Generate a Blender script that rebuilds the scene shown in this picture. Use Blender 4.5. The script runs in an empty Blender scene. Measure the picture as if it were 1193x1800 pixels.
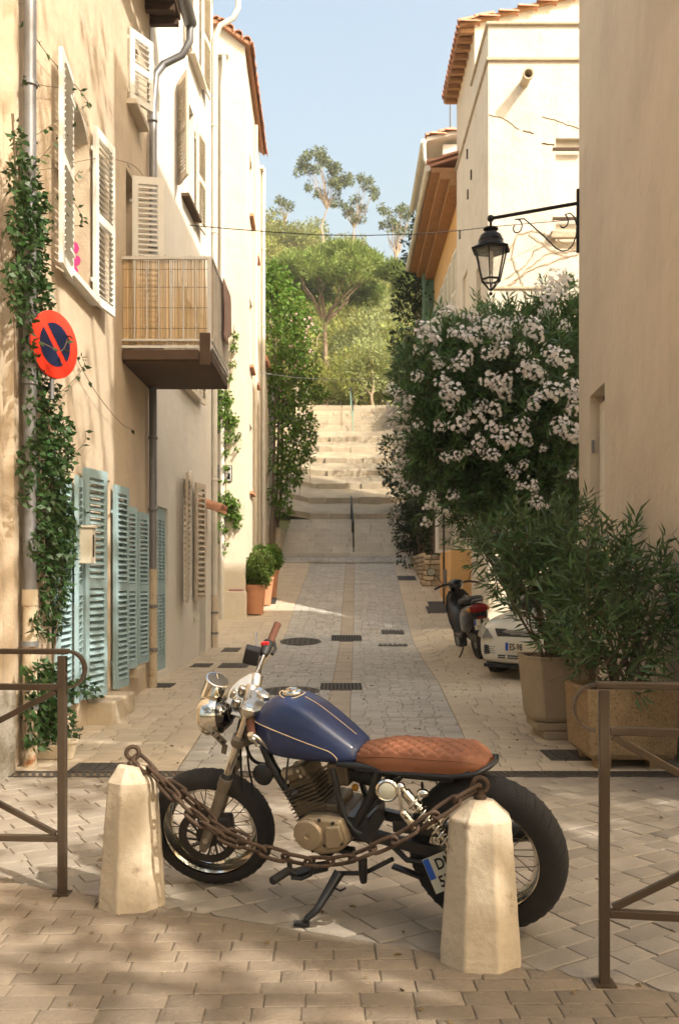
import bpy, math, random
import numpy as np
from mathutils import Vector, Matrix, Euler
R = math.radians
rng = random.Random(7)
nr = np.random.RandomState(11)
SC = bpy.context.scene
COL = SC.collection

# ------------------------------------------------------------ camera, sky, sun, exposure
F, U0, V0, CAMH = 1600.0, 596.5, 1020.0, 1.41      # focal length, principal column, horizon row (1193x1800 frame), eye height
cam_d = bpy.data.cameras.new('camera')
cam = bpy.data.objects.new('camera', cam_d)
COL.objects.link(cam)
cam.location = (0, 0, CAMH)
cam.rotation_euler = (R(90), 0, 0)
cam_d.sensor_fit = 'AUTO'
cam_d.sensor_width = 36
cam_d.lens = F / 1800 * 36
cam_d.shift_y = (V0 - 900) / 1800
cam_d.clip_start = 0.05
cam_d.clip_end = 1000
cam_d.dof.use_dof = True
cam_d.dof.focus_distance = 3.9
cam_d.dof.aperture_fstop = 7.0
SC.camera = cam

SUN = Vector((0.56, -0.48, 0.69)).normalized()     # towards the sun
w = bpy.data.worlds.new('World')
SC.world = w
w.use_nodes = True
nt = w.node_tree
nt.nodes.clear()
sky = nt.nodes.new('ShaderNodeTexSky')
sky.sky_type = 'NISHITA'
sky.sun_disc = False
sky.sun_elevation = math.asin(SUN.z)
sky.sun_rotation = math.atan2(SUN.x, SUN.y)
sky.dust_density = 10.0
sky.air_density = 2.0
sky.ozone_density = 0.5
bg = nt.nodes.new('ShaderNodeBackground')
bg.inputs['Strength'].default_value = 0.146
out = nt.nodes.new('ShaderNodeOutputWorld')
nt.links.new(sky.outputs[0], bg.inputs[0])
nt.links.new(bg.outputs[0], out.inputs[0])
sd = bpy.data.lights.new('sun', 'SUN')
sd.energy = 3.0
sd.angle = R(0.55)
sd.color = (1.0, 0.935, 0.83)
sun = bpy.data.objects.new('sun', sd)
COL.objects.link(sun)
sun.rotation_euler = SUN.to_track_quat('Z', 'Y').to_euler()
sun.location = SUN * 60
SC.view_settings.view_transform = 'Standard'
SC.view_settings.look = 'None'
SC.view_settings.exposure = 1.25
SC.view_settings.gamma = 1.0
SC.render.engine = 'CYCLES'
SC.cycles.max_bounces = 8
SC.cycles.diffuse_bounces = 4
SC.cycles.transparent_max_bounces = 8
SC.cycles.use_denoising = True

def P(u, v, y):
    """the point of the place seen at photo pixel (u, v), y metres down the street"""
    return Vector(((u - U0) / F * y, y, CAMH - (v - V0) / F * y))

# ------------------------------------------------------------ mesh helpers
def lerp(a, b, t):
    return a + (b - a) * t

def interp(pts, x):
    if x <= pts[0][0]:
        return pts[0][1]
    for (a, b), (c, d) in zip(pts, pts[1:]):
        if x <= c:
            return b + (d - b) * (x - a) / (c - a)
    return pts[-1][1]

class MB:
    def __init__(self):
        self.v = []
        self.f = []
    def add(self, vs, fs):
        o = len(self.v)
        self.v += [tuple(p) for p in vs]
        self.f += [tuple(i + o for i in q) for q in fs]
        return self
    def box(self, x0, x1, y0, y1, z0, z1, M=None):
        vs = [Vector(p) for p in ((x0, y0, z0), (x1, y0, z0), (x1, y1, z0), (x0, y1, z0), (x0, y0, z1), (x1, y0, z1), (x1, y1, z1), (x0, y1, z1))]
        if M is not None:
            vs = [M @ p for p in vs]
        return self.add(vs, [(0, 3, 2, 1), (4, 5, 6, 7), (0, 1, 5, 4), (1, 2, 6, 5), (2, 3, 7, 6), (3, 0, 4, 7)])
    def beam(self, a, b, wx, wz, up=(0, 0, 1)):
        a, b = Vector(a), Vector(b)
        d = (b - a)
        L = d.length
        d.normalize()
        s = d.cross(Vector(up))
        if s.length < 1e-4:
            s = d.cross(Vector((1, 0, 0)))
        s.normalize()
        t = s.cross(d)
        M = Matrix((( s.x, d.x, t.x, a.x), (s.y, d.y, t.y, a.y), (s.z, d.z, t.z, a.z), (0, 0, 0, 1)))
        return self.box(-wx / 2, wx / 2, 0, L, -wz / 2, wz / 2, M)
    def tube(self, pts, r, n=8, cap=True, closed=False):
        pts = [Vector(p) for p in pts]
        m = len(pts)
        rs = list(r) if isinstance(r, (list, tuple)) else [r] * m
        ref = None
        rings = []
        for i, p in enumerate(pts):
            if closed:
                d = pts[(i + 1) % m] - pts[i - 1]
            else:
                d = pts[min(i + 1, m - 1)] - pts[max(i - 1, 0)]
            d.normalize()
            if ref is None:
                ref = d.orthogonal().normalized()
            s = ref - d * ref.dot(d)
            if s.length < 1e-6:
                s = d.orthogonal()
            s.normalize()
            ref = s
            t = d.cross(s)
            rings.append([p + (s * math.cos(2 * math.pi * k / n) + t * math.sin(2 * math.pi * k / n)) * rs[i] for k in range(n)])
        vs = [q for ring in rings for q in ring]
        fs = []
        for i in range(m if closed else m - 1):
            j = (i + 1) % m
            for k in range(n):
                fs.append((i * n + k, i * n + (k + 1) % n, j * n + (k + 1) % n, j * n + k))
        if cap and not closed:
            fs.append(tuple(range(n - 1, -1, -1)))
            fs.append(tuple((m - 1) * n + k for k in range(n)))
        return self.add(vs, fs)
    def lathe(self, prof, n=24, M=None, cap=True):
        """profile of (radius, height) about the local z axis"""
        vs, fs = [], []
        for (r, z) in prof:
            for k in range(n):
                a = 2 * math.pi * k / n
                vs.append(Vector((r * math.cos(a), r * math.sin(a), z)))
        for i in range(len(prof) - 1):
            for k in range(n):
                fs.append((i * n + k, i * n + (k + 1) % n, (i + 1) * n + (k + 1) % n, (i + 1) * n + k))
        if cap:
            fs.append(tuple(range(n - 1, -1, -1)))
            fs.append(tuple((len(prof) - 1) * n + k for k in range(n)))
        if M is not None:
            vs = [M @ p for p in vs]
        return self.add(vs, fs)
    def prism(self, poly, d0, d1, M=None, inset=0.0):
        """outline in local (x, z) pushed from y=d0 to y=d1; inset narrows the d1 end"""
        n = len(poly)
        cx = sum(p[0] for p in poly) / n
        cz = sum(p[1] for p in poly) / n
        vs = [Vector((x, d0, z)) for x, z in poly]
        if inset:
            mid = d1 - (1 if d1 > d0 else -1) * inset
            vs += [Vector((x, mid, z)) for x, z in poly]
            for x, z in poly:
                l = math.hypot(x - cx, z - cz) or 1
                k = max(0, 1 - inset / l)
                vs.append(Vector((cx + (x - cx) * k, d1, cz + (z - cz) * k)))
            lv = 3
        else:
            vs += [Vector((x, d1, z)) for x, z in poly]
            lv = 2
        fs = [tuple(range(n))]
        for l in range(lv - 1):
            for k in range(n):
                fs.append((l * n + (k + 1) % n, l * n + k, (l + 1) * n + k, (l + 1) * n + (k + 1) % n))
        fs.append(tuple((lv - 1) * n + k for k in range(n - 1, -1, -1)))
        if M is not None:
            vs = [M @ p for p in vs]
        return self.add(vs, fs)
    def loft(self, rings, closed=True, cap=True):
        n = len(rings[0])
        vs = [q for ring in rings for q in ring]
        fs = []
        for i in range(len(rings) - 1):
            for k in range(n if closed else n - 1):
                fs.append((i * n + k, i * n + (k + 1) % n, (i + 1) * n + (k + 1) % n, (i + 1) * n + k))
        if cap and closed:
            fs.append(tuple(range(n - 1, -1, -1)))
            fs.append(tuple((len(rings) - 1) * n + k for k in range(n)))
        return self.add(vs, fs)
    def ball(self, c, r, n=10, sc=(1, 1, 1)):
        prof = [(max(1e-4, math.sin(math.pi * i / n)) * r, -math.cos(math.pi * i / n) * r) for i in range(n + 1)]
        M = Matrix.Translation(Vector(c)) @ Matrix.Diagonal((*sc, 1))
        return self.lathe(prof, max(8, n + 4), M, cap=False)
    def xf(self, M):
        self.v = [tuple(M @ Vector(p)) for p in self.v]
        return self
    def mesh(self, name, mat, off=(0, 0, 0), smooth=None):
        me = bpy.data.meshes.new(name)
        o = Vector(off)
        me.from_pydata([tuple(Vector(p) - o) for p in self.v], [], self.f)
        me.update()
        if mat:
            me.materials.append(mat)
        if smooth:
            for p in me.polygons:
                p.use_smooth = True
            me.set_sharp_from_angle(angle=R(smooth))
        return me
    def build(self, name, mat, parent=None, smooth=None, bevel=0, subsurf=0, local=False, kind=None, seg=2):
        off = (0, 0, 0) if (parent is None or local) else root_loc(parent)
        me = self.mesh(name, mat, off, smooth)
        o = bpy.data.objects.new(name, me)
        COL.objects.link(o)
        if parent:
            o.parent = parent
        if kind:
            o['kind'] = kind
        if bevel:
            m = o.modifiers.new('bevel', 'BEVEL')
            m.width = bevel
            m.segments = seg
            m.limit_method = 'ANGLE'
            m.angle_limit = R(40)
        if subsurf:
            m = o.modifiers.new('smooth', 'SUBSURF')
            m.levels = m.render_levels = subsurf
        return o

def root_loc(o):
    L = Vector((0, 0, 0))
    while o is not None:
        L += o.location
        o = o.parent
    return L

def thing(name, label, cat, loc=(0, 0, 0), group=None, rotz=0):
    o = bpy.data.objects.new(name, None)
    COL.objects.link(o)
    o.empty_display_size = 0.1
    o.location = loc
    o.rotation_euler = (0, 0, rotz)
    o['label'] = label
    o['category'] = cat
    if group:
        o['group'] = group
    return o

def tag(o, label, cat, group=None, kind=None):
    o['label'] = label
    if cat:
        o['category'] = cat
    if group:
        o['group'] = group
    if kind:
        o['kind'] = kind
    return o

def inst(name, me, parent, loc=(0, 0, 0), rot=(0, 0, 0), scale=(1, 1, 1)):
    o = bpy.data.objects.new(name, me)
    COL.objects.link(o)
    o.parent = parent
    o.location = loc
    o.rotation_euler = rot
    o.scale = scale
    return o

def copy_tree(root, **kw):
    c = root.copy()
    COL.objects.link(c)
    for ch in root.children:
        d = ch.copy()
        COL.objects.link(d)
        d.parent = c
        for g in ch.children:
            e = g.copy()
            COL.objects.link(e)
            e.parent = d
    for k, v in kw.items():
        if k in ('label', 'group'):
            c[k] = v
        else:
            setattr(c, k, v)
    return c

def np_mesh(name, V, Q, mat):
    """fast mesh from an (n,3) array and an (m,k) array of faces"""
    me = bpy.data.meshes.new(name)
    n, (m, k) = len(V), Q.shape
    me.vertices.add(n)
    me.vertices.foreach_set('co', V.astype(np.float32).ravel())
    me.loops.add(m * k)
    me.loops.foreach_set('vertex_index', Q.astype(np.int32).ravel())
    me.polygons.add(m)
    me.polygons.foreach_set('loop_start', np.arange(0, m * k, k, dtype=np.int32))
    me.update(calc_edges=True)
    me.validate()
    me.materials.append(mat)
    return me

def unit(a):
    return a / np.maximum(np.linalg.norm(a, axis=1, keepdims=True), 1e-9)

def leaf_arrays(C, D, L, W, rs=nr, curl=0.15):
    """one kite-shaped, slightly folded leaf at each point C, pointing along D"""
    n = len(C)
    D = unit(D)
    S = unit(np.cross(D, rs.normal(size=(n, 3))))
    N = np.cross(S, D)
    L = np.broadcast_to(np.asarray(L, float), (n,)).reshape(-1, 1)
    W = np.broadcast_to(np.asarray(W, float), (n,)).reshape(-1, 1)
    V = np.stack([C, C + D * L * .45 + S * W * .5 + N * W * .2, C + D * L - N * L * curl, C + D * L * .45 - S * W * .5 + N * W * .2], 1)
    Q = np.arange(4 * n).reshape(n, 4)
    return V.reshape(-1, 3), Q

def leaves(name, C, D, L, W, mat, parent=None, off=None, kind='stuff', rs=nr, curl=0.15):
    V, Q = leaf_arrays(np.asarray(C, float), np.asarray(D, float), L, W, rs, curl)
    if off is None and parent is not None:
        off = root_loc(parent)
    if off is not None:
        V = V - np.array(tuple(off))
    o = bpy.data.objects.new(name, np_mesh(name, V, Q, mat))
    COL.objects.link(o)
    if parent:
        o.parent = parent
    if kind:
        o['kind'] = kind
    return o

# ------------------------------------------------------------ materials
def mat(name, col, rough=0.8, metal=0.0, var=0.12, scale=3.0, bump=0.0, bscale=40.0, island=0.0, objr=0.0, streak=0.0,
        spots=None, spec=0.3, stretch=(1, 1, 1), transl=0.0, coat=0.0, hue=0.0, col2=None, c2scale=1.5, c2lo=.45, c2hi=.65, lump=0, local=False):
    m = bpy.data.materials.new(name)
    m.use_nodes = True
    nt = m.node_tree
    N, L = nt.nodes, nt.links
    b = N['Principled BSDF']
    b.inputs['Roughness'].default_value = rough
    b.inputs['Metallic'].default_value = metal
    b.inputs['Specular IOR Level'].default_value = spec
    if coat:
        b.inputs['Coat Weight'].default_value = coat
        b.inputs['Coat Roughness'].default_value = 0.08
    geo = N.new('ShaderNodeNewGeometry')
    tc = N.new('ShaderNodeTexCoord')
    mp = N.new('ShaderNodeMapping')
    mp.inputs['Scale'].default_value = stretch
    L.new(tc.outputs['Object'] if local else geo.outputs['Position'], mp.inputs['Vector'])
    def noise(s, det=5, vec=None, ro=.6):
        n = N.new('ShaderNodeTexNoise')
        n.inputs['Scale'].default_value = s
        n.inputs['Detail'].default_value = det
        n.inputs['Roughness'].default_value = ro
        L.new(vec or mp.outputs[0], n.inputs['Vector'])
        return n
    def mathn(op, a, bb):
        n = N.new('ShaderNodeMath')
        n.operation = op
        for i, x in enumerate((a, bb)):
            if isinstance(x, (int, float)):
                n.inputs[i].default_value = x
            else:
                L.new(x, n.inputs[i])
        return n.outputs[0]
    rgb = N.new('ShaderNodeRGB')
    rgb.outputs[0].default_value = (*col, 1)
    c = rgb.outputs[0]
    if col2:
        n = noise(c2scale, 6)
        rp = N.new('ShaderNodeMapRange')
        rp.inputs['From Min'].default_value = c2lo
        rp.inputs['From Max'].default_value = c2hi
        L.new(n.outputs['Fac'], rp.inputs['Value'])
        mx = N.new('ShaderNodeMix')
        mx.data_type = 'RGBA'
        L.new(rp.outputs[0], mx.inputs[0])
        L.new(c, mx.inputs[6])
        mx.inputs[7].default_value = (*col2, 1)
        c = mx.outputs[2]
    val = None
    if var:
        n = noise(scale)
        n2 = noise(scale * 7.3)
        a = mathn('MULTIPLY_ADD', n.outputs['Fac'], 2 * var * 1.6)
        N[-1].inputs[2].default_value = 1 - var * 1.6
        bb = mathn('MULTIPLY_ADD', n2.outputs['Fac'], var)
        N[-1].inputs[2].default_value = 1 - var * .5
        val = mathn('MULTIPLY', a, bb)
    if streak:
        sp = N.new('ShaderNodeMapping')
        sp.inputs['Scale'].default_value = (7, 7, .35)
        L.new(geo.outputs['Position'], sp.inputs['Vector'])
        n = noise(1.0, 4, sp.outputs[0])
        a = mathn('MULTIPLY_ADD', n.outputs['Fac'], 2 * streak)
        N[-1].inputs[2].default_value = 1 - streak
        val = mathn('MULTIPLY', val, a) if val is not None else a
    if island:
        a = mathn('MULTIPLY_ADD', geo.outputs['Random Per Island'], 2 * island)
        N[-1].inputs[2].default_value = 1 - island
        val = mathn('MULTIPLY', val, a) if val is not None else a
    if objr:
        oi = N.new('ShaderNodeObjectInfo')
        a = mathn('MULTIPLY_ADD', oi.outputs['Random'], 2 * objr)
        N[-1].inputs[2].default_value = 1 - objr
        val = mathn('MULTIPLY', val, a) if val is not None else a
    if val is not None:
        vm = N.new('ShaderNodeVectorMath')
        vm.operation = 'SCALE'
        L.new(c, vm.inputs[0])
        L.new(val, vm.inputs['Scale'])
        c = vm.outputs[0]
    if hue:
        hs = N.new('ShaderNodeHueSaturation')
        src = geo.outputs['Random Per Island'] if island else N.new('ShaderNodeObjectInfo').outputs['Random']
        a = mathn('MULTIPLY_ADD', src, hue)
        N[-1].inputs[2].default_value = .5 - hue / 2
        L.new(a, hs.inputs['Hue'])
        L.new(c, hs.inputs['Color'])
        c = hs.outputs[0]
    if spots:
        s_col, s_scale, lo, hi = spots
        n = noise(s_scale, 8, geo.outputs['Position'], .7)
        rp = N.new('ShaderNodeMapRange')
        rp.inputs['From Min'].default_value = lo
        rp.inputs['From Max'].default_value = hi
        L.new(n.outputs['Fac'], rp.inputs['Value'])
        mx = N.new('ShaderNodeMix')
        mx.data_type = 'RGBA'
        L.new(rp.outputs[0], mx.inputs[0])
        L.new(c, mx.inputs[6])
        mx.inputs[7].default_value = (*s_col, 1)
        c = mx.outputs[2]
    L.new(c, b.inputs['Base Color'])
    if bump:
        n = noise(bscale, 6)
        bp = N.new('ShaderNodeBump')
        bp.inputs['Strength'].default_value = min(1, bump)
        bp.inputs['Distance'].default_value = 0.02
        L.new(n.outputs['Fac'], bp.inputs['Height'])
        L.new(bp.outputs[0], b.inputs['Normal'])
    if lump:
        n = noise(2.6, 4, geo.outputs['Position'])
        b2 = N.new('ShaderNodeBump')
        b2.inputs['Strength'].default_value = lump
        b2.inputs['Distance'].default_value = 0.06
        L.new(n.outputs['Fac'], b2.inputs['Height'])
        if bump:
            L.new(b2.outputs[0], bp.inputs['Normal'])
        else:
            L.new(b2.outputs[0], b.inputs['Normal'])
    if rough > .15 and metal > .5:
        n = noise(14)
        a = mathn('MULTIPLY_ADD', n.outputs['Fac'], .25)
        N[-1].inputs[2].default_value = rough - .12
        L.new(a, b.inputs['Roughness'])
    if transl:
        tr = N.new('ShaderNodeBsdfTranslucent')
        L.new(c, tr.inputs['Color'])
        ms = N.new('ShaderNodeMixShader')
        ms.inputs[0].default_value = transl
        L.new(b.outputs[0], ms.inputs[1])
        L.new(tr.outputs[0], ms.inputs[2])
        L.new(ms.outputs[0], N['Material Output'].inputs['Surface'])
    return m

def glass_mat(name, col=(.8, .85, .85), alpha=.25):
    m = bpy.data.materials.new(name)
    m.use_nodes = True
    nt = m.node_tree
    b = nt.nodes['Principled BSDF']
    b.inputs['Base Color'].default_value = (*col, 1)
    b.inputs['Roughness'].default_value = .05
    b.inputs['Alpha'].default_value = alpha
    return m

MT = dict(
    ochre=mat('ochre_plaster', (.53, .43, .315), .9, var=.12, scale=.9, bump=.3, bscale=60, streak=.10, col2=(.43, .34, .25), c2scale=.7, c2lo=.5, c2hi=.75, lump=.5, spots=((.40, .33, .26), 3.5, .60, .74)),
    white=mat('white_plaster', (.66, .62, .555), .9, var=.07, scale=.8, bump=.3, bscale=70, streak=.05, lump=.4),
    cream=mat('cream_plaster', (.68, .60, .475), .9, var=.08, scale=.6, bump=.3, bscale=60, streak=.06, lump=.4),
    sand=mat('sand_plaster', (.60, .515, .40), .9, var=.07, scale=.8, bump=.4, bscale=90, streak=.05, col2=(.50, .42, .325), c2scale=.75, c2lo=.48, c2hi=.8, lump=.6, spots=((.47, .39, .30), 2.2, .60, .78)),
    old=mat('weathered_plaster', (.66, .60, .50), .92, var=.10, scale=.7, bump=.4, bscale=40, streak=.10, col2=(.50, .44, .35), c2scale=.7, c2lo=.5, c2hi=.75, lump=.5, spots=((.48, .43, .35), 2.5, .58, .72)),
    orange=mat('orange_plaster', (.66, .40, .17), .9, var=.1, scale=.8, bump=.3, streak=.07),
    stone=mat('pale_stone', (.50, .42, .31), .85, var=.18, scale=6, bump=.5, bscale=90, col2=(.38, .29, .19), c2scale=5, c2lo=.55, c2hi=.75),
    trim=mat('window_trim', (.62, .55, .45), .85, var=.08),
    shut_white=mat('white_shutter_paint', (.70, .68, .62), .55, var=.06, scale=5, spots=((.45, .33, .22), 9, .66, .72)),
    shut_cream=mat('cream_shutter_paint', (.66, .60, .49), .6, var=.07, scale=5),
    shut_taupe=mat('taupe_shutter_paint', (.49, .42, .33), .6, var=.07, scale=5),
    shut_blue=mat('blue_shutter_paint', (.29, .405, .43), .55, var=.10, scale=5, streak=.08, objr=.07, spots=((.44, .42, .37), 11, .63, .70)),
    shut_green=mat('green_shutter_paint', (.19, .33, .25), .5, var=.07, scale=5),
    zinc=mat('grey_zinc', (.20, .20, .205), .45, .4, var=.12, scale=8),
    zinc_w=mat('painted_zinc', (.60, .57, .50), .5, .0, var=.1, scale=6),
    pipe_rust=mat('rusting_cream_pipe', (.46, .38, .27), .7, var=.12, scale=6, spots=((.28, .12, .05), 7, .56, .66)),
    tile=mat('terracotta_tile', (.50, .25, .15), .85, var=.18, scale=5, objr=.2, bump=.4, bscale=60),
    soffit=mat('eave_brick', (.36, .19, .085), .9, var=.2, scale=8, bump=.3),
    darkwood=mat('dark_wood', (.085, .052, .032), .8, var=.2, scale=8),
    dark=mat('hollow_shade', (.03, .028, .025), .9, var=0),  # near-black that stands in for shade in rooms, slots and hollows
    pane=mat('window_glass', (.05, .06, .065), .06, var=0, spec=.6),
    iron=mat('bronze_painted_steel', (.085, .060, .040), .36, .45, var=.1, scale=12, bump=.08, bscale=90),
    black_iron=mat('black_iron', (.022, .02, .019), .5, .5, var=.15, scale=12),
    rust=mat('rusty_iron', (.095, .062, .042), .75, .55, var=.3, scale=30, bump=.5, bscale=150),
    terracotta=mat('terracotta_pot', (.55, .26, .14), .8, var=.1, scale=6),
    soil=mat('soil', (.06, .045, .03), .95, var=.3, scale=20),
    grate=mat('cast_iron', (.085, .075, .066), .6, .4, var=.2, scale=25, bump=.4, bscale=80),
    ground=mat('joint_sand', (.23, .18, .125), .95, var=.22, scale=3, bump=.5, bscale=50),
    dirt=mat('dirt', (.30, .245, .165), .95, var=.28, scale=1.2, bump=.8, bscale=12, col2=(.23, .19, .13), c2scale=1.3),
    earth=mat('hill_earth', (.17, .15, .06), .95, var=.3, scale=.3, bump=.5, bscale=3),
    sett=mat('grey_sett', (.395, .37, .325), .78, var=.14, scale=2.2, bump=.35, bscale=70, island=.12, objr=.13, col2=(.33, .30, .255), c2scale=1.1, c2lo=.48, c2hi=.7),
    stepstone=mat('worn_step_stone', (.33, .28, .205), .9, var=.22, scale=3, bump=.5, bscale=30, objr=.15),
    bark_pine=mat('pine_bark', (.25, .18, .125), .95, var=.3, scale=5, bump=.7, bscale=30),
    gutter=mat('gutter_brick', (.385, .325, .25), .8, var=.15, scale=3, bump=.3, bscale=60, island=.08),
    sett_near=mat('shaded_worn_sett', (.285, .245, .195), .72, var=.18, scale=2.2, bump=.35, bscale=70, island=.1, objr=.16, col2=(.21, .18, .145), c2scale=1.1, c2lo=.48, c2hi=.7),  # darker copy of the street sett, foreground shade put into its colour
    leaf_plane=mat('plane_tree_leaf', (.07, .11, .025), .5, var=0, island=.3, transl=.12),
    sett_far=mat('grey_sett_uphill', (.405, .38, .335), .8, var=.12, scale=1.5, bump=.3, bscale=60, island=.11),
    paver=mat('warm_paver', (.205, .162, .116), .75, var=.26, scale=2.4, bump=.4, bscale=60, objr=.14, col2=(.25, .19, .13), c2scale=1.6, c2lo=.5, c2hi=.75),
    slab=mat('beige_slab', (.47, .395, .295), .82, var=.12, scale=1.6, bump=.3, bscale=60, island=.07, objr=.07),
    stairstone=mat('stair_limestone', (.54, .505, .44), .85, var=.14, scale=3, bump=.4, bscale=40, objr=.08),
    rubble=mat('rubble_stone', (.42, .33, .22), .9, var=.2, scale=6, bump=.5, bscale=50, objr=.2),
    bark=mat('bark', (.16, .115, .08), .95, var=.3, scale=8, bump=.8, bscale=30),
    bark_pale=mat('pale_bark', (.40, .31, .22), .9, var=.25, scale=4, bump=.6, bscale=30),
    leaf_ivy=mat('ivy_leaf', (.035, .075, .018), .45, var=0, island=.4, transl=.25, spec=.4, hue=.05),
    leaf_ole=mat('oleander_leaf', (.075, .14, .04), .42, var=0, island=.4, transl=.22, spec=.45, hue=.05),
    leaf_pot=mat('potted_oleander_leaf', (.07, .118, .038), .45, var=0, island=.4, transl=.22, spec=.45, hue=.05),
    leaf_vine=mat('vine_leaf', (.125, .215, .03), .5, var=0, island=.35, transl=.35, hue=.05),
    leaf_box=mat('round_bush_leaf', (.10, .14, .025), .45, var=0, island=.35, transl=.3, hue=.05),
    leaf_dark=mat('dark_evergreen_leaf', (.035, .05, .02), .6, var=0, island=.35, transl=.15),
    leaf_hill=mat('hill_leaf', (.29, .30, .075), .6, var=0, island=.35, objr=.15, transl=.42, hue=.06),
    leaf_pine=mat('pine_needle', (.21, .27, .065), .6, var=0, island=.35, transl=.35, hue=.04),
    leaf_euc=mat('eucalyptus_leaf', (.14, .165, .06), .55, var=0, island=.4, transl=.3, hue=.05),
    leaf_olive=mat('silvery_leaf', (.29, .32, .13), .6, var=0, island=.3, objr=.1, transl=.4, hue=.04),
    petal=mat('white_petal', (.88, .83, .78), .6, var=0, island=.06, transl=.2),
    pink=mat('pink_petal', (.75, .48, .46), .6, var=0, island=.12, transl=.3),
    reed=mat('reed', (.55, .39, .21), .75, var=.1, scale=8, island=.35),
    metal_rail=mat('pale_painted_rail', (.62, .59, .54), .5, .1, var=.1),
)
# ------------------------------------------------------------ terrain
PROF = [(-40, 0), (5, 0), (8, .01), (11, .05), (14, .12), (16.5, .22), (18, .40), (20.3, .90), (25.6, 1.89), (26.4, 2.05)]
HILL = [(26.4, 1.8), (29, 3.3), (40, 7.7), (43.2, 9.3), (50, 10.8), (65, 14.0), (85, 24.5), (112, 40), (125, 44), (170, 45)]
def sstep(a, b, x):
    t = min(1, max(0, (x - a) / (b - a)))
    return t * t * (3 - 2 * t)
def gz(x, y):
    z = interp(PROF, y)
    if y > 9:
        z += .20 * sstep(1.3, 2.2, x) * sstep(12.3, 14.5, y) * (1 - sstep(16, 20, y))
    return z
def tz(x, y):
    if y <= 26.4:
        return gz(x, y) - (.0075 if y < 6.6 else .013)
    z = interp(HILL, y)
    if y > 55:
        z -= (x > 0) * min(1, x / 14) * 12 * sstep(60, 110, y)
        z += (x < -2) * min(1, (-x - 2) / 14) * 4 * sstep(60, 110, y)
    return z
ys = [-25, -12, -4, 0] + [i * .5 for i in range(2, 53)] + [26.4, 26.41, 29, 32, 36, 40, 43.2, 46, 50, 55, 60, 65, 70, 76, 85, 92, 100, 106, 112, 118, 125, 140, 300]
xs = [-200, -60, -30, -18, -10, -6, -4, -3, -2.2, -1.6, -1, -.5, 0, .5, 1, 1.3, 1.6, 1.9, 2.2, 2.6, 3.2, 4, 6, 10, 14, 20, 30, 60, 200]
mb = MB()
n = len(xs)
mb.add([(x, y, tz(x, min(y, 169)) - (0 if abs(x) < 4 and y < 26.4 else .02)) for y in ys for x in xs],
       [(j * n + i, j * n + i + 1, (j + 1) * n + i + 1, (j + 1) * n + i) for j in range(len(ys) - 1) for i in range(n - 1) if ys[j] < 26.4])
g = mb.build('ground', MT['ground'], smooth=60)
g['kind'] = 'structure'
mb2 = MB()
mb2.v = list(mb.v)
mb2.f = [(j * n + i, j * n + i + 1, (j + 1) * n + i + 1, (j + 1) * n + i) for j in range(len(ys) - 1) for i in range(n - 1) if ys[j] >= 26.4]
g = mb2.build('hill', MT['earth'], smooth=60)
g['kind'] = 'structure'

# ------------------------------------------------------------ paving, stone by stone
def clip(poly, a, b, c):
    """keep the side a*x + b*y <= c"""
    outp = []
    for i in range(len(poly)):
        p, q = poly[i], poly[(i + 1) % len(poly)]
        dp, dq = a * p[0] + b * p[1] - c, a * q[0] + b * q[1] - c
        if dp <= 0:
            outp.append(p)
        if dp * dq < 0:
            t = dp / (dp - dq)
            outp.append((p[0] + t * (q[0] - p[0]), p[1] + t * (q[1] - p[1])))
    return outp
def area(poly):
    return abs(sum(poly[i][0] * poly[(i + 1) % len(poly)][1] - poly[(i + 1) % len(poly)][0] * poly[i][1] for i in range(len(poly)))) / 2
def stone_geo(poly, hfun, gap=.008, ch=.010, th=.05, dz=0.0, tilt=(0, 0)):
    """a stone on an outline: sunk joint all round, rounded shoulder, slightly tilted top"""
    n = len(poly)
    cx = sum(p[0] for p in poly) / n
    cy = sum(p[1] for p in poly) / n
    def inset(d):
        r = []
        for x, y in poly:
            l = math.hypot(x - cx, y - cy)
            k = max(.2, 1 - d * 1.3 / l)
            r.append((cx + (x - cx) * k, cy + (y - cy) * k))
        return r
    r0 = inset(gap * .5)
    r1 = inset(gap * .5 + ch)
    vs = [(x, y, hfun(x, y) - th) for x, y in r0]
    vs += [(x, y, hfun(x, y) + dz - ch * .5 + (x - cx) * tilt[0] + (y - cy) * tilt[1]) for x, y in r0]
    vs += [(x, y, hfun(x, y) + dz + (x - cx) * tilt[0] + (y - cy) * tilt[1]) for x, y in r1]
    fs = []
    for l in range(2):
        for k in range(n):
            fs.append((l * n + k, l * n + (k + 1) % n, (l + 1) * n + (k + 1) % n, (l + 1) * n + k))
    fs.append(tuple(2 * n + k for k in range(n)))
    return vs, fs, (cx, cy)
def lay(polys, hfun, struct_name, piece, material, limit, gap=.008, ch=.01, rough=.003, far_mat=None, sub=None):
    polys = [p for p in polys if len(p) > 2 and area(p) > .0022]
    polys.sort(key=lambda p: sum(q[1] for q in p) / len(p))
    host = None
    mbx = MB()
    first = True
    for i, p in enumerate(polys):
        if sum(p[k][0] * p[(k + 1) % len(p)][1] - p[(k + 1) % len(p)][0] * p[k][1] for k in range(len(p))) < 0:
            p = p[::-1]
        vs, fs, _ = stone_geo(p, hfun, gap, ch, dz=rng.uniform(-rough, rough), tilt=(rng.uniform(-rough, rough) * 4, rng.uniform(-rough, rough) * 4))
        if first:
            host = MB().add(vs, fs).build(struct_name, material, smooth=30)
            host['kind'] = 'structure'
            first = False
        elif i < limit:
            MB().add(vs, fs).build(piece, material, host, smooth=30)
        else:
            mbx.add(vs, fs)
    if mbx.v:
        mbx.build(piece + 's', far_mat or material, host, kind='stuff')
    return host
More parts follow.
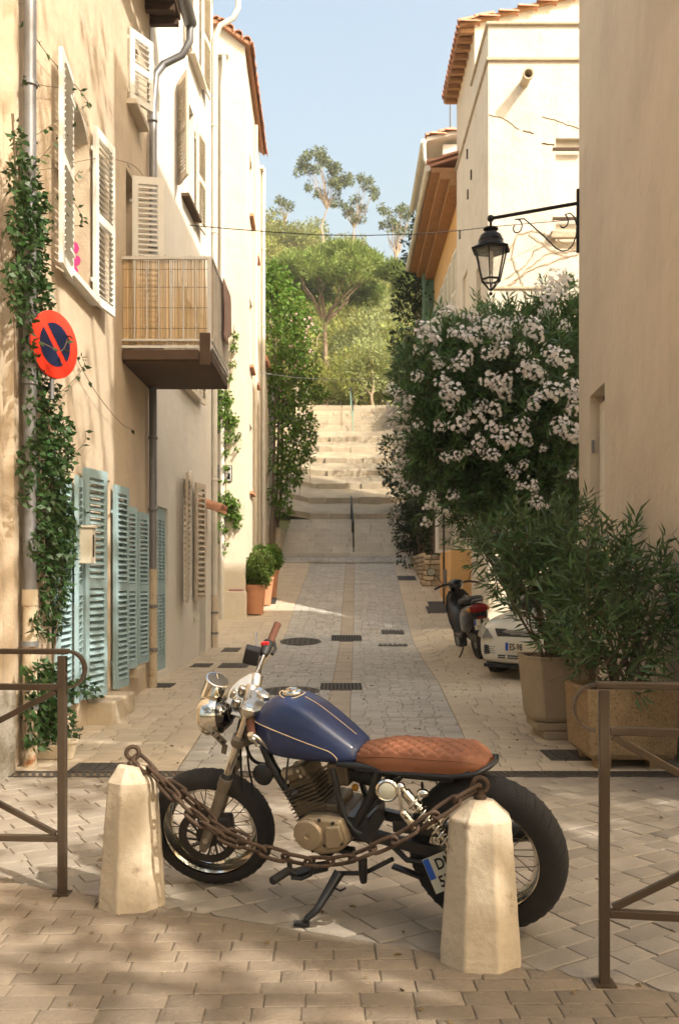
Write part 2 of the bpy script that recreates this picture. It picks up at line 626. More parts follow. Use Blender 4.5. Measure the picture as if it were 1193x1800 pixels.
def rows(ang, a0, a1, b0, b1, lw, dp, org, jit=.25):
    """courses of stones in axes turned by ang about org"""
    ca, sa = math.cos(ang), math.sin(ang)
    T = lambda a, b: (org[0] + a * ca - b * sa, org[1] + a * sa + b * ca)
    polys = []
    b = b0
    while b < b1:
        d = dp * rng.uniform(.9, 1.1)
        a = a0 - rng.uniform(0, lw)
        while a < a1:
            l = lw * rng.uniform(1 - jit, 1 + jit)
            polys.append([T(a, b), T(a + l, b), T(a + l, b + d), T(a, b + d)])
            a += l
        b += d
    return polys
BL = lambda x: 3.66 - .43 * x                     # the line the bollards and the motorcycle stand on
zA = [clip(p, .43, 1, 3.60) for p in rows(R(1.5), -3.4, 3.4, -1.2, 2.2, .185, .094, (0, 3.0))]
zA = [p for p in zA if len(p) > 2 and max(q[1] for q in p) > 2.35]
lay(zA, gz, 'plaza_paving', 'paver', MT['paver'], 300, gap=.005, ch=.005, rough=.002)
zB = []
for p in rows(R(31), -5.5, 5.5, -5, 5, .20, .128, (0, 5.2), .3):
    p = clip(p, -.43, -1, -(3.60 + .006))
    if len(p) > 2:
        p = clip(p, 0, 1, 6.50)
    if len(p) > 2:
        p = clip(p, -1, 0, 2.60)
    if len(p) > 2:
        p = clip(p, 1, 0, 4.4)
    if len(p) > 2 and max(abs(q[0]) / q[1] for q in p) < .62:
        zB.append(p)
lay(zB, gz, 'crossing_paving', 'sett', MT['sett_near'], 300, gap=.007, ch=.006, rough=.0022)
# street: curved middle strips of setts, a dished gutter, broad side bands of slabs
XL = lambda y: interp([(6.7, -1.2), (9, -1.28), (12, -1.2), (19.5, -1.0), (25.6, -.8), (26.4, -.78)], y)
XR = lambda y: interp([(6.7, 1.0), (8.2, 1.12), (12, 1.3), (18, 1.39), (25.6, 1.51), (26.4, 1.52)], y)
XG = lambda y: interp([(6.7, -.06), (10.4, 0), (25.6, .3), (26.4, .32)], y)
def band(xa, xb, y0, y1, lw, dp, jit=.25, grow=0.0):
    polys = []
    y = y0
    while y < y1 - .02:
        d = min(dp * rng.uniform(.85, 1.15) * (1 + grow * (y - y0)), y1 - y)
        wa, wb = xb(y) - xa(y), xb(y + d) - xa(y + d)
        k = max(1, round(wa / lw))
        cuts = [0] + sorted(min(.98, max(.02, (i + rng.uniform(-jit, jit)) / k)) for i in range(1, k)) + [1]
        for c0, c1 in zip(cuts, cuts[1:]):
            if c1 - c0 > .01:
                polys.append([(xa(y) + wa * c0, y), (xa(y) + wa * c1, y), (xa(y + d) + wb * c1, y + d), (xa(y + d) + wb * c0, y + d)])
        y += d
    return polys
GW = .125
mid = band(XL, lambda y: XG(y) - GW, 6.72, 25.55, (.17), .105, .28, .03) + band(lambda y: XG(y) + GW, XR, 6.72, 25.55, .17, .105, .28, .03)
street = lay(mid, gz, 'street', 'sett', MT['sett'], 290, gap=.008, ch=.006, rough=.0025, far_mat=MT['sett_far'])
gut = band(lambda y: XG(y) - GW, lambda y: XG(y) + GW, 6.72, 25.55, .3, .5, 0)
lay(gut, lambda x, y: gz(x, y) - .007, 'gutter', 'gutter_slab', MT['gutter'], 60, gap=.008, rough=.002)
side = band(lambda y: -2.75, XL, 6.72, 16.3, .24, .125, .25, .04) + band(lambda y: -6 if y < 19 else -2.3, XL, 16.3, 26.35, .30, .2, .2, .03)
side += band(XR, lambda y: 3.1 if y < 11 else 5.2, 6.72, 26.35, .27, .14, .25, .05)
lay(side, gz, 'pavement', 'paving_slab', MT['slab'], 260, gap=.006, ch=.005, rough=.0015)
top = band(lambda y: -1.75, lambda y: 2.1, 25.6, 26.35, .22, .14, .25)
lay(top, lambda x, y: gz(x, y) + .05, 'landing_paving', 'sett', MT['sett'], 150, gap=.013, rough=.003)

# ------------------------------------------------------------ stairs and the dirt steps above
st = thing('stone_stairs', 'flight of pale limestone stairs closing the end of the street', 'stairs', (0.2, 26.5, 2.0))
zz, yy = 2.07, 26.4
for k in range(8):
    x0, x1 = lerp(-1.75, -1.55, k / 7), lerp(2.15, 2.2, k / 7)
    x = x0
    while x < x1 - .1:
        l = min(rng.uniform(.45, 1.1), x1 - x)
        if x1 - x - l < .2:
            l = x1 - x
        MB().box(x + .004, x + l - .004, yy + rng.uniform(0, .012), yy + .42, zz - .05, zz + .156 + rng.uniform(-.006, .004)).build('stair_block', MT['stairstone'], st, bevel=.012)
        x += l
    zz += .158
    yy += .33
STAIR_TOP = (yy, zz)
mb = MB()
mb.box(-1.98, -1.66, 25.7, 29.2, 1.2, 2.9)
mb.build('parapet', MT['stone'], st, bevel=.03)
dp = MB()
y0s, z0s = STAIR_TOP
segs = 7
prof = []
for k in range(segs):
    ya = lerp(y0s, 39.6, k / segs)
    yb = lerp(y0s, 39.6, (k + 1) / segs)
    za = lerp(z0s, 7.85, k / segs)
    zb = lerp(z0s, 7.85, (k + 1) / segs)
    prof += [(ya, za + .0), (ya + .04, za + .20), (yb - .05, zb)]
prof += [(39.6, 7.85), (41, 8.05)]
xs2 = [-3.2, -2.4, -1.6, -.9, -.2, .5, 1.2, 1.9, 2.6, 3.4]
m_ = len(xs2)
dp.add([(x + rng.uniform(-.05, .05), y, z + rng.uniform(-.04, .03) + (.35 * max(0, abs(x - .35) - 1.5))) for y, z in prof for x in xs2],
       [(j * m_ + i, j * m_ + i + 1, (j + 1) * m_ + i + 1, (j + 1) * m_ + i) for j in range(len(prof) - 1) for i in range(m_ - 1)])
o = dp.build('dirt_path', MT['dirt'], smooth=30)
o['kind'] = 'structure'
edge = [( -.95, 1.85), (-1.1, 1.75), (-.75, 1.6), (-.45, .95), (-.55, 1.9), (-.85, 1.75), (-.4, 1.9)]
logs = thing('dirt_steps', 'row of worn stone-edged steps climbing the dirt slope above the stairs', 'steps', (0.4, 30, 4))
for k in range(segs):
    ya = lerp(y0s, 39.6, k / segs)
    za = lerp(z0s, 7.85, k / segs)
    a, b = edge[k]
    x = a
    while x < b - .1:
        l = min(rng.uniform(.5, 1.1), b - x)
        MB().box(x + .005, x + l - .005, ya - .10 + rng.uniform(-.03, .03), ya + .12, za - .12, za + .21 + rng.uniform(-.02, .02)).build('kerb_stone', MT['stepstone'], logs, bevel=.02)
        x += l
up = thing('upper_stairs', 'sunlit pale stone flight at the top of the dirt slope', 'stairs', (.5, 40, 8))
zz, yy = 7.85, 40.4
for k in range(10):
    x = -1.35
    while x < 2.35:
        l = min(rng.uniform(.6, 1.3), 2.4 - x)
        MB().box(x + .005, x + l - .005, yy, yy + .4, zz - .1, zz + .178 + rng.uniform(-.01, .01)).build('stair_block', MT['stepstone'], up, bevel=.015)
        x += l
    zz += .185
    yy += .3
MB().box(-1.95, -1.40, 40.0, 43.6, 7.0, 10.1).build('parapet', MT['stone'], up, bevel=.03)
MB().box(2.42, 3.2, 40.0, 43.6, 7.0, 9.6).build('parapet', MT['stone'], up, bevel=.03)
# handrails
def handrail(label, pts, h, name='handrail'):
    t = thing(name, label, 'handrail', pts[0])
    for p in pts:
        MB().tube([(p[0], p[1], p[2] - .05), (p[0], p[1], p[2] + h)], .022, 8).build('post', MT['shut_green'] if h > .95 else MT['black_iron'], t, smooth=40)
    MB().tube([(p[0], p[1], p[2] + h) for p in pts], .026, 8).build('rail', MT['black_iron'], t, smooth=40)
handrail('thin dark handrail standing in the middle of the lower stone stairs', [(.41, 26.75, 2.25), (.39, 27.75, 2.72), (.37, 28.75, 3.2)], .85)
handrail('slim green handrail standing on the sunlit flight at the top', [(.60, 40.5, 7.95), (.58, 42, 8.8), (.54, 43.4, 9.6)], 1.0)
# ------------------------------------------------------------ building helpers
def facade(mb, p0, p1, z0, z1, openings=(), th=.28, back=True):
    """an upright wall face from p0 to p1 (plan points, the outside on the right-hand side going p0 to p1) with reveals round its openings"""
    p0, p1 = Vector((*p0, 0)), Vector((*p1, 0))
    L = (p1 - p0).length
    d = (p1 - p0) / L
    nrm = Vector((d.y, -d.x, 0))
    A = sorted({0, L, *[o[0] for o in openings], *[o[1] for o in openings]})
    Z = sorted({z0, z1, *[o[2] for o in openings], *[o[3] for o in openings]})
    pt = lambda a, z, k=0: p0 + d * a - nrm * k + Vector((0, 0, z))
    for i in range(len(A) - 1):
        for j in range(len(Z) - 1):
            ca, cz = (A[i] + A[i + 1]) / 2, (Z[j] + Z[j + 1]) / 2
            if any(o[0] < ca < o[1] and o[2] < cz < o[3] for o in openings):
                continue
            mb.add([pt(A[i], Z[j]), pt(A[i + 1], Z[j]), pt(A[i + 1], Z[j + 1]), pt(A[i], Z[j + 1])], [(0, 1, 2, 3)])
    for a0, a1, b0, b1 in [o[:4] for o in openings]:
        for q in ([(a0, b0), (a0, b1)], [(a1, b1), (a1, b0)], [(a0, b1), (a1, b1)], [(a1, b0), (a0, b0)]):
            (x0, y0), (x1, y1) = q
            mb.add([pt(x0, y0), pt(x1, y1), pt(x1, y1, th), pt(x0, y0, th)], [(0, 1, 2, 3)])
    return p0, d, nrm

def window_in(host, p0, d, nrm, a0, a1, z0, z1, depth=.2, fm=None, bars=2):
    """a casement set back in an opening: frame part, panes below it"""
    fm = fm or MT['shut_white']
    ang = math.atan2(d.y, d.x)
    o = p0 + d * a0 - nrm * depth
    Mx = Matrix.Translation((o.x, o.y, z0)) @ Matrix.Rotation(ang, 4, 'Z')
    W, H = a1 - a0, z1 - z0
    fr = MB()
    t = .05
    for x in (0, W - t, W / 2 - t / 2):
        fr.box(x, x + t, -.03, .03, 0, H, Mx)
    for k in range(bars + 1):
        z = k * (H - t) / bars
        fr.box(t, W / 2 - t / 2, -.025, .025, z, z + t, Mx)
        fr.box(W / 2 + t / 2, W - t, -.025, .025, z, z + t, Mx)
    f = fr.build('window', fm, host)
    for s in (0, 1):
        for k in range(bars):
            z = k * (H - t) / bars + t
            x = t if s == 0 else W / 2 + t / 2
            MB().box(x, x + W / 2 - 1.5 * t, -.006, .006, z, z + (H - t) / bars - t, Mx).build('pane', MT['pane'], f)
    return f

SLAT = {}
def shutter(host, hinge, ang, w, z0, z1, material, n=10, panels=2, louvre=True, name='shutter', thick=.035, label=None):
    """a louvred leaf: stiles and rails in one piece, every slat a piece of its own; ang is the direction of its width in plan"""
    H = z1 - z0
    st, rl = min(.07, w * .2), .085
    fr = MB()
    fr.box(0, st, -thick / 2, thick / 2, 0, H).box(w - st, w, -thick / 2, thick / 2, 0, H)
    ph = (H - rl * (panels + 1)) / panels
    for k in range(panels + 1):
        z = k * (ph + rl)
        fr.box(st, w - st, -thick / 2, thick / 2, z, z + rl)
    for z in (H * .12, H * .86):
        fr.box(-.03, .16, thick / 2, thick / 2 + .008, z, z + .035)
    o = fr.build(name, material, None)
    o.parent = host
    if label:
        o['label'] = label
    rl0 = root_loc(host)
    o.location = Vector((hinge[0], hinge[1], z0)) - rl0
    o.rotation_euler = (0, 0, ang)
    if louvre:
        pitch = ph / n
        key = (round(w, 3), round(pitch, 3), material.name)
        if key not in SLAT:
            Mx = Matrix.Rotation(R(-48), 4, 'X')
            SLAT[key] = MB().box(st - .004, w - st + .004, -.005, .005, -pitch * .62, pitch * .62, Mx).mesh('slat', material)
        for k in range(panels):
            for i in range(n):
                inst('slat', SLAT[key], o, (0, 0, rl + k * (ph + rl) + (i + .5) * pitch))
    else:
        MB().box(st, w - st, -.012, .012, rl, H - rl).build('panel', material, None).parent = o
    return o

def drainpipe(host, pts, r, material, name='drainpipe', lower=None, brackets=()):
    o = MB().tube(pts, r, 12).build(name, material, host, smooth=40)
    for z in brackets:
        p = pts[-1]
        M = Matrix.Translation((p[0], p[1], z))
        MB().lathe([(r * 1.01, -.02), (r * 1.28, -.015), (r * 1.28, .015), (r * 1.01, .02)], 12, M, cap=False).build('collar', material, o, smooth=40)
    if lower:
        a, b, m2 = lower
        lo = MB().lathe([(r * 1.12, a), (r * 1.12, b - .12), (r * 1.25, b - .12), (r * 1.25, b)], 14, Matrix.Translation((pts[-1][0], pts[-1][1], 0))).build('pipe_foot', m2, host, smooth=40)
        for z in (lerp(a, b, .35), lerp(a, b, .7)):
            MB().lathe([(r * 1.13, -.02), (r * 1.35, -.02), (r * 1.35, .02), (r * 1.13, .02)], 14, Matrix.Translation((pts[-1][0], pts[-1][1], z)), cap=False).build('collar', MT['zinc'], lo, smooth=40)
    return o

TILE = {}
def tile_mesh(L=.42, r=.095):
    if 't' not in TILE:
        mbt = MB()
        n = 6
        vs, fs = [], []
        for j, (y, rr) in enumerate(((0, r), (L, r * .8))):
            for k in range(n + 1):
                a = math.pi * k / n
                vs.append((math.cos(a) * rr, y, math.sin(a) * rr))
            for k in range(n + 1):
                a = math.pi * k / n
                vs.append((math.cos(a) * (rr - .016), y, math.sin(a) * (rr - .016)))
        m = 2 * (n + 1)
        for k in range(n):
            fs += [(k, k + 1, m + k + 1, m + k), (n + 1 + k + 1, n + 1 + k, m + n + 1 + k, m + n + 1 + k + 1), (k, n + 1 + k, n + 1 + k + 1, k + 1)]
        mbt.add(vs, fs)
        TILE['t'] = mbt.mesh('roof_tile', MT['tile'], smooth=50)
    return TILE['t']
def tile_edge(roof, a, b, up, rows_=2, step=.21):
    """barrel tiles along an eave from a to b, running up the roof along 'up'"""
    a, b, up = Vector(a), Vector(b), Vector(up).normalized()
    n = max(2, int((b - a).length / step))
    ex = (b - a).normalized()
    ez = ex.cross(up).normalized()
    if ez.z < 0:
        ez = -ez
    ex2 = up.cross(ez)
    base = root_loc(roof)
    M = Matrix(((ex2.x, up.x, ez.x), (ex2.y, up.y, ez.y), (ex2.z, up.z, ez.z)))
    for j in range(rows_):
        for i in range(n + 1):
            p = a + (b - a) * (i / n) + up * (j * .36) + ez * (.005 + .006 * (j % 2)) - base
            e = (M @ Matrix.Rotation(rng.uniform(-.05, .05), 3, 'Z')).to_euler()
            inst('roof_tile', tile_mesh(), roof, p, e)

# ------------------------------------------------------------ left: ochre house
XO = -2.42
och = thing('ochre_house', 'ochre plastered house with blue louvred door shutters and a reed screened balcony', 'house', (XO, 9, 0))
Y0, Y1 = 6.78, 11.62
pA = (XO, Y0)
oy = lambda y: y - Y0
ops = [(oy(8.08), oy(8.80), 4.14, 5.80), (oy(10.33), oy(10.98), 4.0, 6.1), (oy(10.42), oy(10.98), 6.9, 7.75),
       (oy(8.86), oy(9.62), .28, 2.46), (oy(10.43), oy(10.72), .40, 2.22), (oy(7.66), oy(8.18), .30, 2.3)]
mb = MB()
fp = facade(mb, pA, (XO, Y1), -.3, 8.75, ops, .26)
mb.box(-7, XO - .001, Y0 + .001, Y0 + .12, -.3, 8.75)
mb.box(-7, XO - .001, Y1 - .12, Y1 - .001, -.3, 8.75)
mb.build('wall', MT['ochre'], och)
# near-black sheets behind the openings, painted shade in place of rooms
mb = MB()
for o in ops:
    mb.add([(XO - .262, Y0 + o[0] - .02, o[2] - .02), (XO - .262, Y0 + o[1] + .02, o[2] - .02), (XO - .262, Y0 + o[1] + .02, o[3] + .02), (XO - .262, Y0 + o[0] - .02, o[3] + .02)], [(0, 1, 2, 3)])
mb.build('dark_backing', MT['dark'], och)
for i, o in enumerate(ops):
    if i == 3:
        dm = MB().box(XO - .20, XO - .15, Y0 + o[0] + .01, Y0 + o[1] - .01, o[2], o[3] - .01).build('door', MT['trim'], och)
        MB().box(XO - .148, XO - .135, Y0 + o[0] + .08, Y0 + o[1] - .08, .5, 1.2).build('panel', MT['trim'], dm, bevel=.01)
        MB().box(XO - .148, XO - .135, Y0 + o[0] + .08, Y0 + o[1] - .08, 1.35, 2.3).build('panel', MT['trim'], dm, bevel=.01)
    else:
        window_in(och, *fp, o[0], o[1], o[2], o[3], depth=.19, bars=3 if o[3] - o[2] > 1.5 else 2)
# low arch closing the head of the upper window
arch = MB()
ya, yb = 8.08, 8.80
pts = [(y, 5.80 - .17 * ((2 * (y - ya) / (yb - ya) - 1) ** 2)) for y in [ya + (yb - ya) * k / 8 for k in range(9)]]
poly = [(yb, 5.80), (ya, 5.80)] + pts
M = Matrix(((0, -1, 0, 0), (1, 0, 0, 0), (0, 0, 1, 0), (0, 0, 0, 1)))
arch.add([(XO - .004, y, z) for y, z in pts] + [(XO - .25, y, z) for y, z in pts] + [(XO - .004, y, 5.802) for y, z in pts],
         [(k, k + 1, 9 + k + 1, 9 + k) for k in range(8)] + [(k + 1, k, 18 + k, 18 + k + 1) for k in range(8)])
arch.build('arch', MT['trim'], och)
def sill(host, x, y0, y1, z, p=.10, h=.06, m=None, name='sill'):
    return MB().box(x - .02, x + p, y0, y1, z - h, z).build(name, m or MT['shut_white'], host, bevel=.008)
sill(och, XO, 7.98, 8.86, 4.14, .10)
sill(och, XO, 10.36, 11.04, 6.9, .12, m=MT['trim'])
sill(och, XO, 10.38, 10.80, .40, .12, .11, m=MT['stone'])
# upper window shutters folded back against the wall
shutter(och, (XO + .05, 8.08), R(-90 + 6), .50, 4.06, 5.86, MT['shut_white'], 13, 2, label='weathered cream white shutter folded back on the near side of the arched window')
shutter(och, (XO + .05, 8.82), R(90 - 8), .48, 4.10, 5.82, MT['shut_white'], 13, 2)
# little attic shutter and the leaf standing out above the balcony
shutter(och, (XO + .02, 10.42), R(58), .37, 6.92, 7.74, MT['shut_white'], 4, 2)
shutter(och, (XO + .03, 10.52), R(10), .36, 4.02, 6.08, MT['shut_white'], 15, 2)
# ground floor blue shutters
shutter(och, (XO + .05, 8.46), R(90 - 15), .40, .30, 2.46, MT['shut_blue'], 15, 2, label='pale blue louvred shutter beside the letter box')
shutter(och, (XO + .04, 8.40), R(-90 + 9), .34, .32, 2.34, MT['shut_blue'], 15, 2)
shutter(och, (XO + .05, 9.60), R(90 - 7), .40, .26, 2.42, MT['shut_blue'], 16, 2)
shutter(och, (XO + .04, 10.02), R(90 - 8), .40, .42, 2.24, MT['shut_blue'], 15, 2)
shutter(och, (XO + .04, 10.73), R(90 - 7), .38, .42, 2.22, MT['shut_blue'], 15, 2)
shutter(och, (XO + .03, 7.70), R(90), .42, .30, 2.28, MT['shut_blue'], 15, 2)
stp = MB().box(XO - .02, XO + .26, 8.72, 9.62, -.1, .24).build('door_step', MT['stone'], och, bevel=.02)
# eave, rafters, gutter
rf = MB().box(XO - 2, XO + .38, 6.6, 11.72, 8.62, 8.70).build('roof', MT['darkwood'], och)
rf2 = MB()
rf2.add([(XO + .44, 6.6, 8.72), (XO + .44, 11.76, 8.72), (XO - 2.5, 11.76, 9.6), (XO - 2.5, 6.6, 9.6), (XO + .44, 6.6, 8.78), (XO + .44, 11.76, 8.78), (XO - 2.5, 11.76, 9.66), (XO - 2.5, 6.6, 9.66)],
        [(0, 3, 2, 1), (4, 5, 6, 7), (0, 1, 5, 4), (1, 2, 6, 5), (2, 3, 7, 6), (3, 0, 4, 7)])
rf2.build('tile_bed', MT['tile'], rf)
for k in range(18):
    y = 6.7 + k * .29
    MB().box(XO - .01, XO + .36, y, y + .075, 8.52, 8.618).build('rafter', MT['darkwood'], rf)
tile_edge(rf, (XO + .46, 6.7, 8.80), (XO + .46, 11.7, 8.80), (-1, 0, .3), 2)
gutter = []
for y in (6.6, 11.74):
    gutter.append([Vector((XO + .50 + .085 * math.cos(a), y, 8.60 + .085 * math.sin(a))) for a in [math.pi + math.pi * k / 8 for k in range(9)]])
gm = MB().loft(gutter, closed=False)
gm.loft([[p + Vector((0, 0, .001)) - (p - Vector((XO + .5, p.y, 8.6))) * .08 for p in r] for r in gutter][::-1], closed=False)
gu = gm.build('gutter', MT['zinc'], och, smooth=50)
drainpipe(och, [(XO + .50, 11.70, 8.54), (XO + .50, 11.70, 8.34), (XO + .40, 11.70, 8.16), (XO + .16, 11.70, 8.04), (XO + .08, 11.60, 7.85), (XO + .075, 11.47, 7.4), (XO + .075, 11.46, .02)], .047, MT['zinc'], brackets=(7.2, 5.6, 3.2, 2.3), lower=(.0, 1.55, MT['pipe_rust']))
# near pipe with the creeper
drainpipe(och, [(XO + .09, 6.86, 9.0), (XO + .09, 6.86, 5), (XO + .09, 6.86, .0)], .047, MT['zinc'], brackets=(5.15, 4.3, 2.9), lower=(-.02, 1.34, MT['pipe_rust']))
# balcony on the wall: slab, rails, balusters, reeds
by0, by1, bx1 = 10.14, 11.60, -1.42
bal = MB().box(XO, bx1, by0, by1, 3.84, 3.965).build('balcony', MT['darkwood'], och, bevel=.012)
MB().box(bx1 - .13, bx1 - .015, by0 - .035, by0 - .004, 3.80, 4.16).build('bracket', MT['darkwood'], bal, bevel=.006)
MB().box(XO + .01, bx1 - .14, by0 - .03, by0 - .003, 3.86, 3.975).build('fascia', MT['darkwood'], bal, bevel=.006)
rail = MB()
rz = 5.0
for z, t in ((rz, .03), (4.085, .022), (4.01, .03)):
    rail.box(XO, bx1 - .02, by0 - .012, by0 + .018, z - t / 2, z + t / 2)
    rail.box(bx1 - .02, bx1 + .01, by0 - .012, by1, z - t / 2, z + t / 2)
rail.build('railing', MT['metal_rail'], bal)
for k in range(6):
    x = lerp(XO + .14, bx1 - .18, k / 5.0)
    mbk = MB().tube([(x, by0, 4.09), (x, by0, rz)], .008, 6)
    for z in (4.24, 4.85):
        mbk.lathe([(.008, -.012), (.015, 0), (.008, .012)], 6, Matrix.Translation((x, by0, z)), cap=False)
    mbk.build('baluster', MT['metal_rail'], bal, smooth=40)
MB().box(bx1 - .045, bx1 - .002, by0 - .018, by0 + .02, 3.97, rz).build('corner_post', MT['metal_rail'], bal)
for k in range(1, 13):
    y = lerp(by0, by1, k / 12.0)
    MB().tube([(bx1, y, 4.02), (bx1, y, rz)], .008, 6).build('baluster', MT['metal_rail'], bal, smooth=40)
rd = MB()
x = XO + .01
while x < bx1 - .03:
    h0, h1 = 4.03 + rng.uniform(0, .02), 5.0 + rng.uniform(-.01, .045)
    j = rng.uniform(-.004, .004)
    rd.tube([(x, by0 + .028 + j, h0), (x + rng.uniform(-.008, .008), by0 + .028 - j, h1)], .0042, 4, cap=False)
    x += .0082
y = by0 + .05
while y < by1:
    rd.tube([(bx1 - .03, y, 4.03), (bx1 - .03 + rng.uniform(-.006, .006), y + rng.uniform(-.006, .006), 5.0 + rng.uniform(-.01, .04))], .0042, 4, cap=False)
    y += .0085
rd.build('reed_screen', MT['reed'], bal, kind='stuff')
wires = MB()
for z in (4.22, 4.45, 4.68, 4.88):
    wires.box(XO + .01, bx1 - .04, by0 + .022, by0 + .0235, z, z + .004)
wires.build('binding_wire', MT['rust'], bal)
# towel over the street rail
tw = MB()
ny, nz = 12, 14
vv = []
for i in range(nz):
    for j in range(ny):
        s, q = i / (nz - 1), j / (ny - 1)
        y = lerp(10.85, 11.56, q)
        z = 5.02 - s * (.62 + .12 * math.sin(q * 5))
        vv.append((bx1 + .03 + .018 * math.sin(q * 14 + s * 3) * s + .01 * s, y, z))
tw.add(vv, [(i * ny + j, i * ny + j + 1, (i + 1) * ny + j + 1, (i + 1) * ny + j) for i in range(nz - 1) for j in range(ny - 1)])
two = tw.build('towel', mat('faded_towel', (.38, .25, .20), .95, var=.1, bump=.4, bscale=200), smooth=60)
sol = two.modifiers.new('thickness', 'SOLIDIFY')
sol.thickness = .012
tag(two, 'dusty pink towel hung over the street side of the reed balcony', 'towel')
# letter box
lb = thing('letter_box', 'cream letter box fixed beside the pale blue shutters', 'letter box', (XO + .16, 8.3, 1.6))
MB().box(XO + .09, XO + .20, 8.14, 8.30, 1.56, 1.88).build('box_body', MT['shut_cream'], lb, bevel=.008)
MB().box(XO + .198, XO + .207, 8.20, 8.235, 1.62, 1.82).build('slot', MT['dark'], lb)
MB().box(XO + .08, XO + .215, 8.125, 8.315, 1.88, 1.90).build('lid', MT['shut_cream'], lb, bevel=.004)
# painted pink sticker on the far reveal
stk = MB()
for (cz, cy, rr) in ((4.62, .16, .07), (4.50, .13, .055), (4.40, .15, .05), (4.28, .14, .08)):
    stk.lathe([(rr, 0), (rr * .95, .004)], 9, Matrix.Translation((XO - cy, 8.797, cz)) @ Matrix.Rotation(R(90), 4, 'X'))
stk.build('painted_mark', mat('pink_paint', (.62, .05, .22), .7, var=.05), och)

# ------------------------------------------------------------ left: neighbour at the frame edge
nb = thing('corner_house', 'ochre corner house at the left edge with a rough grey stone base', 'house', (-2.5, 5, 0))
mb = MB()
facade(mb, (-2.50, 3.2), (-2.50, 6.77), -.3, 9)
mb.box(-8, -2.501, 3.2, 3.3, -.3, 9)
mb.build('wall', MT['ochre'], nb)
bs = MB().box(-2.56, -2.37, 6.05, 6.72, -.1, .66).build('base_stone', mat('rough_stone', (.33, .30, .25), .95, var=.3, scale=10, bump=.9, bscale=25), nb, bevel=.06, seg=3)

# ------------------------------------------------------------ left: white house
wh = thing('white_house', 'tall off-white plastered house with taupe shutters and a small blue door', 'house', (-2.3, 14, 0))
q0, q1 = Vector((-2.42, 11.66, 0)), Vector((-2.27, 16.35, 0))
dW = (q1 - q0).normalized()
LW = (q1 - q0).length
aW = lambda y: (y - q0.y) / dW.y
WX = lambda y: q0.x + (y - q0.y) * dW.x / dW.y
nW = Vector((dW.y, -dW.x, 0))
angW = math.atan2(dW.y, dW.x)
opw = [(aW(12.05), aW(12.66), .19, 2.40), (aW(13.74), aW(14.42), 1.12, 2.95), (aW(13.66), aW(14.55), 4.35, 5.75), (aW(13.66), aW(14.55), 7.2, 8.85), (aW(14.15), aW(15.0), 9.6, 11.3),
       (aW(15.05), aW(15.62), .15, 2.35)]
mb = MB()
fw_ = facade(mb, q0.xy, q1.xy, -.3, 12.3, opw, .24)
mb.box(-8, q0.x - .004, 11.66, 11.78, -.3, 12.3)
mb.box(-8, q1.x - .004, 16.23, 16.349, -.3, 12.3)
mb.build('wall', MT['white'], wh)
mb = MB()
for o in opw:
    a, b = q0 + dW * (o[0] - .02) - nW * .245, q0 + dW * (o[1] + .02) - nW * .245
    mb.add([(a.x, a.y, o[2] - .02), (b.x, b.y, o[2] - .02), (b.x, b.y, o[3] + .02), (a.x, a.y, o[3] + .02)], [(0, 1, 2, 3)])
mb.build('dark_backing', MT['dark'], wh)  # near-black sheets in place of unlit rooms
# blue door of three narrow louvred strips, set in flush
dj = q0 + dW * opw[0][0] - nW * .05
dr = MB()
Wd, Hd = opw[0][1] - opw[0][0], 2.2
for x in (0, Wd * .29, Wd * .60, Wd - .055):
    dr.box(x, x + .055, -.02, .02, 0, Hd)
for z in (0, 1.02, Hd - .17):
    for x0, x1 in ((.055, Wd * .29), (Wd * .29 + .055, Wd * .60), (Wd * .60 + .055, Wd - .055)):
        dr.box(x0, x1, -.02, .02, z, z + .17)
dro = dr.build('door', MT['shut_blue'], None)
dro.parent = wh
dro.location = Vector((dj.x, dj.y, .195)) - wh.location
dro.rotation_euler = (0, 0, angW)
for s0, s1 in ((.055, Wd * .29), (Wd * .29 + .055, Wd * .60), (Wd * .60 + .055, Wd - .055)):
    sm = MB().box(s0 - .003, s1 + .003, -.004, .004, -.026, .026, Matrix.Rotation(R(-45), 4, 'X')).mesh('slat', MT['shut_blue'])
    for zz0, zz1 in ((.17, 1.02), (1.19, Hd - .17)):
        nn = 18
        for k in range(nn):
            inst('slat', sm, dro, (0, 0, lerp(zz0, zz1, (k + .5) / nn)))
for o in opw[1:5]:
    window_in(wh, *fw_, o[0], o[1], o[2], o[3], depth=.18, bars=3)
def on_white(y, off):
    p = q0 + dW * aW(y) + nW * off
    return (p.x, p.y)
def wsill(y0, y1, z, m):
    a, b = q0 + dW * aW(y0), q0 + dW * aW(y1)
    mbs = MB()
    mbs.beam((a.x + .045, a.y, z - .03), (b.x + .045, b.y, z - .03), .15, .055)
    mbs.build('sill', m, wh, bevel=.006)
wsill(13.58, 14.62, 4.35, MT['trim'])
wsill(13.58, 14.62, 7.2, MT['darkwood'])
wsill(14.05, 15.1, 9.6, MT['trim'])
shutter(wh, on_white(13.30, .02), R(-62), .42, 7.18, 8.68, MT['shut_taupe'], 12, 2, label='taupe shutter swung out towards the street on the middle storey')
shutter(wh, on_white(14.58, .05), angW - R(5), .50, 7.12, 8.70, MT['shut_cream'], 12, 2)
shutter(wh, on_white(14.15, .05), angW + R(180 + 5), .48, 9.6, 11.35, MT['shut_cream'], 12, 2)
shutter(wh, on_white(15.02, .05), angW - R(5), .52, 9.6, 11.35, MT['shut_cream'], 12, 2)
shutter(wh, on_white(13.66, .05), angW + R(180 + 6), .46, 4.30, 5.8, MT['shut_cream'], 12, 2)
shutter(wh, on_white(14.58, .05), angW - R(5), .50, 4.30, 5.8, MT['shut_cream'], 12, 2)
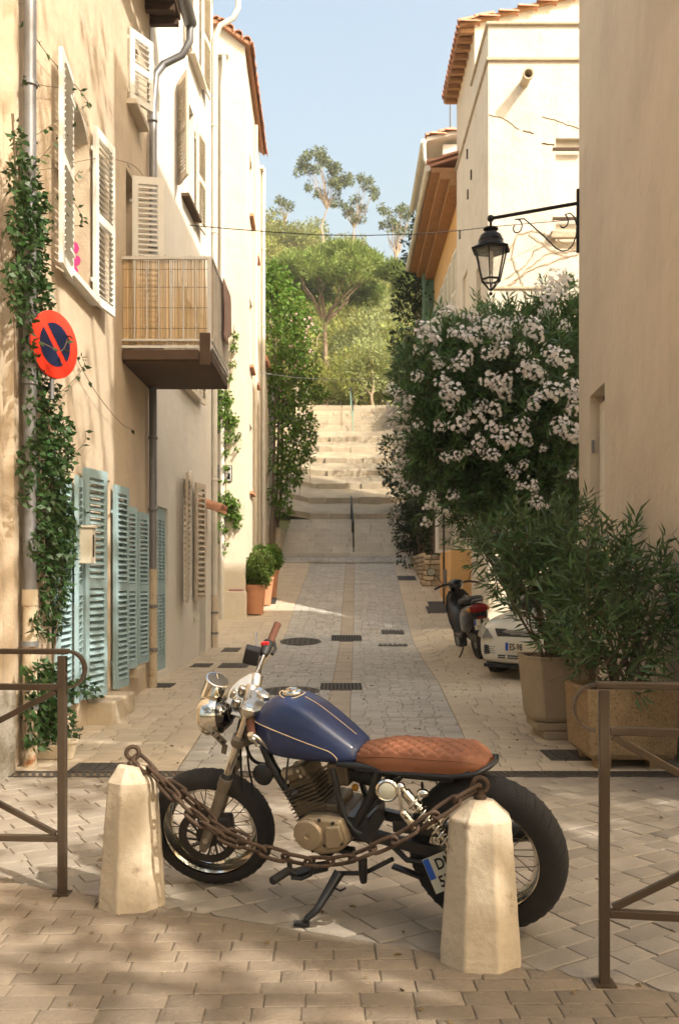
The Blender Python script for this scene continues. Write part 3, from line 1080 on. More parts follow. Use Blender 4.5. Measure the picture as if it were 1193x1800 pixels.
shutter(wh, on_white(13.76, .06), angW + R(180 + 10), .50, 1.08, 2.98, MT['shut_taupe'], 20, 1)
shutter(wh, on_white(14.40, .06), angW - R(10), .42, 1.08, 2.96, MT['shut_taupe'], 20, 1)
p = on_white(14.1, .03)
MB().ball((p[0], p[1], 2.98), .09, 8, (.5, 1, 1.5)).build('stone_boss', MT['trim'], wh, smooth=60)
p = on_white(14.62, .04)
MB().box(p[0] - .03, p[0] + .04, p[1] - .06, p[1] + .06, .75, .83).build('junction_box', MT['zinc_w'], wh, bevel=.005)
# entrance niche with its tiled hood, plaster pier beside it
a, b = on_white(14.95, .0), on_white(15.75, .0)
can = MB().add([(a[0] - .02, a[1], 2.66), (b[0] - .02, b[1], 2.66), (b[0] + .34, b[1], 2.54), (a[0] + .34, a[1], 2.54), (a[0] - .02, a[1], 2.74), (b[0] - .02, b[1], 2.74), (b[0] + .34, b[1], 2.60), (a[0] + .34, a[1], 2.60)],
               [(0, 1, 2, 3), (7, 6, 5, 4), (0, 4, 5, 1), (1, 5, 6, 2), (2, 6, 7, 3), (3, 7, 4, 0)]).build('door_hood', MT['tile'], wh)
for k in range(4):
    yk = lerp(a[1], b[1], (k + .5) / 4)
    inst('roof_tile', tile_mesh(), can, Vector((a[0] + .36, yk, 2.585)) - root_loc(wh), Euler((R(20), 0, R(90))))
drainpipe(wh, [(-1.80, 16.2, 11.9), (-1.80, 16.2, 11.6), (-1.88, 16.2, 11.42), (-2.12, 16.2, 11.28), (-2.21, 16.2, 11.05), (-2.215, 16.2, 6), (-2.215, 16.2, .1)], .048, MT['zinc_w'], brackets=(9.5, 7.6, 5.3, 3.2), lower=(.1, 1.15, MT['sand']))
rfw = MB().box(-4.5, -1.78, 11.6, 16.5, 12.28, 12.36).build('roof', MT['darkwood'], wh)
tile_edge(rfw, (-1.76, 11.7, 12.42), (-1.76, 16.45, 12.42), (-1, 0, .3), 2)

# ------------------------------------------------------------ left: cream house beyond the lane
cr = thing('cream_house', 'sunlit cream house with a tiled verge, rusty downpipe and hanging creeper', 'house', (-2.2, 20, 0))
c0, c1, c2 = (-6.5, 19.0), (-1.965, 19.0), (-2.06, 23.4)
mb = MB()
facade(mb, c0, c1, -.2, 12.55)
cl = math.hypot(c2[0] - c1[0], c2[1] - c1[1])
opc = [(1.2, 1.95, 9.55, 10.9), (1.2, 1.95, 6.2, 7.7), (1.2, 1.95, 3.4, 4.9), (3.0, 3.6, 9.3, 10.6), (3.0, 3.6, 6.2, 7.6)]
fc = facade(mb, c1, c2, -.2, 12.4, opc, .2)
mb.box(-6.5, -2.07, 23.28, 23.4, -.2, 12.4)
mb.add([(c0[0], 19, 12.55), (c1[0], 19, 12.55), (c1[0] - .55, 19, 12.98), (c0[0], 19, 13.0)], [(0, 1, 2, 3)])
mb.build('wall', MT['cream'], cr)
for o in opc:
    window_in(cr, *fc, *o, depth=.12, bars=2)
    a = fc[0] + fc[1] * (o[0] - .05)
    b = fc[0] + fc[1] * (o[1] + .05)
    MB().beam((a.x + .02, a.y, o[2] - .04), (b.x + .02, b.y, o[2] - .04), .13, .06).build('sill', MT['tile'], cr)
rfc = MB().add([(-6.5, 18.9, 12.98), (-2.5, 18.9, 12.98), (-1.86, 18.9, 12.52), (-1.94, 23.6, 12.40), (-2.5, 23.6, 12.9), (-6.5, 23.6, 12.98),
                (-6.5, 18.9, 13.06), (-2.5, 18.9, 13.06), (-1.86, 18.9, 12.60), (-1.94, 23.6, 12.48), (-2.5, 23.6, 12.98), (-6.5, 23.6, 13.06)],
               [(0, 5, 4, 1), (1, 4, 3, 2), (6, 7, 10, 11), (7, 8, 9, 10), (0, 1, 7, 6), (1, 2, 8, 7), (2, 3, 9, 8), (3, 4, 10, 9), (4, 5, 11, 10)]).build('roof', MT['tile'], cr)
tile_edge(rfc, (-3.4, 18.86, 13.02), (-2.55, 18.86, 13.02), (0, 1, .02), 1, .20)
tile_edge(rfc, (-2.45, 18.86, 12.98), (-1.92, 18.86, 12.60), (0, 1, 0), 1, .20)
for k in range(13):
    y = 18.95 + k * .36
    inst('roof_tile', tile_mesh(), rfc, Vector((-1.87 - .016 * k * .36, y, 12.56 - .025 * k * .36)) - root_loc(cr), Euler((R(-2), R(25), R(rng.uniform(-3, 3)))))
MB().box(-3.2, -2.30, 18.86, 18.995, 12.30, 12.42).build('gutter', MT['zinc_w'], cr, bevel=.02)
drainpipe(cr, [(-2.40, 18.90, 12.30), (-2.40, 18.90, 12.05), (-2.44, 18.92, 11.7), (-2.44, 18.93, 6), (-2.44, 18.93, .6)], .05, MT['zinc_w'], brackets=(9.9, 7.6, 5.0))
pl = MB().box(-3.3, -1.93, 18.93, 18.999, -.2, 1.18).build('plinth', MT['cream'], cr, bevel=.03)
MB().box(-2.30, -2.0, 18.926, 18.93, 1.19, 1.22).build('paint_smear', mat('smeared_paint', (.35, .12, .16), .8, var=.4, scale=20), cr)
drainpipe(cr, [(-1.98, 21.6, 12.2), (-1.99, 21.6, 6), (-2.0, 21.6, 1.2)], .045, MT['cream'], brackets=(8, 5))
# plaque
pq = thing('street_plaque', 'small black enamel street name plaque with white letters on the cream house', 'sign', (-2.5, 18.97, 3.6))
x0, x1, z0, z1 = P(374, 0, 18.98).x, P(408, 0, 18.98).x, P(0, 846, 18.98).z, P(0, 818, 18.98).z
MB().box(x0, x1, 18.965, 18.99, z0, z1).build('plate', mat('black_enamel', (.012, .012, .014), .3, var=0), pq, bevel=.004)
whm = mat('white_enamel', (.78, .76, .72), .4, var=0)
fr = MB()
for a, b, c, d in ((x0 + .02, x1 - .02, z1 - .03, z1 - .015), (x0 + .02, x1 - .02, z0 + .015, z0 + .03), (x1 - .035, x1 - .02, z0 + .03, z1 - .03), (x0 + .02, x0 + .035, z0 + .03, z1 - .03)):
    fr.box(a, b, 18.961, 18.966, c, d)
fr.build('border', whm, pq)
def text(body, size, M, material, parent, name='lettering', align='LEFT', sx=1.0, ext=.0008):
    cu = bpy.data.curves.new(name, 'FONT')
    cu.body = body
    cu.size = size
    cu.extrude = ext
    cu.offset = size * .022
    cu.align_x = align
    cu.resolution_u = 3
    tmp = bpy.data.objects.new('lettering_outline', cu)
    COL.objects.link(tmp)
    dg_ = bpy.context.evaluated_depsgraph_get()
    me = bpy.data.meshes.new_from_object(tmp.evaluated_get(dg_))
    bpy.data.objects.remove(tmp)
    me.transform(M @ Matrix.Diagonal((sx, 1, 1, 1)))
    me.materials.clear()
    me.materials.append(material)
    o = bpy.data.objects.new(name, me)
    COL.objects.link(o)
    o.parent = parent
    return o
for k, s in enumerate(('TRAVERSE', 'QUATRE VENTS', 'TRAVERSO', 'QUATRE')):
    text(s, .075, Matrix.Translation(Vector(((x0 + x1) / 2, 18.963, z1 - .10 - k * .066)) - pq.location) @ Matrix.Rotation(R(90), 4, 'X'), whm, pq, align='CENTER', sx=.62)

# ------------------------------------------------------------ left: narrow far house
fh = thing('pale_house', 'narrow pale house with a long white downpipe beside the flowering creeper', 'house', (-2.05, 25, 1))
mb = MB()
facade(mb, (-2.04, 23.42), (-2.02, 24.0), 0, 12.0)
mb.box(-6, -2.03, 23.42, 23.5, 0, 12.0)
mb.box(-6, -2.03, 23.9, 24.0, 0, 12.0)
facade(mb, (-2.02, 24.0), (-1.93, 27.6), 0, 7.2, [(1.0, 1.6, 3.0, 4.4), (2.4, 2.8, 2.2, 3.6)], .2)
mb.box(-6, -1.94, 27.5, 27.6, 0, 7.2)
mb.build('wall', MT['cream'], fh)
MB().box(-6, -1.9, 24.01, 27.7, 7.2, 7.35).build('roof', MT['tile'], fh)
MB().box(-6, -1.95, 23.4, 24.05, 12.0, 12.08).build('cap_stone', MT['white'], fh)
drainpipe(fh, [(-1.97, 23.62, 12.1), (-1.97, 23.62, 6), (-1.97, 23.62, 1.4)], .05, MT['zinc_w'], brackets=(10, 8, 5))

# ------------------------------------------------------------ right: near wall at the frame edge
nr_ = thing('sand_house', 'plain sand coloured house wall at the right edge with a recessed pale shutter', 'house', (2.9, 9, 0))
e0, e1 = (2.89, 11.0), (2.51, 5.55)
mb = MB()
eL = math.hypot(e1[0] - e0[0], e1[1] - e0[1])
ey = lambda y: (11.0 - y) * eL / (11.0 - 5.55)
fs_ = facade(mb, e0, e1, -.3, 13.2, [(ey(10.36), ey(9.60), .95, 3.50)], .22)
mb.box(2.895, 9.5, 10.88, 11.0, -.3, 13.2)
mb.box(2.515, 9.5, 5.551, 5.67, -.3, 13.2)
mb.box(2.9, 9.5, 5.7, 10.85, 13.0, 13.19)
mb.build('wall', MT['sand'], nr_)
sh = fs_[0] + fs_[1] * ey(10.33) - fs_[2] * .12
shutter(nr_, (sh.x, sh.y), math.atan2(fs_[1].y, fs_[1].x), .72, .97, 3.40, MT['shut_cream'], 1, 1, louvre=False)
bk = fs_[0] + fs_[1] * ey(9.98) - fs_[2] * .19
MB().beam((bk.x, bk.y + .4, 2.2), (bk.x, bk.y - .42, 2.2), .03, 2.6).build('window', MT['dark'], nr_)  # near-black sheet behind the shutter, in place of the shaded inside
hg = fs_[0] + fs_[1] * ey(10.34) - fs_[2] * .03
MB().tube([(hg.x, hg.y, 2.86), (hg.x, hg.y, 3.0)], .018, 8).build('hinge', MT['zinc'], nr_)
# parapet house
ph = thing('parapet_house', 'tall weathered cream house with a stepped parapet, clay spout and tiled gable', 'house', (4, 18, 0))
XP = 2.775
zt1, zt2 = P(0, 103, 17).z, P(0, 45, 17).z
mb = MB()
facade(mb, (XP, 17.0), (9, 17.0), -.2, zt2, [(4.03 - XP, 4.95 - XP, 7.6, P(0, 243, 17).z)], .12)
facade(mb, (XP, 21.6), (XP, 17.0), -.2, zt1, [(1.1, 1.8, 6.6, 8.2), (3.1, 3.7, 6.4, 7.7)], .16)
facade(mb, (XP, 19.05), (XP, 17.001), zt1 + .001, zt2)
mb.box(XP + .001, 9, 18.95, 19.05, zt1, zt2)
mb.build('wall', MT['old'], ph)
MB().box(4.02, 4.96, 17.09, 17.11, 7.6, P(0, 243, 17).z).build('shutter', MT['shut_cream'], ph)
for z in (P(0, 262, 17).z, P(0, 384, 17).z):
    MB().box(3.98, 4.55, 16.985, 17.03, z - .025, z + .025).build('hinge', MT['rust'], ph)
MB().box(XP - .05, 9, 16.95, 19.1, zt2, zt2 + .055).build('coping', MT['stone'], ph, bevel=.015)
lg = MB().box(XP - .045, 9, 16.955, 17.0, zt1 - .05, zt1 + .015)
lg.box(XP - .045, XP, 17.0, 21.6, zt1 - .05, zt1 + .015)
lg.build('string_course', MT['stone'], ph, bevel=.012)
c = P(921, 147, 17)
sp = MB()
Mx = Matrix.Translation((c.x, 17.0, c.z + .01)) @ Matrix.Rotation(R(94), 4, 'X')
sp.lathe([(.085, 0), (.085, .30), (.102, .30), (.102, .38), (.075, .38), (.07, .05), (.001, .05)], 16, Mx, cap=False)
sp.build('clay_spout', MT['stone'], ph, smooth=40)
MB().lathe([(.072, .12), (.0001, .12)], 16, Mx, cap=False).build('spout_hole', MT['dark'], ph)  # near-black disc in place of the shade inside the spout
# gable storey behind
gy0, gy1 = 19.08, 22.0
zE = P(0, 42, 19.1).z
mb = MB()
mb.add([(2.83, gy0, zt1 - 1.2), (9, gy0, zt1 - 1.2), (9, gy0, zE + 1.6), (2.83, gy0, zE - .02)], [(0, 1, 2, 3)])
mb.add([(2.83, gy1, 6), (2.83, gy0, 6), (2.83, gy0, zE - .02), (2.83, gy1, zE - .02)], [(0, 1, 2, 3)])
mb.add([(9, gy1, 6), (2.83, gy1, 6), (2.83, gy1, zE - .02), (9, gy1, zE + 1.6)], [(0, 1, 2, 3)])
mb.build('gable_wall', MT['cream'], ph)
rfp = MB()
sl = 1.62 / 6.17
e_x = 2.52
rfp.add([(e_x, gy0 - .08, zE - .02 - .31 * sl), (9.2, gy0 - .08, zE + 1.66), (9.2, gy1 + .1, zE + 1.66), (e_x, gy1 + .1, zE - .02 - .31 * sl),
         (e_x, gy0 - .08, zE + .05 - .31 * sl), (9.2, gy0 - .08, zE + 1.73), (9.2, gy1 + .1, zE + 1.73), (e_x, gy1 + .1, zE + .05 - .31 * sl)],
        [(0, 3, 2, 1), (4, 5, 6, 7), (0, 1, 5, 4), (1, 2, 6, 5), (2, 3, 7, 6), (3, 0, 4, 7)])
rfpo = rfp.build('roof', MT['soffit'], ph)
tile_edge(rfpo, (e_x - .03, gy0, zE - .02), (e_x - .03, gy1, zE - .02), (1, 0, sl), 2, .2)
for k in range(14):
    s = k * .40
    inst('roof_tile', tile_mesh(), rfpo, Vector((e_x + s, gy0 - .06, zE + .03 - .31 * sl + s * sl)) - root_loc(ph), Euler((R(0), -math.atan(sl), R(-90)), 'XYZ'))
for k in range(10):
    y = gy0 + k * .31
    MB().box(e_x + .02, 2.83, y, y + .1, zE - .19, zE - .10).build('rafter', MT['soffit'], rfpo)
for uu, v0, v1, yy in ((816, 405, 418, 20.9), (824, 330, 352, 19.6), (829, 298, 315, 19.1), (823, 255, 285, 19.7)):
    p = P(uu, (v0 + v1) / 2, yy)
    MB().box(XP - .03, XP + .01, yy, yy + .05, p.z - .10, p.z + .10).build('shutter_hook', MT['rust'], ph)
# cracks and dead creeper on the sunlit face
def face_line(pts, y, r, m, name, jag=0):
    q = []
    for (u0, v0), (u1, v1) in zip(pts, pts[1:]):
        k = max(2, int(math.hypot(u1 - u0, v1 - v0) / 4))
        for i in range(k):
            t = i / k
            p = P(lerp(u0, u1, t) + rng.uniform(-jag, jag), lerp(v0, v1, t) + rng.uniform(-jag, jag), y)
            q.append((p.x, y, p.z))
    p = P(*pts[-1], y)
    q.append((p.x, y, p.z))
    return MB().tube(q, r, 5).build(name, m, ph)
crk = mat('crack_brown', (.16, .11, .07), .95, var=.2)  # dark brown for the thin crack lines
face_line([(858, 202), (885, 208), (912, 228)], 17.0, .009, crk, 'crack', 1.2)
face_line([(918, 230), (938, 235)], 17.0, .012, crk, 'crack', 1.2)
face_line([(952, 205), (978, 212), (1016, 226)], 17.0, .009, crk, 'crack', 1.2)
face_line([(952, 252), (974, 255)], 17.0, .014, crk, 'crack', .8)
tw_ = mat('dry_twig', (.40, .29, .19), .9, var=.2)
for pts in ([(895, 440), (910, 412), (940, 404), (975, 420), (1012, 438)], [(900, 500), (930, 470), (960, 445), (1016, 440)], [(905, 420), (898, 450), (915, 490), (925, 520)],
            [(880, 510), (930, 475), (985, 455), (1016, 446)], [(930, 410), (965, 436), (1000, 452)], [(888, 490), (925, 465), (940, 440), (958, 430)], [(955, 406), (966, 425), (985, 425)]):
    face_line(pts, 16.985, .007, tw_, 'dead_creeper', 1.5)
a = P(966, 410, 17)
b = P(1016, 418, 17)
MB().box(a.x, b.x + .3, 16.90, 17.0, a.z - .12, a.z + .02).build('ledge', MT['stone'], ph, bevel=.02)
MB().box(P(868, 0, 17).x, P(1000, 0, 17).x, 16.97, 17.0, P(0, 508, 17).z, P(0, 504, 17).z).build('ledge', MT['stone'], ph)

# ------------------------------------------------------------ right: orange house with corbelled eaves
og = thing('orange_house', 'orange plastered house with deep brick corbelled eaves and pale shutters', 'house', (2.9, 25, 0))
mb = MB()
o0, o1 = (2.95, 28.6), (2.92, 21.62)
facade(mb, o0, o1, .3, 11.0, [(.7, 1.4, 7.6, 9.6), (2.5, 3.3, 7.6, 9.6), (4.4, 5.2, 7.6, 9.6)], .2)
mb.box(2.96, 4.3, 28.5, 28.6, .3, 11.0)
mb.box(2.93, 4.3, 21.62, 21.7, .3, 11.0)
mb.box(4.25, 4.3, 21.7, 28.5, .3, 11.0)
mb.build('wall', MT['orange'], og)
for y in (22.55, 23.4, 24.3, 25.2, 26.2, 27.1):
    shutter(og, (2.90, y), R(90 + 3), .62, 7.55, 9.65, MT['shut_white'], 12, 2)
rfo = MB()
for k, (w0, z0, z1) in enumerate(((.30, 10.80, 10.95), (.54, 10.955, 11.10), (.74, 11.105, 11.22))):
    rfo.add([(2.92 - w0, 21.64, z0), (2.97 - w0, 28.7, z0), (4, 28.7, z0), (4, 21.64, z0), (2.92 - w0, 21.64, z1), (2.97 - w0, 28.7, z1), (4, 28.7, z1), (4, 21.64, z1)],
            [(0, 1, 2, 3), (7, 6, 5, 4), (0, 4, 5, 1), (1, 5, 6, 2), (2, 6, 7, 3), (3, 7, 4, 0)])
rfo = rfo.build('roof', MT['soffit'], og)
MB().add([(2.14, 21.64, 11.24), (2.19, 28.75, 11.24), (4.4, 28.75, 11.95), (4.4, 21.64, 11.95), (2.14, 21.64, 11.30), (2.19, 28.75, 11.30), (4.4, 28.75, 12.01), (4.4, 21.64, 12.01)],
         [(0, 1, 2, 3), (7, 6, 5, 4), (0, 4, 5, 1), (1, 5, 6, 2), (2, 6, 7, 3), (3, 7, 4, 0)]).build('tile_bed', MT['tile'], rfo)
tile_edge(rfo, (2.10, 21.7, 11.33), (2.15, 28.7, 11.33), (1, 0, .32), 2, .2)
MB().tube([(2.10, 21.66, 11.22), (2.15, 28.72, 11.22)], .075, 12).build('gutter', MT['zinc_w'], og, smooth=40)
shutter(og, (3.0, 28.45), R(180 + 8), .42, 9.3, 11.05, MT['shut_green'], 8, 2, label='green shutter standing out under the far end of the brick eaves')
shutter(og, (3.0, 28.40), R(180 + 8), .40, 7.4, 9.1, MT['shut_green'], 8, 2)
a = P(763, 890, 21)
shutter(og, (a.x + .52, 21), R(180), .50, P(0, 972, 21).z, P(0, 890, 21).z, MT['shut_white'], 9, 1, label='white louvred shutter standing open below the oleander')
MB().box(2.34, 2.92, 19.2, 21.2, .2, 2.05).build('garden_wall', MT['orange'], og, bevel=.02)
MB().tube([(2.31, 20.2, .6), (2.31, 20.2, 2.9)], .02, 6).build('cable', MT['black_iron'], og)
MB().box(2.28, 2.335, 19.85, 20.0, 1.25, 1.65).build('meter_box', MT['zinc'], og, bevel=.01)
ah = thing('attic_house', 'set-back roof with pale mortared tiles and a bent gutter above the brick eaves', 'house', (3, 25, 12))
mb = MB()
mb.box(2.75, 4.35, 24.2, 28.4, 11.3, 13.0)
mb.build('wall', MT['white'], ah)
rfa = MB().add([(2.30, 24.0, 13.0), (2.34, 28.5, 13.0), (4.5, 28.5, 13.5), (4.5, 24.0, 13.5), (2.30, 24.0, 13.1), (2.34, 28.5, 13.1), (4.5, 28.5, 13.6), (4.5, 24.0, 13.6)],
               [(0, 1, 2, 3), (7, 6, 5, 4), (0, 4, 5, 1), (1, 5, 6, 2), (2, 6, 7, 3), (3, 7, 4, 0)]).build('roof', MT['white'], ah)
tile_edge(rfa, (2.28, 24.05, 13.12), (2.32, 28.4, 13.12), (1, 0, .24), 2, .2)
for k in range(6):
    inst('roof_tile', tile_mesh(), rfa, Vector((2.4 + k * .4, 24.0, 13.14 + k * .4 * .24)) - root_loc(ah), Euler((0, -.235, R(-90))))
MB().tube([(2.22, 24.0, 12.98), (2.26, 28.5, 12.98)], .08, 12).build('gutter', MT['zinc_w'], ah, smooth=40)
MB().tube([(2.22, 24.0, 12.95), (2.24, 23.98, 12.5), (2.34, 23.95, 12.3), (2.62, 23.95, 12.2)], .05, 10).build('drainpipe', MT['zinc_w'], ah, smooth=40)
MB().tube([(2.98, 24.5, 13.1), (2.98, 24.5, 15.0)], .025, 6).build('aerial', MT['zinc'], ah)
# rubble retaining wall under the hedge
rw = thing('rubble_wall', 'low rubble stone wall under the dark hedge by the stairs', 'wall', (2.3, 23, 1.5))
MB().box(2.08, 2.9, 22.2, 26.3, 1.0, 1.95).build('core', MT['ground'], rw)
for face in ('x', 'y'):
    z = 1.05
    while z < 2.0:
        h = rng.uniform(.09, .15)
        a = 22.15 if face == 'x' else 2.04
        end = 26.3 if face == 'x' else 2.9
        while a < end:
            l = rng.uniform(.14, .32)
            dz = rng.uniform(-.012, .012)
            if face == 'x':
                m_ = MB().box(2.02 - rng.uniform(0, .03), 2.1, a + .01, a + l - .01, z + dz, z + h - .015)
            else:
                m_ = MB().box(a + .01, a + l - .01, 22.14 - rng.uniform(0, .03), 22.22, z + dz, z + h - .015)
            m_.build('stone', MT['rubble'], rw, bevel=.02)
            a += l
        z += h
# ------------------------------------------------------------ the motorcycle
def enamel(name, col, rough=.3, metal=0.0, **k):
    k.setdefault('var', .05)
    return mat(name, col, rough, metal, scale=8, local=True, **k)
BK = dict(
    tank=enamel('navy_tank_paint', (.010, .022, .078), .40, coat=.2, var=.35, spec=.5),
    stripe=enamel('cream_pinstripe', (.55, .42, .25), .5),
    leather=enamel('tan_leather', (.20, .072, .030), .45, var=.18, bump=.25, bscale=220, spec=.4),
    thread=enamel('stitch_thread', (.42, .24, .14), .8),
    chrome=enamel('chrome', (.72, .68, .60), .10, 1.0, var=0),
    alu=enamel('brushed_aluminium', (.60, .56, .49), .32, 1.0, var=.08),
    alud=enamel('dull_fork_alloy', (.20, .165, .125), .55, .55, var=.15),
    case=enamel('tan_engine_case', (.36, .28, .185), .48, .45, var=.12, bump=.15, bscale=120),
    fin=enamel('cylinder_alloy', (.17, .135, .095), .55, .7, var=.2),
    black=enamel('black_frame_paint', (.012, .012, .013), .35, spec=.5),
    rubber=enamel('tyre_rubber', (.022, .020, .019), .75, var=.2, bump=.2, bscale=120),
    blackp=enamel('black_plastic', (.018, .017, .016), .5),
    grip=enamel('brown_rubber_grip', (.10, .038, .022), .7, bump=.3, bscale=300),
    lens=enamel('lamp_lens', (.55, .55, .46), .12, spec=.6),
    red=enamel('red_switch', (.45, .02, .02), .4),
    glass=enamel('instrument_glass', (.06, .055, .05), .05, spec=.7),
    blue=enamel('plate_blue', (.02, .09, .42), .4),
    plate=enamel('plate_white', (.62, .57, .44), .5),
    ink=enamel('plate_ink', (.01, .01, .01), .6),
)
th_ = R(24)
lam = R(10)
BR = Vector((.610, 3.70, .002))
fwd = Vector((-math.cos(th_), math.sin(th_), 0))
lft0 = Vector((-math.sin(th_), -math.cos(th_), 0))
lft = lft0 * math.cos(lam) - Vector((0, 0, 1)) * math.sin(lam)
upv = Vector((0, 0, 1)) * math.cos(lam) + lft0 * math.sin(lam)
BM = Matrix(((fwd.x, lft.x, upv.x, BR.x), (fwd.y, lft.y, upv.y, BR.y), (fwd.z, lft.z, upv.z, BR.z), (0, 0, 0, 1)))
BI = BM.inverted()
def bp(u, v, y=0.0):
    """point on the motorcycle, y metres left of its middle plane, that the photo shows at pixel (u, v)"""
    d = Vector(((u - U0) / F, 1, -(v - V0) / F))
    c = Vector((0, 0, CAMH))
    t = ((BR - c).dot(lft) + y) / d.dot(lft)
    return BI @ (c + d * t)
def bw(u, v, yd):
    return BI @ P(u, v, yd)
mc = thing('motorcycle', 'dark blue cafe racer motorcycle with quilted tan seat parked behind the chain', 'motorcycle', BR)
mc.rotation_euler = BM.to_euler()
def part(mb_, name, m, parent=mc, **k):
    return mb_.build(name, BK[m] if isinstance(m, str) else m, parent, local=True, **k)
RX = lambda c: Matrix.Translation(Vector(c)) @ Matrix.Rotation(R(-90), 4, 'X')     # lathe axis along +y

def tyre_prof(Ro, Ri, wd, n=14):
    pr = []
    for k in range(n + 1):
        a = math.pi * (k / n)
        x = -math.cos(a) * wd / 2
        h = (math.sin(a)) ** .62
        pr.append((Ri + (Ro - Ri) * h, x))
    return pr
def wheel(cx, cz, Ro, wd, rim, T, hubr, nsp, disc=False):
    C = Matrix.Translation((cx, 0, cz))
    def go(mb_, name, m, par, **k):
        mb_.xf(T)
        return part(mb_, name, m, par, **k)
    ax = C @ Matrix.Rotation(R(-90), 4, 'X')
    rw = wd * .42
    rm = MB().lathe([(rim, -rw), (rim + .012, -rw), (rim + .010, -rw + .006), (rim - .010, -rw + .014), (rim - .022, -.012), (rim - .022, .012), (rim - .010, rw - .014), (rim + .010, rw - .006), (rim + .012, rw), (rim, rw),
                     (rim - .016, rw - .016), (rim - .028, .012), (rim - .028, -.012), (rim - .016, -rw + .016), (rim, -rw)], 56, ax, cap=False)
    wo = go(rm, 'wheel', 'chrome', mc, smooth=35)
    go(MB().lathe(tyre_prof(Ro, rim + .004, wd, 18), 72, ax, cap=False), 'tyre', 'rubber', wo, smooth=60)
    # moulded tread: slanted ribs round the shoulders
    tr = MB()
    nb = 46
    for k in range(nb):
        for s in (-1, 1):
            a0 = 2 * math.pi * (k + (.5 if s > 0 else 0)) / nb
            pts = []
            for j in range(6):
                q = j / 5
                ang = math.pi * (.5 + s * lerp(.02, .30, q))
                x = -math.cos(ang) * wd / 2
                rr = rim + .004 + (Ro - rim - .004) * math.sin(ang) ** .62
                aa = a0 + .11 * q
                pts.append((cx + math.cos(aa) * (rr - .0016), x, cz + math.sin(aa) * (rr - .0016)))
            tr.tube(pts, [.0022, .0038, .0042, .0042, .0036, .002], 4)
    go(tr, 'tread', 'rubber', wo, kind='stuff')
    go(MB().lathe([(.018, -.075), (hubr * 1.0, -.06), (hubr * 1.15, -.055), (hubr * 1.15, -.045), (hubr * .8, -.035), (hubr * .8, .035), (hubr * 1.15, .045), (hubr * 1.15, .055), (hubr, .06), (.018, .075)], 28, ax), 'hub', 'black' if disc else 'alud', wo, smooth=35)
    for k in range(nsp):
        s = 1 if k % 2 else -1
        a = 2 * math.pi * k / nsp
        b = a + (.55 if (k // 2) % 2 else -.55)
        p0 = (cx + math.cos(b) * hubr * 1.08, s * .05, cz + math.sin(b) * hubr * 1.08)
        p1 = (cx + math.cos(a) * (rim - .024), s * .006, cz + math.sin(a) * (rim - .024))
        go(MB().tube([p0, p1], .0021, 5), 'spoke', 'black' if disc else 'alud', wo)
    if disc:
        d = MB().lathe([(.098, -.0025), (.135, -.0025), (.135, .0025), (.098, .0025), (.098, -.0025)], 48, C @ Matrix.Translation((0, .078, 0)) @ Matrix.Rotation(R(-90), 4, 'X'), cap=False)
        for k in range(14):
            a = 2 * math.pi * k / 14
            d.beam((cx + math.cos(a) * .045, .078, cz + math.sin(a) * .045), (cx + math.cos(a + .35) * .100, .078, cz + math.sin(a + .35) * .100), .009, .005, up=(0, 1, 0))
        d.lathe([(.02, -.004), (.055, -.004), (.055, .004), (.02, .004)], 24, C @ Matrix.Translation((0, .076, 0)) @ Matrix.Rotation(R(-90), 4, 'X'))
        go(d, 'brake_disc', enamel('dark_disc', (.05, .045, .042), .45, .7), wo, smooth=30)
    return wo
# steering: turned to the left about the raked head
rake = R(24)
axv = Vector((-math.sin(rake), 0, math.cos(rake)))
S0 = Vector((1.0, 0, .80))
steer = Matrix.Translation(S0) @ Matrix.Rotation(R(17), 4, axv) @ Matrix.Translation(-S0)
def along(h, off=.045):
    """point h above the ground on the (unsteered) fork line"""
    k = (h - S0.z) / axv.z
    return Vector((S0.x + axv.x * k + off * math.cos(rake), 0, h + off * math.sin(rake)))
I4 = Matrix.Identity(4)
wheel(0, .325, .325, .134, .222, I4, .055, 36)
fa = along(.272)
wheel(fa.x, .29, .29, .105, .215, steer, .045, 36, disc=True)
# fork
fk = MB()
for s in (-1, 1):
    a, b = along(.90), along(.52)
    fk.tube([(a.x, s * .092, a.z), (b.x, s * .092, b.z)], .0175, 14)
fko = part(fk.xf(steer), 'fork', 'chrome', smooth=40)
for s in (-1, 1):
    lw = MB()
    a, b, c = along(.565), along(.50), along(.235)
    dd = (c - a).normalized()
    lw.tube([(a.x, s * .092, a.z), (a.x + dd.x * .045, s * .092, a.z + dd.z * .045), (a.x + dd.x * .05, s * .092, a.z + dd.z * .05), (c.x, s * .092, c.z), (c.x + dd.x * .03, s * .092, c.z + dd.z * .03)], [.030, .030, .0255, .0245, .016], 16)
    part(lw.xf(steer), 'fork_leg', 'alud', fko, smooth=40)
    st_ = MB().tube([along(.57) + Vector((0, s * .092, 0)), along(.585) + Vector((0, s * .092, 0))], [.026, .020], 12)
    part(st_.xf(steer), 'dust_seal', 'blackp', fko, smooth=40)
part(MB().tube([(fa.x, -.125, .29), (fa.x, .125, .29)], .012, 12).xf(steer), 'axle', 'alu', fko, smooth=40)
# brake caliper behind the left leg
cal = MB().box(fa.x - .13, fa.x - .06, .055, .115, .31, .40)
part(cal.xf(steer), 'caliper', 'blackp', fko, bevel=.015)
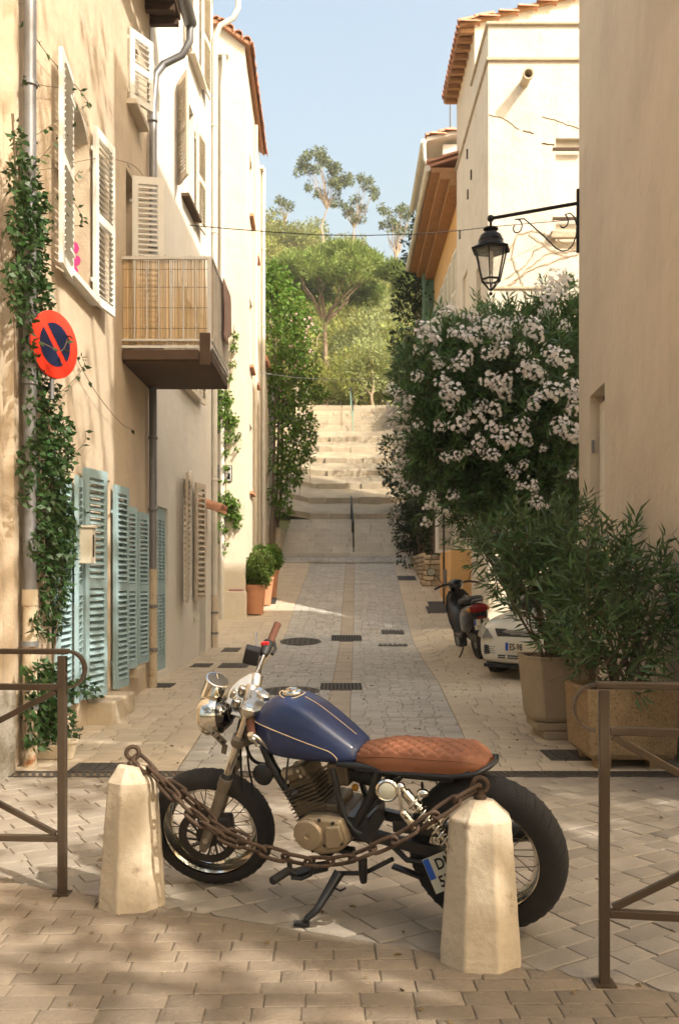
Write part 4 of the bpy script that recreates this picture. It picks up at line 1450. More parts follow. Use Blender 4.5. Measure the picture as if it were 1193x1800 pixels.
# triple clamps
for h, m in ((.875, 'alu'), (.735, 'alud')):
    a = along(h)
    tc_ = MB()
    Mx = Matrix.Translation((a.x - .02, 0, a.z)) @ Matrix.Rotation(-rake, 4, 'Y')
    poly = [(.045, -.12), (.03, -.125), (-.01, -.115), (-.055, -.045), (-.062, 0), (-.055, .045), (-.01, .115), (.03, .125), (.045, .12), (.05, .07), (.03, 0), (.05, -.07)]
    n = len(poly)
    tc_.add([Mx @ Vector((x, y, -.013)) for x, y in poly] + [Mx @ Vector((x, y, .013)) for x, y in poly],
            [tuple(range(n - 1, -1, -1)), tuple(range(n, 2 * n))] + [(k, (k + 1) % n, n + (k + 1) % n, n + k) for k in range(n)])
    for s in (-1, 1):
        tc_.lathe([(.027, -.02), (.027, .022), (.019, .026)], 14, Matrix.Translation((a.x, s * .092, a.z)) @ Matrix.Rotation(-rake, 4, 'Y'))
    if h > .8:
        tc_.lathe([(.03, .01), (.03, .03), (.018, .036)], 14, Matrix.Translation((a.x - .045, 0, a.z + .01)) @ Matrix.Rotation(-rake, 4, 'Y'))
    part(tc_.xf(steer), 'fork_clamp', m, fko, bevel=.003)
# bars, from the near grip to the far grip
gl0, gl1 = bw(443, 1296, 3.80), bw(438, 1252, 3.91)
gr0, gr1 = bw(488, 1097, 4.42), bw(473, 1133, 4.33)
rl_, rr_ = bw(441, 1226, 4.03), bw(452, 1184, 4.17)
rm_ = (rl_ + rr_) / 2
bar = MB().tube([gl0, gl1, lerp(gl1, bw(434, 1236, 3.95), 1.0), rl_, rm_, rr_, bw(461, 1158, 4.25), gr1, gr0], .0115, 14)
baro = part(bar, 'handlebar', 'chrome', smooth=50)
for a, b in ((gl1, gl0), (gr1, gr0)):
    d = (b - a).normalized()
    g = MB().tube([a - d * .012, a, a + d * .004, a + d * .02, b - d * .02, b - d * .004, b], [.021, .021, .0165, .0175, .0175, .019, .018], 16)
    part(g, 'grip', 'grip', baro, smooth=45)
# barrel clamps holding the bar
for c0, c1 in ((bw(437, 1246, 4.01), bw(444, 1206, 4.06)), (bw(444, 1218, 4.10), bw(451, 1186, 4.14))):
    part(MB().tube([c0, lerp(c0, c1, .06), lerp(c0, c1, .94), c1], [.027, .031, .031, .027], 24), 'bar_clamp', 'alu', baro, smooth=40)
pl_ = [(396, 1234), (402, 1214), (420, 1196), (440, 1184), (455, 1188), (450, 1215), (438, 1248), (426, 1264), (408, 1258)]
pa = [bw(u, v, lerp(4.02, 4.13, (1262 - v) / 80)) for u, v in pl_]
cen_ = sum(pa, Vector()) / len(pa)
nn_ = (pa[2] - pa[0]).cross(pa[6] - pa[0]).normalized()
pn = len(pa)
cl_m = MB().add([p + nn_ * .012 for p in pa] + [p - nn_ * .012 for p in pa], [tuple(range(pn)), tuple(range(2 * pn - 1, pn - 1, -1))] + [(k, pn + k, pn + (k + 1) % pn, (k + 1) % pn) for k in range(pn)])
yoke = part(cl_m, 'yoke', 'alu', fko, bevel=.006)
for u, v, yd, rr_ in ((430, 1254, 4.0, .026), (414, 1240, 4.02, .020), (424, 1218, 4.06, .017), (408, 1226, 4.02, .012)):
    q_ = bw(u, v, yd)
    part(MB().lathe([(rr_, 0), (rr_, .030), (rr_ * .7, .034), (rr_ * .65, .03), (.001, .03)], 18, Matrix.Translation(q_) @ Matrix.Rotation(-rake, 4, 'Y')), 'cap_nut', 'alu', fko, smooth=40)
# near bar end lever, far switch gear, brake reservoir and lever
le = MB()
e0 = gl0
e1, e2, e3 = bw(452, 1296, 3.79), bw(462, 1306, 3.80), bw(471, 1316, 3.83)
le.tube([bw(440, 1290, 3.79), e0, bw(446, 1302, 3.79)], [.014, .018, .013], 12)
le.tube([bw(446, 1293, 3.79), e1, e2, e3], [.009, .008, .007, .004], 10)
le.tube([bw(446, 1300, 3.79), bw(452, 1311, 3.80), bw(457, 1310, 3.80)], [.008, .007, .008], 10)
part(le, 'bar_end_lever', 'alu', baro, smooth=45)
sw = MB()
c = bw(469, 1138, 4.31)
sw.tube([bw(463, 1152, 4.27), bw(466, 1144, 4.29), bw(472, 1131, 4.33), bw(474, 1127, 4.335)], [.018, .026, .027, .021], 12)
part(sw, 'switchgear', 'blackp', baro, smooth=35)
part(MB().box(-.018, .018, -.012, .012, -.008, .008, Matrix.Translation(bw(466, 1131, 4.295)) @ Matrix.Rotation(R(20), 4, 'Z')), 'switch', 'red', baro, bevel=.003)
rs = MB().box(-.036, .036, -.032, .032, -.045, .035, Matrix.Translation(bw(443, 1150, 4.27)) @ Matrix.Rotation(R(-20), 4, 'Y') @ Matrix.Rotation(R(25), 4, 'Z'))
part(rs, 'brake_reservoir', 'blackp', baro, bevel=.008)
part(MB().tube([bw(478, 1150, 4.30), bw(484, 1140, 4.33), bw(481, 1122, 4.37)], [.009, .008, .006], 8), 'throttle_housing', 'blackp', baro, smooth=40)
part(MB().tube([bw(452, 1142, 4.28), bw(450, 1128, 4.36), bw(449, 1117, 4.42), bw(450, 1113, 4.44)], [.006, .005, .006, .009], 8), 'brake_lever', 'alu', baro, smooth=40)
# headlight with chrome rim and slotted bracket; speedometer above
hc = bw(372, 1258, 4.03)
hd = (BI.to_3x3() @ Vector((-.97, .22, -.10))).normalized()
HM = Matrix.Translation(hc) @ hd.to_track_quat('Z', 'Y').to_matrix().to_4x4()
hl = MB().lathe([(.012, -.095), (.045, -.088), (.068, -.06), (.078, -.025), (.080, .0)], 28, HM)
hlo = part(hl, 'headlight', enamel('dark_chrome', (.10, .095, .09), .07, 1.0, var=0), smooth=45)
part(MB().lathe([(.079, -.045), (.086, -.03), (.088, -.006), (.090, .012), (.086, .030), (.076, .040), (.072, .036), (.072, .02)], 32, HM, cap=False), 'rim', 'chrome', hlo, smooth=45)
part(MB().lathe([(.074, .034), (.060, .048), (.035, .058), (.001, .061)], 28, HM, cap=False), 'lens', 'lens', hlo, smooth=60)
br0, br1 = bw(364, 1276, 3.93), bw(396, 1308, 4.02)
bk_ = MB().beam(br0, br1, .006, .030, up=(0, 0, 1))
bk_.beam(br1, bw(393, 1325, 4.03), .006, .026, up=(1, 0, 0))
part(bk_, 'bracket', 'alud', hlo, bevel=.002)
for t in (.35, .62, .86):
    q = lerp(br0, br1, t)
    part(MB().ball(q + Vector((0, .004, 0)), .008, 6), 'bolt', 'blackp', hlo)
sc0 = bw(366, 1222, 4.04)
sdv = (bw(391, 1196, 4.10) - sc0).normalized()
SM = Matrix.Translation(sc0) @ sdv.to_track_quat('Z', 'Y').to_matrix().to_4x4()
SM = Matrix.Translation(bw(377, 1209, 4.06)) @ (BI.to_3x3() @ Vector((.36, -.44, .82))).normalized().to_track_quat('Z', 'Y').to_matrix().to_4x4()
spm = MB().lathe([(.03, -.062), (.044, -.060), (.048, -.05), (.050, .035), (.053, .040), (.053, .048), (.047, .050)], 28, SM)
spo = part(spm, 'speedometer', 'chrome', smooth=40)
part(MB().lathe([(.0465, .0505), (.001, .0515)], 24, SM, cap=False), 'dial', 'glass', spo)
part(MB().beam(SM @ Vector((0, 0, .053)), SM @ Vector((.02, .028, .053)), .003, .001), 'needle', 'stripe', spo)
part(MB().tube([bw(395, 1225, 4.08), bw(412, 1232, 4.1), bw(425, 1238, 4.12)], [.02, .022, .02], 12), 'mount', 'alu', spo, smooth=40)
# ignition lock and cables
part(MB().lathe([(.024, 0), (.024, .03), (.018, .036)], 16, Matrix.Translation(bw(414, 1222, 4.10)) @ Matrix.Rotation(R(-15), 4, 'Y')), 'ignition_lock', 'alu', smooth=40)
def cable(pts, r=.005, m='blackp', name='cable'):
    # smooth the polyline a little
    q = [Vector(p) for p in pts]
    for _ in range(2):
        q = [q[0]] + [w_ for a, b in zip(q, q[1:]) for w_ in (lerp(a, b, .25), lerp(a, b, .75))] + [q[-1]]
    return part(MB().tube(q, r, 6), name, m, smooth=60)
cable([bw(437, 1250, 3.93), bw(430, 1262, 3.96), bw(422, 1300, 4.0), bw(424, 1360, 4.03), bw(430, 1420, 4.05)])
cable([bw(436, 1248, 3.93), bw(442, 1270, 3.98), bw(433, 1330, 4.02), bw(446, 1390, 4.06), bw(449, 1420, 4.08)])
cable([bw(460, 1165, 4.3), bw(455, 1195, 4.3), bw(440, 1230, 4.25), bw(420, 1262, 4.15), bw(412, 1330, 4.1), bw(410, 1375, 4.1)])
cable([bw(395, 1240, 4.03), bw(388, 1255, 3.98), bw(396, 1275, 3.97), bw(412, 1262, 4.02), bw(418, 1246, 4.05)])
cable([bw(445, 1278, 4.0), bw(430, 1300, 4.02), bw(440, 1335, 4.04), bw(462, 1345, 4.02), bw(478, 1338, 4.0)], .008)
cable([bw(420, 1290, 4.06), bw(412, 1330, 4.08), bw(414, 1345, 4.08)], .012, 'alud')

# tank: lofted along its length, the same sections used for the pinstripes
TK = [  # x, top, shoulder, bottom, half width, top half width
    (.978, .842, .815, .735, .060, .030), (.960, .876, .846, .712, .098, .052), (.928, .908, .846, .70, .126, .072), (.865, .936, .834, .690, .145, .092),
    (.80, .946, .816, .684, .150, .098), (.72, .917, .790, .682, .147, .104), (.64, .862, .762, .680, .137, .096), (.57, .810, .736, .680, .121, .084), (.515, .768, .720, .684, .102, .070), (.49, .748, .712, .692, .082, .052)]
def tank_at(x):
    xs_ = [t[0] for t in TK]
    for a, b in zip(TK, TK[1:]):
        if b[0] <= x <= a[0]:
            k = (x - a[0]) / (b[0] - a[0])
            return [lerp(p, q, k) for p, q in zip(a, b)]
    return TK[0] if x > TK[0][0] else TK[-1]
def tank_sec(x):
    _, zt, zs, zb, wd_, wt = tank_at(x)
    half = [(0, zt), (wt * .5, zt - .002), (wt, zt - .010), (lerp(wt, wd_, .55), lerp(zt, zs, .45)), (wd_ * .97, zs), (wd_, lerp(zs, zb, .35)), (wd_ * .96, lerp(zs, zb, .75)), (wd_ * .80, zb + .004), (wd_ * .4, zb)]
    return half
rings = []
for t in TK:
    h = tank_sec(t[0])
    ring = [Vector((t[0], y, z)) for y, z in h] + [Vector((t[0], -y, z)) for y, z in reversed(h[1:])]
    rings.append(ring)
tko = part(MB().loft(rings), 'tank', 'tank', smooth=80, subsurf=2)
def stripe(pts, r=.0022):
    q = [Vector(p) for p in pts]
    for _ in range(2):
        q = [q[0]] + [w_ for a, b in zip(q, q[1:]) for w_ in (lerp(a, b, .25), lerp(a, b, .75))] + [q[-1]]
    part(MB().tube(q, r, 5), 'pinstripe', 'stripe', tko)
for s in (1, -1):
    pts = []
    for k in range(12):
        x = lerp(.955, .60, k / 11)
        _, zt, zs, zb, wd_, wt = tank_at(x)
        pts.append((x, s * (wd_ * .965 + .0003), zs - .004 - .002))
    x = .575
    _, zt, zs, zb, wd_, wt = tank_at(x)
    pts += [(x, s * wd_ * .985, zs - .02), (x - .004, s * wd_ * .97, lerp(zs, zb, .6)), (x + .01, s * wd_ * .84, zb + .012)]
    stripe(pts)
stripe([(x, 0.0, tank_at(x)[1] - .0005) for x in (.755, .70, .66, .62, .58, .53)], .0020)
cp = tank_at(.815)
CM = Matrix.Translation((.815, 0, cp[1] - .004)) @ Matrix.Rotation(R(-3), 4, 'Y')
cap = MB().lathe([(.040, 0), (.041, .008), (.037, .014), (.022, .017), (.021, .024), (.012, .027), (.001, .027)], 32, CM, cap=False)
part(cap, 'filler_cap', 'chrome', tko, smooth=45)
ringp = [CM @ Vector((math.cos(a) * .054, math.sin(a) * .054, .0045 - .010 * abs(math.sin(a)) ** 2)) for a in [2 * math.pi * k / 36 for k in range(36)]]
part(MB().tube(ringp, .0018, 5, closed=True), 'pinstripe', 'stripe', tko)
part(MB().box(.50, .955, -.02, .02, .676, .694), 'tank_seam', 'black', tko, bevel=.004)

# seat: quilted top over plain sides
SX0, SX1 = .545, -.035
def seat_pt(x, t):
    """t from -1 (right skirt) to 1 (left skirt)"""
    q = (SX0 - x) / (SX0 - SX1)
    wd_ = .118 * min(1, (.55 + .9 * min(1, q * 3) - .45 * min(1, q * 3) ** 2)) * (1 - .55 * max(0, (q - .80) / .20) ** 2.4)
    top = .738 + .026 * sstep(0, .35, q) + .008 * q - .045 * max(0, (q - .82) / .18) ** 2 - .02 * max(0, (.06 - q) / .06)
    base = .661 + .012 * q + .014 * sstep(.7, 1, q)
    a = abs(t)
    if a < .62:
        k = a / .62
        y, z = wd_ * .86 * k, top - .016 * k * k
        n = Vector((0, 0, 1))
    else:
        k = (a - .62) / .38
        y = wd_ * (.86 + .14 * math.sin(min(1, k * 1.6) * math.pi / 2) - .06 * max(0, k - .6))
        z = lerp(top - .016, base, k ** 1.1)
    return Vector((x, math.copysign(y, t), z))
nx, nt_ = 150, 96
sv = []
for i in range(nx + 1):
    x = lerp(SX0, SX1, i / nx)
    for j in range(nt_ + 1):
        t = -1 + 2 * j / nt_
        p = seat_pt(x, t)
        if abs(t) < .72:
            u_, v_ = (x - SX1) / .058, t * .142 / .058 / .75
            g1 = abs(((u_ + v_) % 1) - .5) * 2
            g2 = abs(((u_ - v_) % 1) - .5) * 2
            puff = (1 - g1 ** 3.2) * (1 - g2 ** 3.2)
            edge = sstep(.72, .60, abs(t)) if abs(t) > .60 else 1
            p.z += (.0075 * puff - .0045) * edge
        sv.append(p)
m_ = nt_ + 1
sf = [(i * m_ + j, i * m_ + j + 1, (i + 1) * m_ + j + 1, (i + 1) * m_ + j) for i in range(nx) for j in range(nt_)]
sf += [tuple(j for j in range(m_)), tuple(nx * m_ + j for j in range(nt_, -1, -1))]
sf += [(i * m_, (i + 1) * m_, (i + 1) * m_ + nt_, i * m_ + nt_) for i in range(nx)]
seat = part(MB().add(sv, sf), 'seat', 'leather', smooth=70)
pp = [seat_pt(lerp(SX0 - .005, SX1 + .004, k / 30), .70) + Vector((0, .001, .0)) for k in range(31)]
part(MB().tube(pp, .0022, 5), 'piping', 'leather', seat)
loop = [Vector((.50, .10, .667)), Vector((.30, .112, .670)), Vector((.10, .116, .676)), Vector((.0, .105, .690)), Vector((-.045, .06, .708)), Vector((-.058, 0, .712))]
loop += [Vector((p.x, -p.y, p.z)) for p in reversed(loop[:-1])]
part(MB().tube(loop, .010, 12), 'seat_loop', 'black', smooth=50)
part(MB().box(.10, .48, -.085, .085, .635, .668), 'under_tray', 'blackp', bevel=.01)
# frame tubes
fr = MB()
fr.tube([(1.035, 0, .72), (.975, 0, .87)], .028, 14)
dt = [Vector((1.0, 0, .76)), bp(478, 1345, .03), bp(512, 1398, .03), bp(540, 1445, .03)]
fr.tube(dt, .022, 12)
fr.tube([bp(540, 1440, 0), Vector((.80, 0, .33)), Vector((.72, 0, .26)), Vector((.58, 0, .25))], .02, 10)
fr.tube([(.98, 0, .80), (.80, 0, .72), (.55, 0, .70), (.48, 0, .66)], .026, 10)
for s in (1, -1):
    y = .10 * s
    fr.tube([bp(584, 1352, .105) * 1 if s > 0 else Vector((.60, -.10, .69)), *( [bp(595, 1400, .11), bp(607, 1440, .11), bp(625, 1462, .11), bp(645, 1470, .11)] if s > 0 else [Vector((.585, -.11, .58)), Vector((.56, -.11, .48)), Vector((.50, -.11, .42))])], .0145, 12)
    fr.tube([(.58, y, .685), (.30, y, .672), (.02, y, .69)], .015, 10)
    fr.tube([(.40, y, .672), (.44, y, .55), (.52, y, .42), (.56, y, .36)], .020, 10)
    fr.tube([(.52, y * .9, .43), (.30, y, .66)], .013, 8)
    fr.tube([(.56, y, .36), (.66, y, .27), (.78, y * .6, .30)], .016, 8)
    # swing arm
    fr.beam((.54, y, .40), (-.03, y * 1.08, .325), .03, .045)
    fr.tube([(.40, y, .385), (.30, y * 1.05, .30), (.10, y * 1.08, .30)], .012, 8)
fr.beam(bp(640, 1478, .12), bp(668, 1432, .10), .05, .012, up=(0, 1, 0))
fr.box(.46, .58, -.09, .11, .38, .46)
part(fr, 'frame', 'black', smooth=50)
ax_ = MB().tube([(0, -.13, .325), (0, .13, .325)], .012, 12)
part(ax_, 'axle', 'alu', smooth=40)
# rear drive sprocket side and chain guard
part(MB().lathe([(.02, 0), (.085, 0), (.085, .006), (.02, .006)], 32, RX((0, -.085, .325))), 'sprocket', 'alud')
part(MB().box(-.02, .36, .083, .09, .405, .455, Matrix.Rotation(R(0), 4, 'Y')), 'side_guard', 'black', bevel=.004)
# engine
ec = MB()
co = [(513, 1470), (517, 1456), (526, 1442), (538, 1437), (566, 1437), (598, 1443), (603, 1452), (612, 1480), (604, 1492), (592, 1500), (566, 1503), (547, 1500), (534, 1488), (520, 1478)]
outl = [bp(u, v, .16) for u, v in co]
crank = MB()
cc = sum((Vector(p) for p in outl), Vector()) / len(outl)
crank.prism([(cc.x + (p.x - cc.x) * 1.02, cc.z + (p.z - cc.z) * 1.02) for p in outl], -.13, .125)
crank.box(.60, .80, -.09, .09, .43, .50)
eng = part(crank, 'engine', 'fin', bevel=.012)
part(MB().prism([(p.x, p.z) for p in outl], .126, .165, inset=.012), 'side_cover', 'case', eng, bevel=.006, smooth=30)
al = bp(542, 1468, .17)
part(MB().lathe([(.068, 0), (.068, .010), (.060, .020), (.030, .024), (.012, .024), (.010, .021), (.001, .021)], 36, RX((al.x, .160, al.z)), cap=False), 'alternator_cover', 'case', eng, smooth=35)
sq = [bp(u, v, .17) for u, v in ((572, 1452), (596, 1452), (604, 1478), (598, 1490), (576, 1494), (571, 1486))]
part(MB().prism([(p.x, p.z) for p in sq], .162, .178, inset=.008), 'sprocket_cover', 'case', eng, bevel=.004, smooth=30)
for u, v in ((519, 1470), (529, 1446), (560, 1443), (570, 1487), (600, 1484), (549, 1496), (584, 1448)):
    p = bp(u, v, .17)
    part(MB().lathe([(.007, 0), (.007, .008), (.004, .010)], 8, RX((p.x, .163, p.z))), 'bolt', 'blackp', eng)
# finned cylinder and head leaning forward
c_lo, c_hi = bp(570, 1436, .02), bp(534, 1366, .02)
cd = (Vector((c_hi.x, 0, c_hi.z)) - Vector((c_lo.x, 0, c_lo.z)))
cL = cd.length
tilt = math.atan2(cd.x, cd.z)
CMx = Matrix.Translation((c_lo.x, .0, c_lo.z)) @ Matrix.Rotation(tilt, 4, 'Y')
cy = MB().box(-.055, .055, -.07, .07, -.02, cL + .02, CMx)
cyo = part(cy, 'cylinder', 'fin', bevel=.008)
for k in range(11):
    z = lerp(.012, cL - .012, k / 10)
    big = .084 if k < 6 else .078
    part(MB().box(-big, big, -.102, .102, z - .0022, z + .0022, CMx), 'fin', 'fin', cyo, bevel=.006)
part(MB().box(-.06, .06, -.075, .085, cL + .005, cL + .062, CMx), 'rocker_cover', 'fin', cyo, bevel=.014)
for (x, z) in ((-.035, .02), (.035, .02), (-.035, .045), (.035, .045)):
    p = CMx @ Vector((x, .087, cL + z))
    part(MB().lathe([(.008, 0), (.008, .007)], 8, RX((p.x, p.y, p.z))), 'bolt', 'alu', cyo)
p = CMx @ Vector((.02, .10, cL - .03))
part(MB().lathe([(.017, 0), (.017, .03), (.008, .045), (.006, .055)], 12, RX((p.x, p.y - .01, p.z))), 'plug_cap', 'blackp', cyo, smooth=40)
cable([p + Vector((0, .04, 0)), p + Vector((.02, .05, .04)), Vector((.83, .05, .68))], .004)
# inlet and exhaust stubs, carburettor, air filter, horn
part(MB().tube([bp(500, 1360, .06), bp(518, 1356, .06), bp(535, 1356, .05)], [.026, .026, .024], 14), 'exhaust_stub', 'case', smooth=40)
part(MB().tube([(.84, -.05, .60), (.90, -.07, .52), (.88, -.10, .36), (.74, -.13, .25), (.40, -.15, .25), (.1, -.17, .30), (-.18, -.18, .36)], [.02, .02, .02, .02, .024, .042, .042], 14), 'exhaust', 'black', smooth=50)
part(MB().box(.56, .66, -.045, .05, .56, .66), 'carburettor', 'fin', bevel=.015)
part(MB().tube([(.57, 0, .61), (.46, 0, .60)], [.035, .045], 16), 'air_filter', 'blackp', smooth=40)
part(MB().lathe([(.02, 0), (.045, .01), (.048, .03), (.02, .045)], 20, RX(bp(467, 1358, .02))), 'horn', 'black', smooth=40)
part(MB().ball(bp(624, 1384, .02), .016, 6), 'bulb', enamel('amber_plastic', (.55, .25, .03), .3), smooth=60)
part(MB().box(-.05, .06, -.02, .03, -.055, .055, Matrix.Translation(bp(646, 1446, -.02)) @ Matrix.Rotation(R(-25), 4, 'Y')), 'battery_box', 'alud', bevel=.006)
# shocks with springs and remote reservoir
for s in (1, -1):
    a = Vector((bp(703, 1384, .15).x, .145 * s, bp(703, 1384, .15).z))
    b = Vector((bp(796, 1500, .15).x, .135 * s, bp(796, 1500, .15).z))
    d = (b - a)
    L_ = d.length
    q = lambda t: a + d * t
    sh_ = MB().tube([q(0), q(.06), q(.08), q(.36), q(.38)], [.010, .012, .0215, .0215, .014], 16)
    sh_.tube([q(.36), q(.98)], .009, 10)
    sh_.tube([q(.52), q(.55)], .028, 16)
    sh_.ball(a, .020, 8)
    so = part(sh_, 'shock_absorber', 'chrome', smooth=40)
    dn = d.normalized()
    e1 = dn.orthogonal().normalized()
    e2 = dn.cross(e1)
    turns = 9
    hel = []
    for k in range(turns * 14 + 1):
        t = k / (turns * 14)
        an = 2 * math.pi * turns * t
        hel.append(q(.22 + .74 * t) + (e1 * math.cos(an) + e2 * math.sin(an)) * .026)
    part(MB().tube(hel, .0046, 6), 'spring', 'chrome', so, smooth=60)
    if s > 0:
        r0, r1 = bp(706, 1426, .175), bp(734, 1460, .175)
        part(MB().tube([r0, lerp(r0, r1, .05), lerp(r0, r1, .92), r1], [.012, .017, .017, .013], 16), 'reservoir', 'chrome', so, smooth=40)
        part(MB().tube([bp(700, 1386, .165), bp(703, 1405, .175), r0], .007, 8), 'hose', 'alu', so, smooth=40)
# side lamp, indicator, plate
tl = bp(680, 1389, .165)
TM = Matrix.Translation(tl) @ Vector((-.30, .94, .05)).normalized().to_track_quat('Z', 'Y').to_matrix().to_4x4()
tlo = part(MB().lathe([(.02, -.03), (.040, -.022), (.046, -.004), (.046, .006), (.040, .012), (.034, .009)], 28, TM), 'tail_lamp', 'chrome', smooth=40)
part(MB().lathe([(.034, .008), (.026, .013), (.001, .015)], 24, TM, cap=False), 'lens', 'lens', tlo, smooth=60)
part(MB().tube([tl + Vector((-.0, -.02, 0)), bp(700, 1384, .15)], .009, 8), 'stalk', 'chrome', tlo, smooth=40)
ind = bp(743, 1394, .13)
part(MB().ball(ind, .021, 8, (1.25, 1, .85)), 'indicator', 'chrome', smooth=60)
part(MB().tube([ind, ind + Vector((.02, -.05, .02))], .006, 6), 'indicator_stalk', 'black')
A_, B_, C_ = bw(741, 1512, 3.595), bw(832, 1474, 3.585), bw(760, 1573, 3.575)
ex = (B_ - A_).normalized()
ez = (C_ - A_)
ez = (ez - ex * ez.dot(ex)).normalized()
en = ex.cross(ez)
PM = Matrix(((ex.x, -ez.x, -en.x, A_.x), (ex.y, -ez.y, -en.y, A_.y), (ex.z, -ez.z, -en.z, A_.z), (0, 0, 0, 1)))
plo = part(MB().box(0, .21, -.14, 0, -.002, .0012, PM), 'number_plate', 'plate', bevel=.001)
part(MB().box(.001, .026, -.085, -.002, .0014, .0022, PM), 'plate_band', 'blue', plo)
def btext(s, size, x, y, sx=.8):
    text(s, size, PM @ Matrix.Translation((x, y, .0022)), BK['ink'], plo, sx=sx)
btext('DM', .062, .042, -.058)
btext('535', .062, .030, -.124)
part(MB().beam(PM @ Vector((.10, -.02, -.006)), Vector((.05, .12, .35)), .02, .006), 'plate_bracket', 'black')
# pegs, gear lever, side stand
pg0, pg1 = bp(478, 1549, .30), bp(506, 1531, .20)
pg = MB().tube([pg0, lerp(pg0, pg1, .04), pg1], [.015, .018, .018], 12)
pgo = part(pg, 'foot_peg', 'rubber', smooth=40)
part(MB().tube([pg1, bp(520, 1536, .17), bp(545, 1528, .14), bp(575, 1522, .10)], [.014, .024, .026, .022], 8), 'peg_mount', 'black', pgo, smooth=40)
part(MB().tube([bp(512, 1543, .20), bp(530, 1545, .19), bp(546, 1538, .18), bp(552, 1510, .17)], .008, 8), 'gear_lever', 'black', smooth=40)
part(MB().tube([bp(508, 1512, .19), bp(510, 1530, .19)], .011, 10), 'gear_pedal', 'rubber', smooth=40)
s0_, s1_, s2_, s3_ = bp(596, 1534, .13), bp(583, 1556, .17), bp(556, 1600, .25), bp(536, 1617, .29)
sto = part(MB().tube([s0_, s1_, lerp(s1_, s2_, .5), s2_, lerp(s2_, s3_, .7), s3_], [.024, .021, .018, .016, .014, .011], 12), 'side_stand', 'black', smooth=50)
ft = BI @ Vector((P(528, 1620, 3.72).x, 3.72, .012))
ftw = BM @ s3_
foot = MB().box(-.035, .028, -.018, .018, -.006, .006, BI @ Matrix.Translation((ftw.x - .01, ftw.y, .013)))
part(foot, 'stand_foot', 'black', sto)
part(MB().tube([s3_, BI @ Vector((ftw.x - .01, ftw.y, .014))], .009, 8), 'stand_shoe', 'black', sto)
part(MB().tube([bp(587, 1560, .18), bp(598, 1566, .20), bp(607, 1561, .21)], .005, 6), 'stand_tang', 'black', sto)
part(MB().tube([bp(575, 1560, .175), bp(566, 1580, .20)], .007, 8), 'return_spring', 'alud', sto)
part(MB().tube([bp(637, 1510, .14), bp(638, 1540, .145), bp(639, 1551, .145)], [.020, .018, .014], 10), 'stand_stop', 'black', smooth=40)
part(MB().tube([bp(590, 1535, .12), bp(640, 1535, .12), bp(690, 1510, .12)], .010, 8), 'brace_tube', 'black', smooth=40)
part(MB().beam(bp(690, 1522, .12), bp(742, 1542, .12), .012, .03, up=(0, 1, 0)), 'plate_arm', 'black')
# ------------------------------------------------------------ bollards and chain
bol_m = MT['bollard'] = mat('bollard_stone', (.47, .385, .28), .85, var=.16, scale=6, bump=.14, bscale=110, col2=(.38, .28, .18), c2scale=4, c2lo=.55, c2hi=.75, spots=((.24, .17, .11), 9, .58, .70))
def bollard(name, loc, label, w0, w1, w2, h, rot):
    t = thing(name, label, 'bollard', loc, 'stone bollards joined by a chain', rot)
    prof = [(w0, -.05), (w0, .0), (w0 * .985, .05), (lerp(w0, w1, .5), h * .46), (w1, h * .89), (w2, h * .99), (w2 * .9, h)]
    rings = []
    for r, z in prof:
        rings.append([Vector((r * math.cos(R(22.5 + 45 * k)) * (1 + rng.uniform(-.012, .012)) * 1.0, r * math.sin(R(22.5 + 45 * k)) * (1 + rng.uniform(-.012, .012)), z)) for k in range(8)])
    sh_o = MB().loft(rings).build('shaft', bol_m, t, local=True, bevel=.011, seg=3)
    sb = sh_o.modifiers.new('grain', 'SUBSURF')
    sb.subdivision_type = 'SIMPLE'
    sb.levels = sb.render_levels = 5
    tx = bpy.data.textures.new('stone_wear', 'CLOUDS')
    tx.noise_scale = .035
    tx.noise_depth = 4
    dm_ = sh_o.modifiers.new('wear', 'DISPLACE')
    dm_.texture = tx
    dm_.texture_coords = 'GLOBAL'
    dm_.strength = .0045
    dm_.mid_level = .5
    M = Matrix.Translation((0, 0, h))
    MB().lathe([(.024, -.01), (.024, .012), (.016, .018), (.015, .035)], 14, M).build('ring_base', MT['rust'], t, local=True, smooth=40)
    rp = [Vector((.027 * math.cos(a), 0, h + .052 + .027 * math.sin(a))) for a in [2 * math.pi * k / 24 for k in range(24)]]
    MB().tube(rp, .0098, 10, closed=True).build('ring', MT['rust'], t, local=True, smooth=60)
    return t
bollard('bollard', (-.905, 3.99, 0), 'stone bollard with a rusty ring beside the front wheel', (.152), .112, .070, .602, R(9))
bollard('bollard', (.525, 3.405, 0), 'stone bollard with a curled rusty hook in front of the rear tyre', .160, .122, .055, .592, R(-7))
ch = thing('chain', 'heavy rusty chain slung between the two stone bollards past the motorcycle', 'chain', (-.9, 3.9, .6))
def link_mesh():
    n = 28
    pts = []
    L2, W2 = .037, .022
    for k in range(n):
        a = 2 * math.pi * k / n
        x = math.cos(a) * W2 + (L2 if math.cos(a) > 0 else -L2) * min(1, abs(math.cos(a)) * 3)
        pts.append((x, math.sin(a) * W2, 0))
    return MB().tube(pts, .0078, 8, closed=True).mesh('link', MT['rust'], smooth=60)
lk = link_mesh()
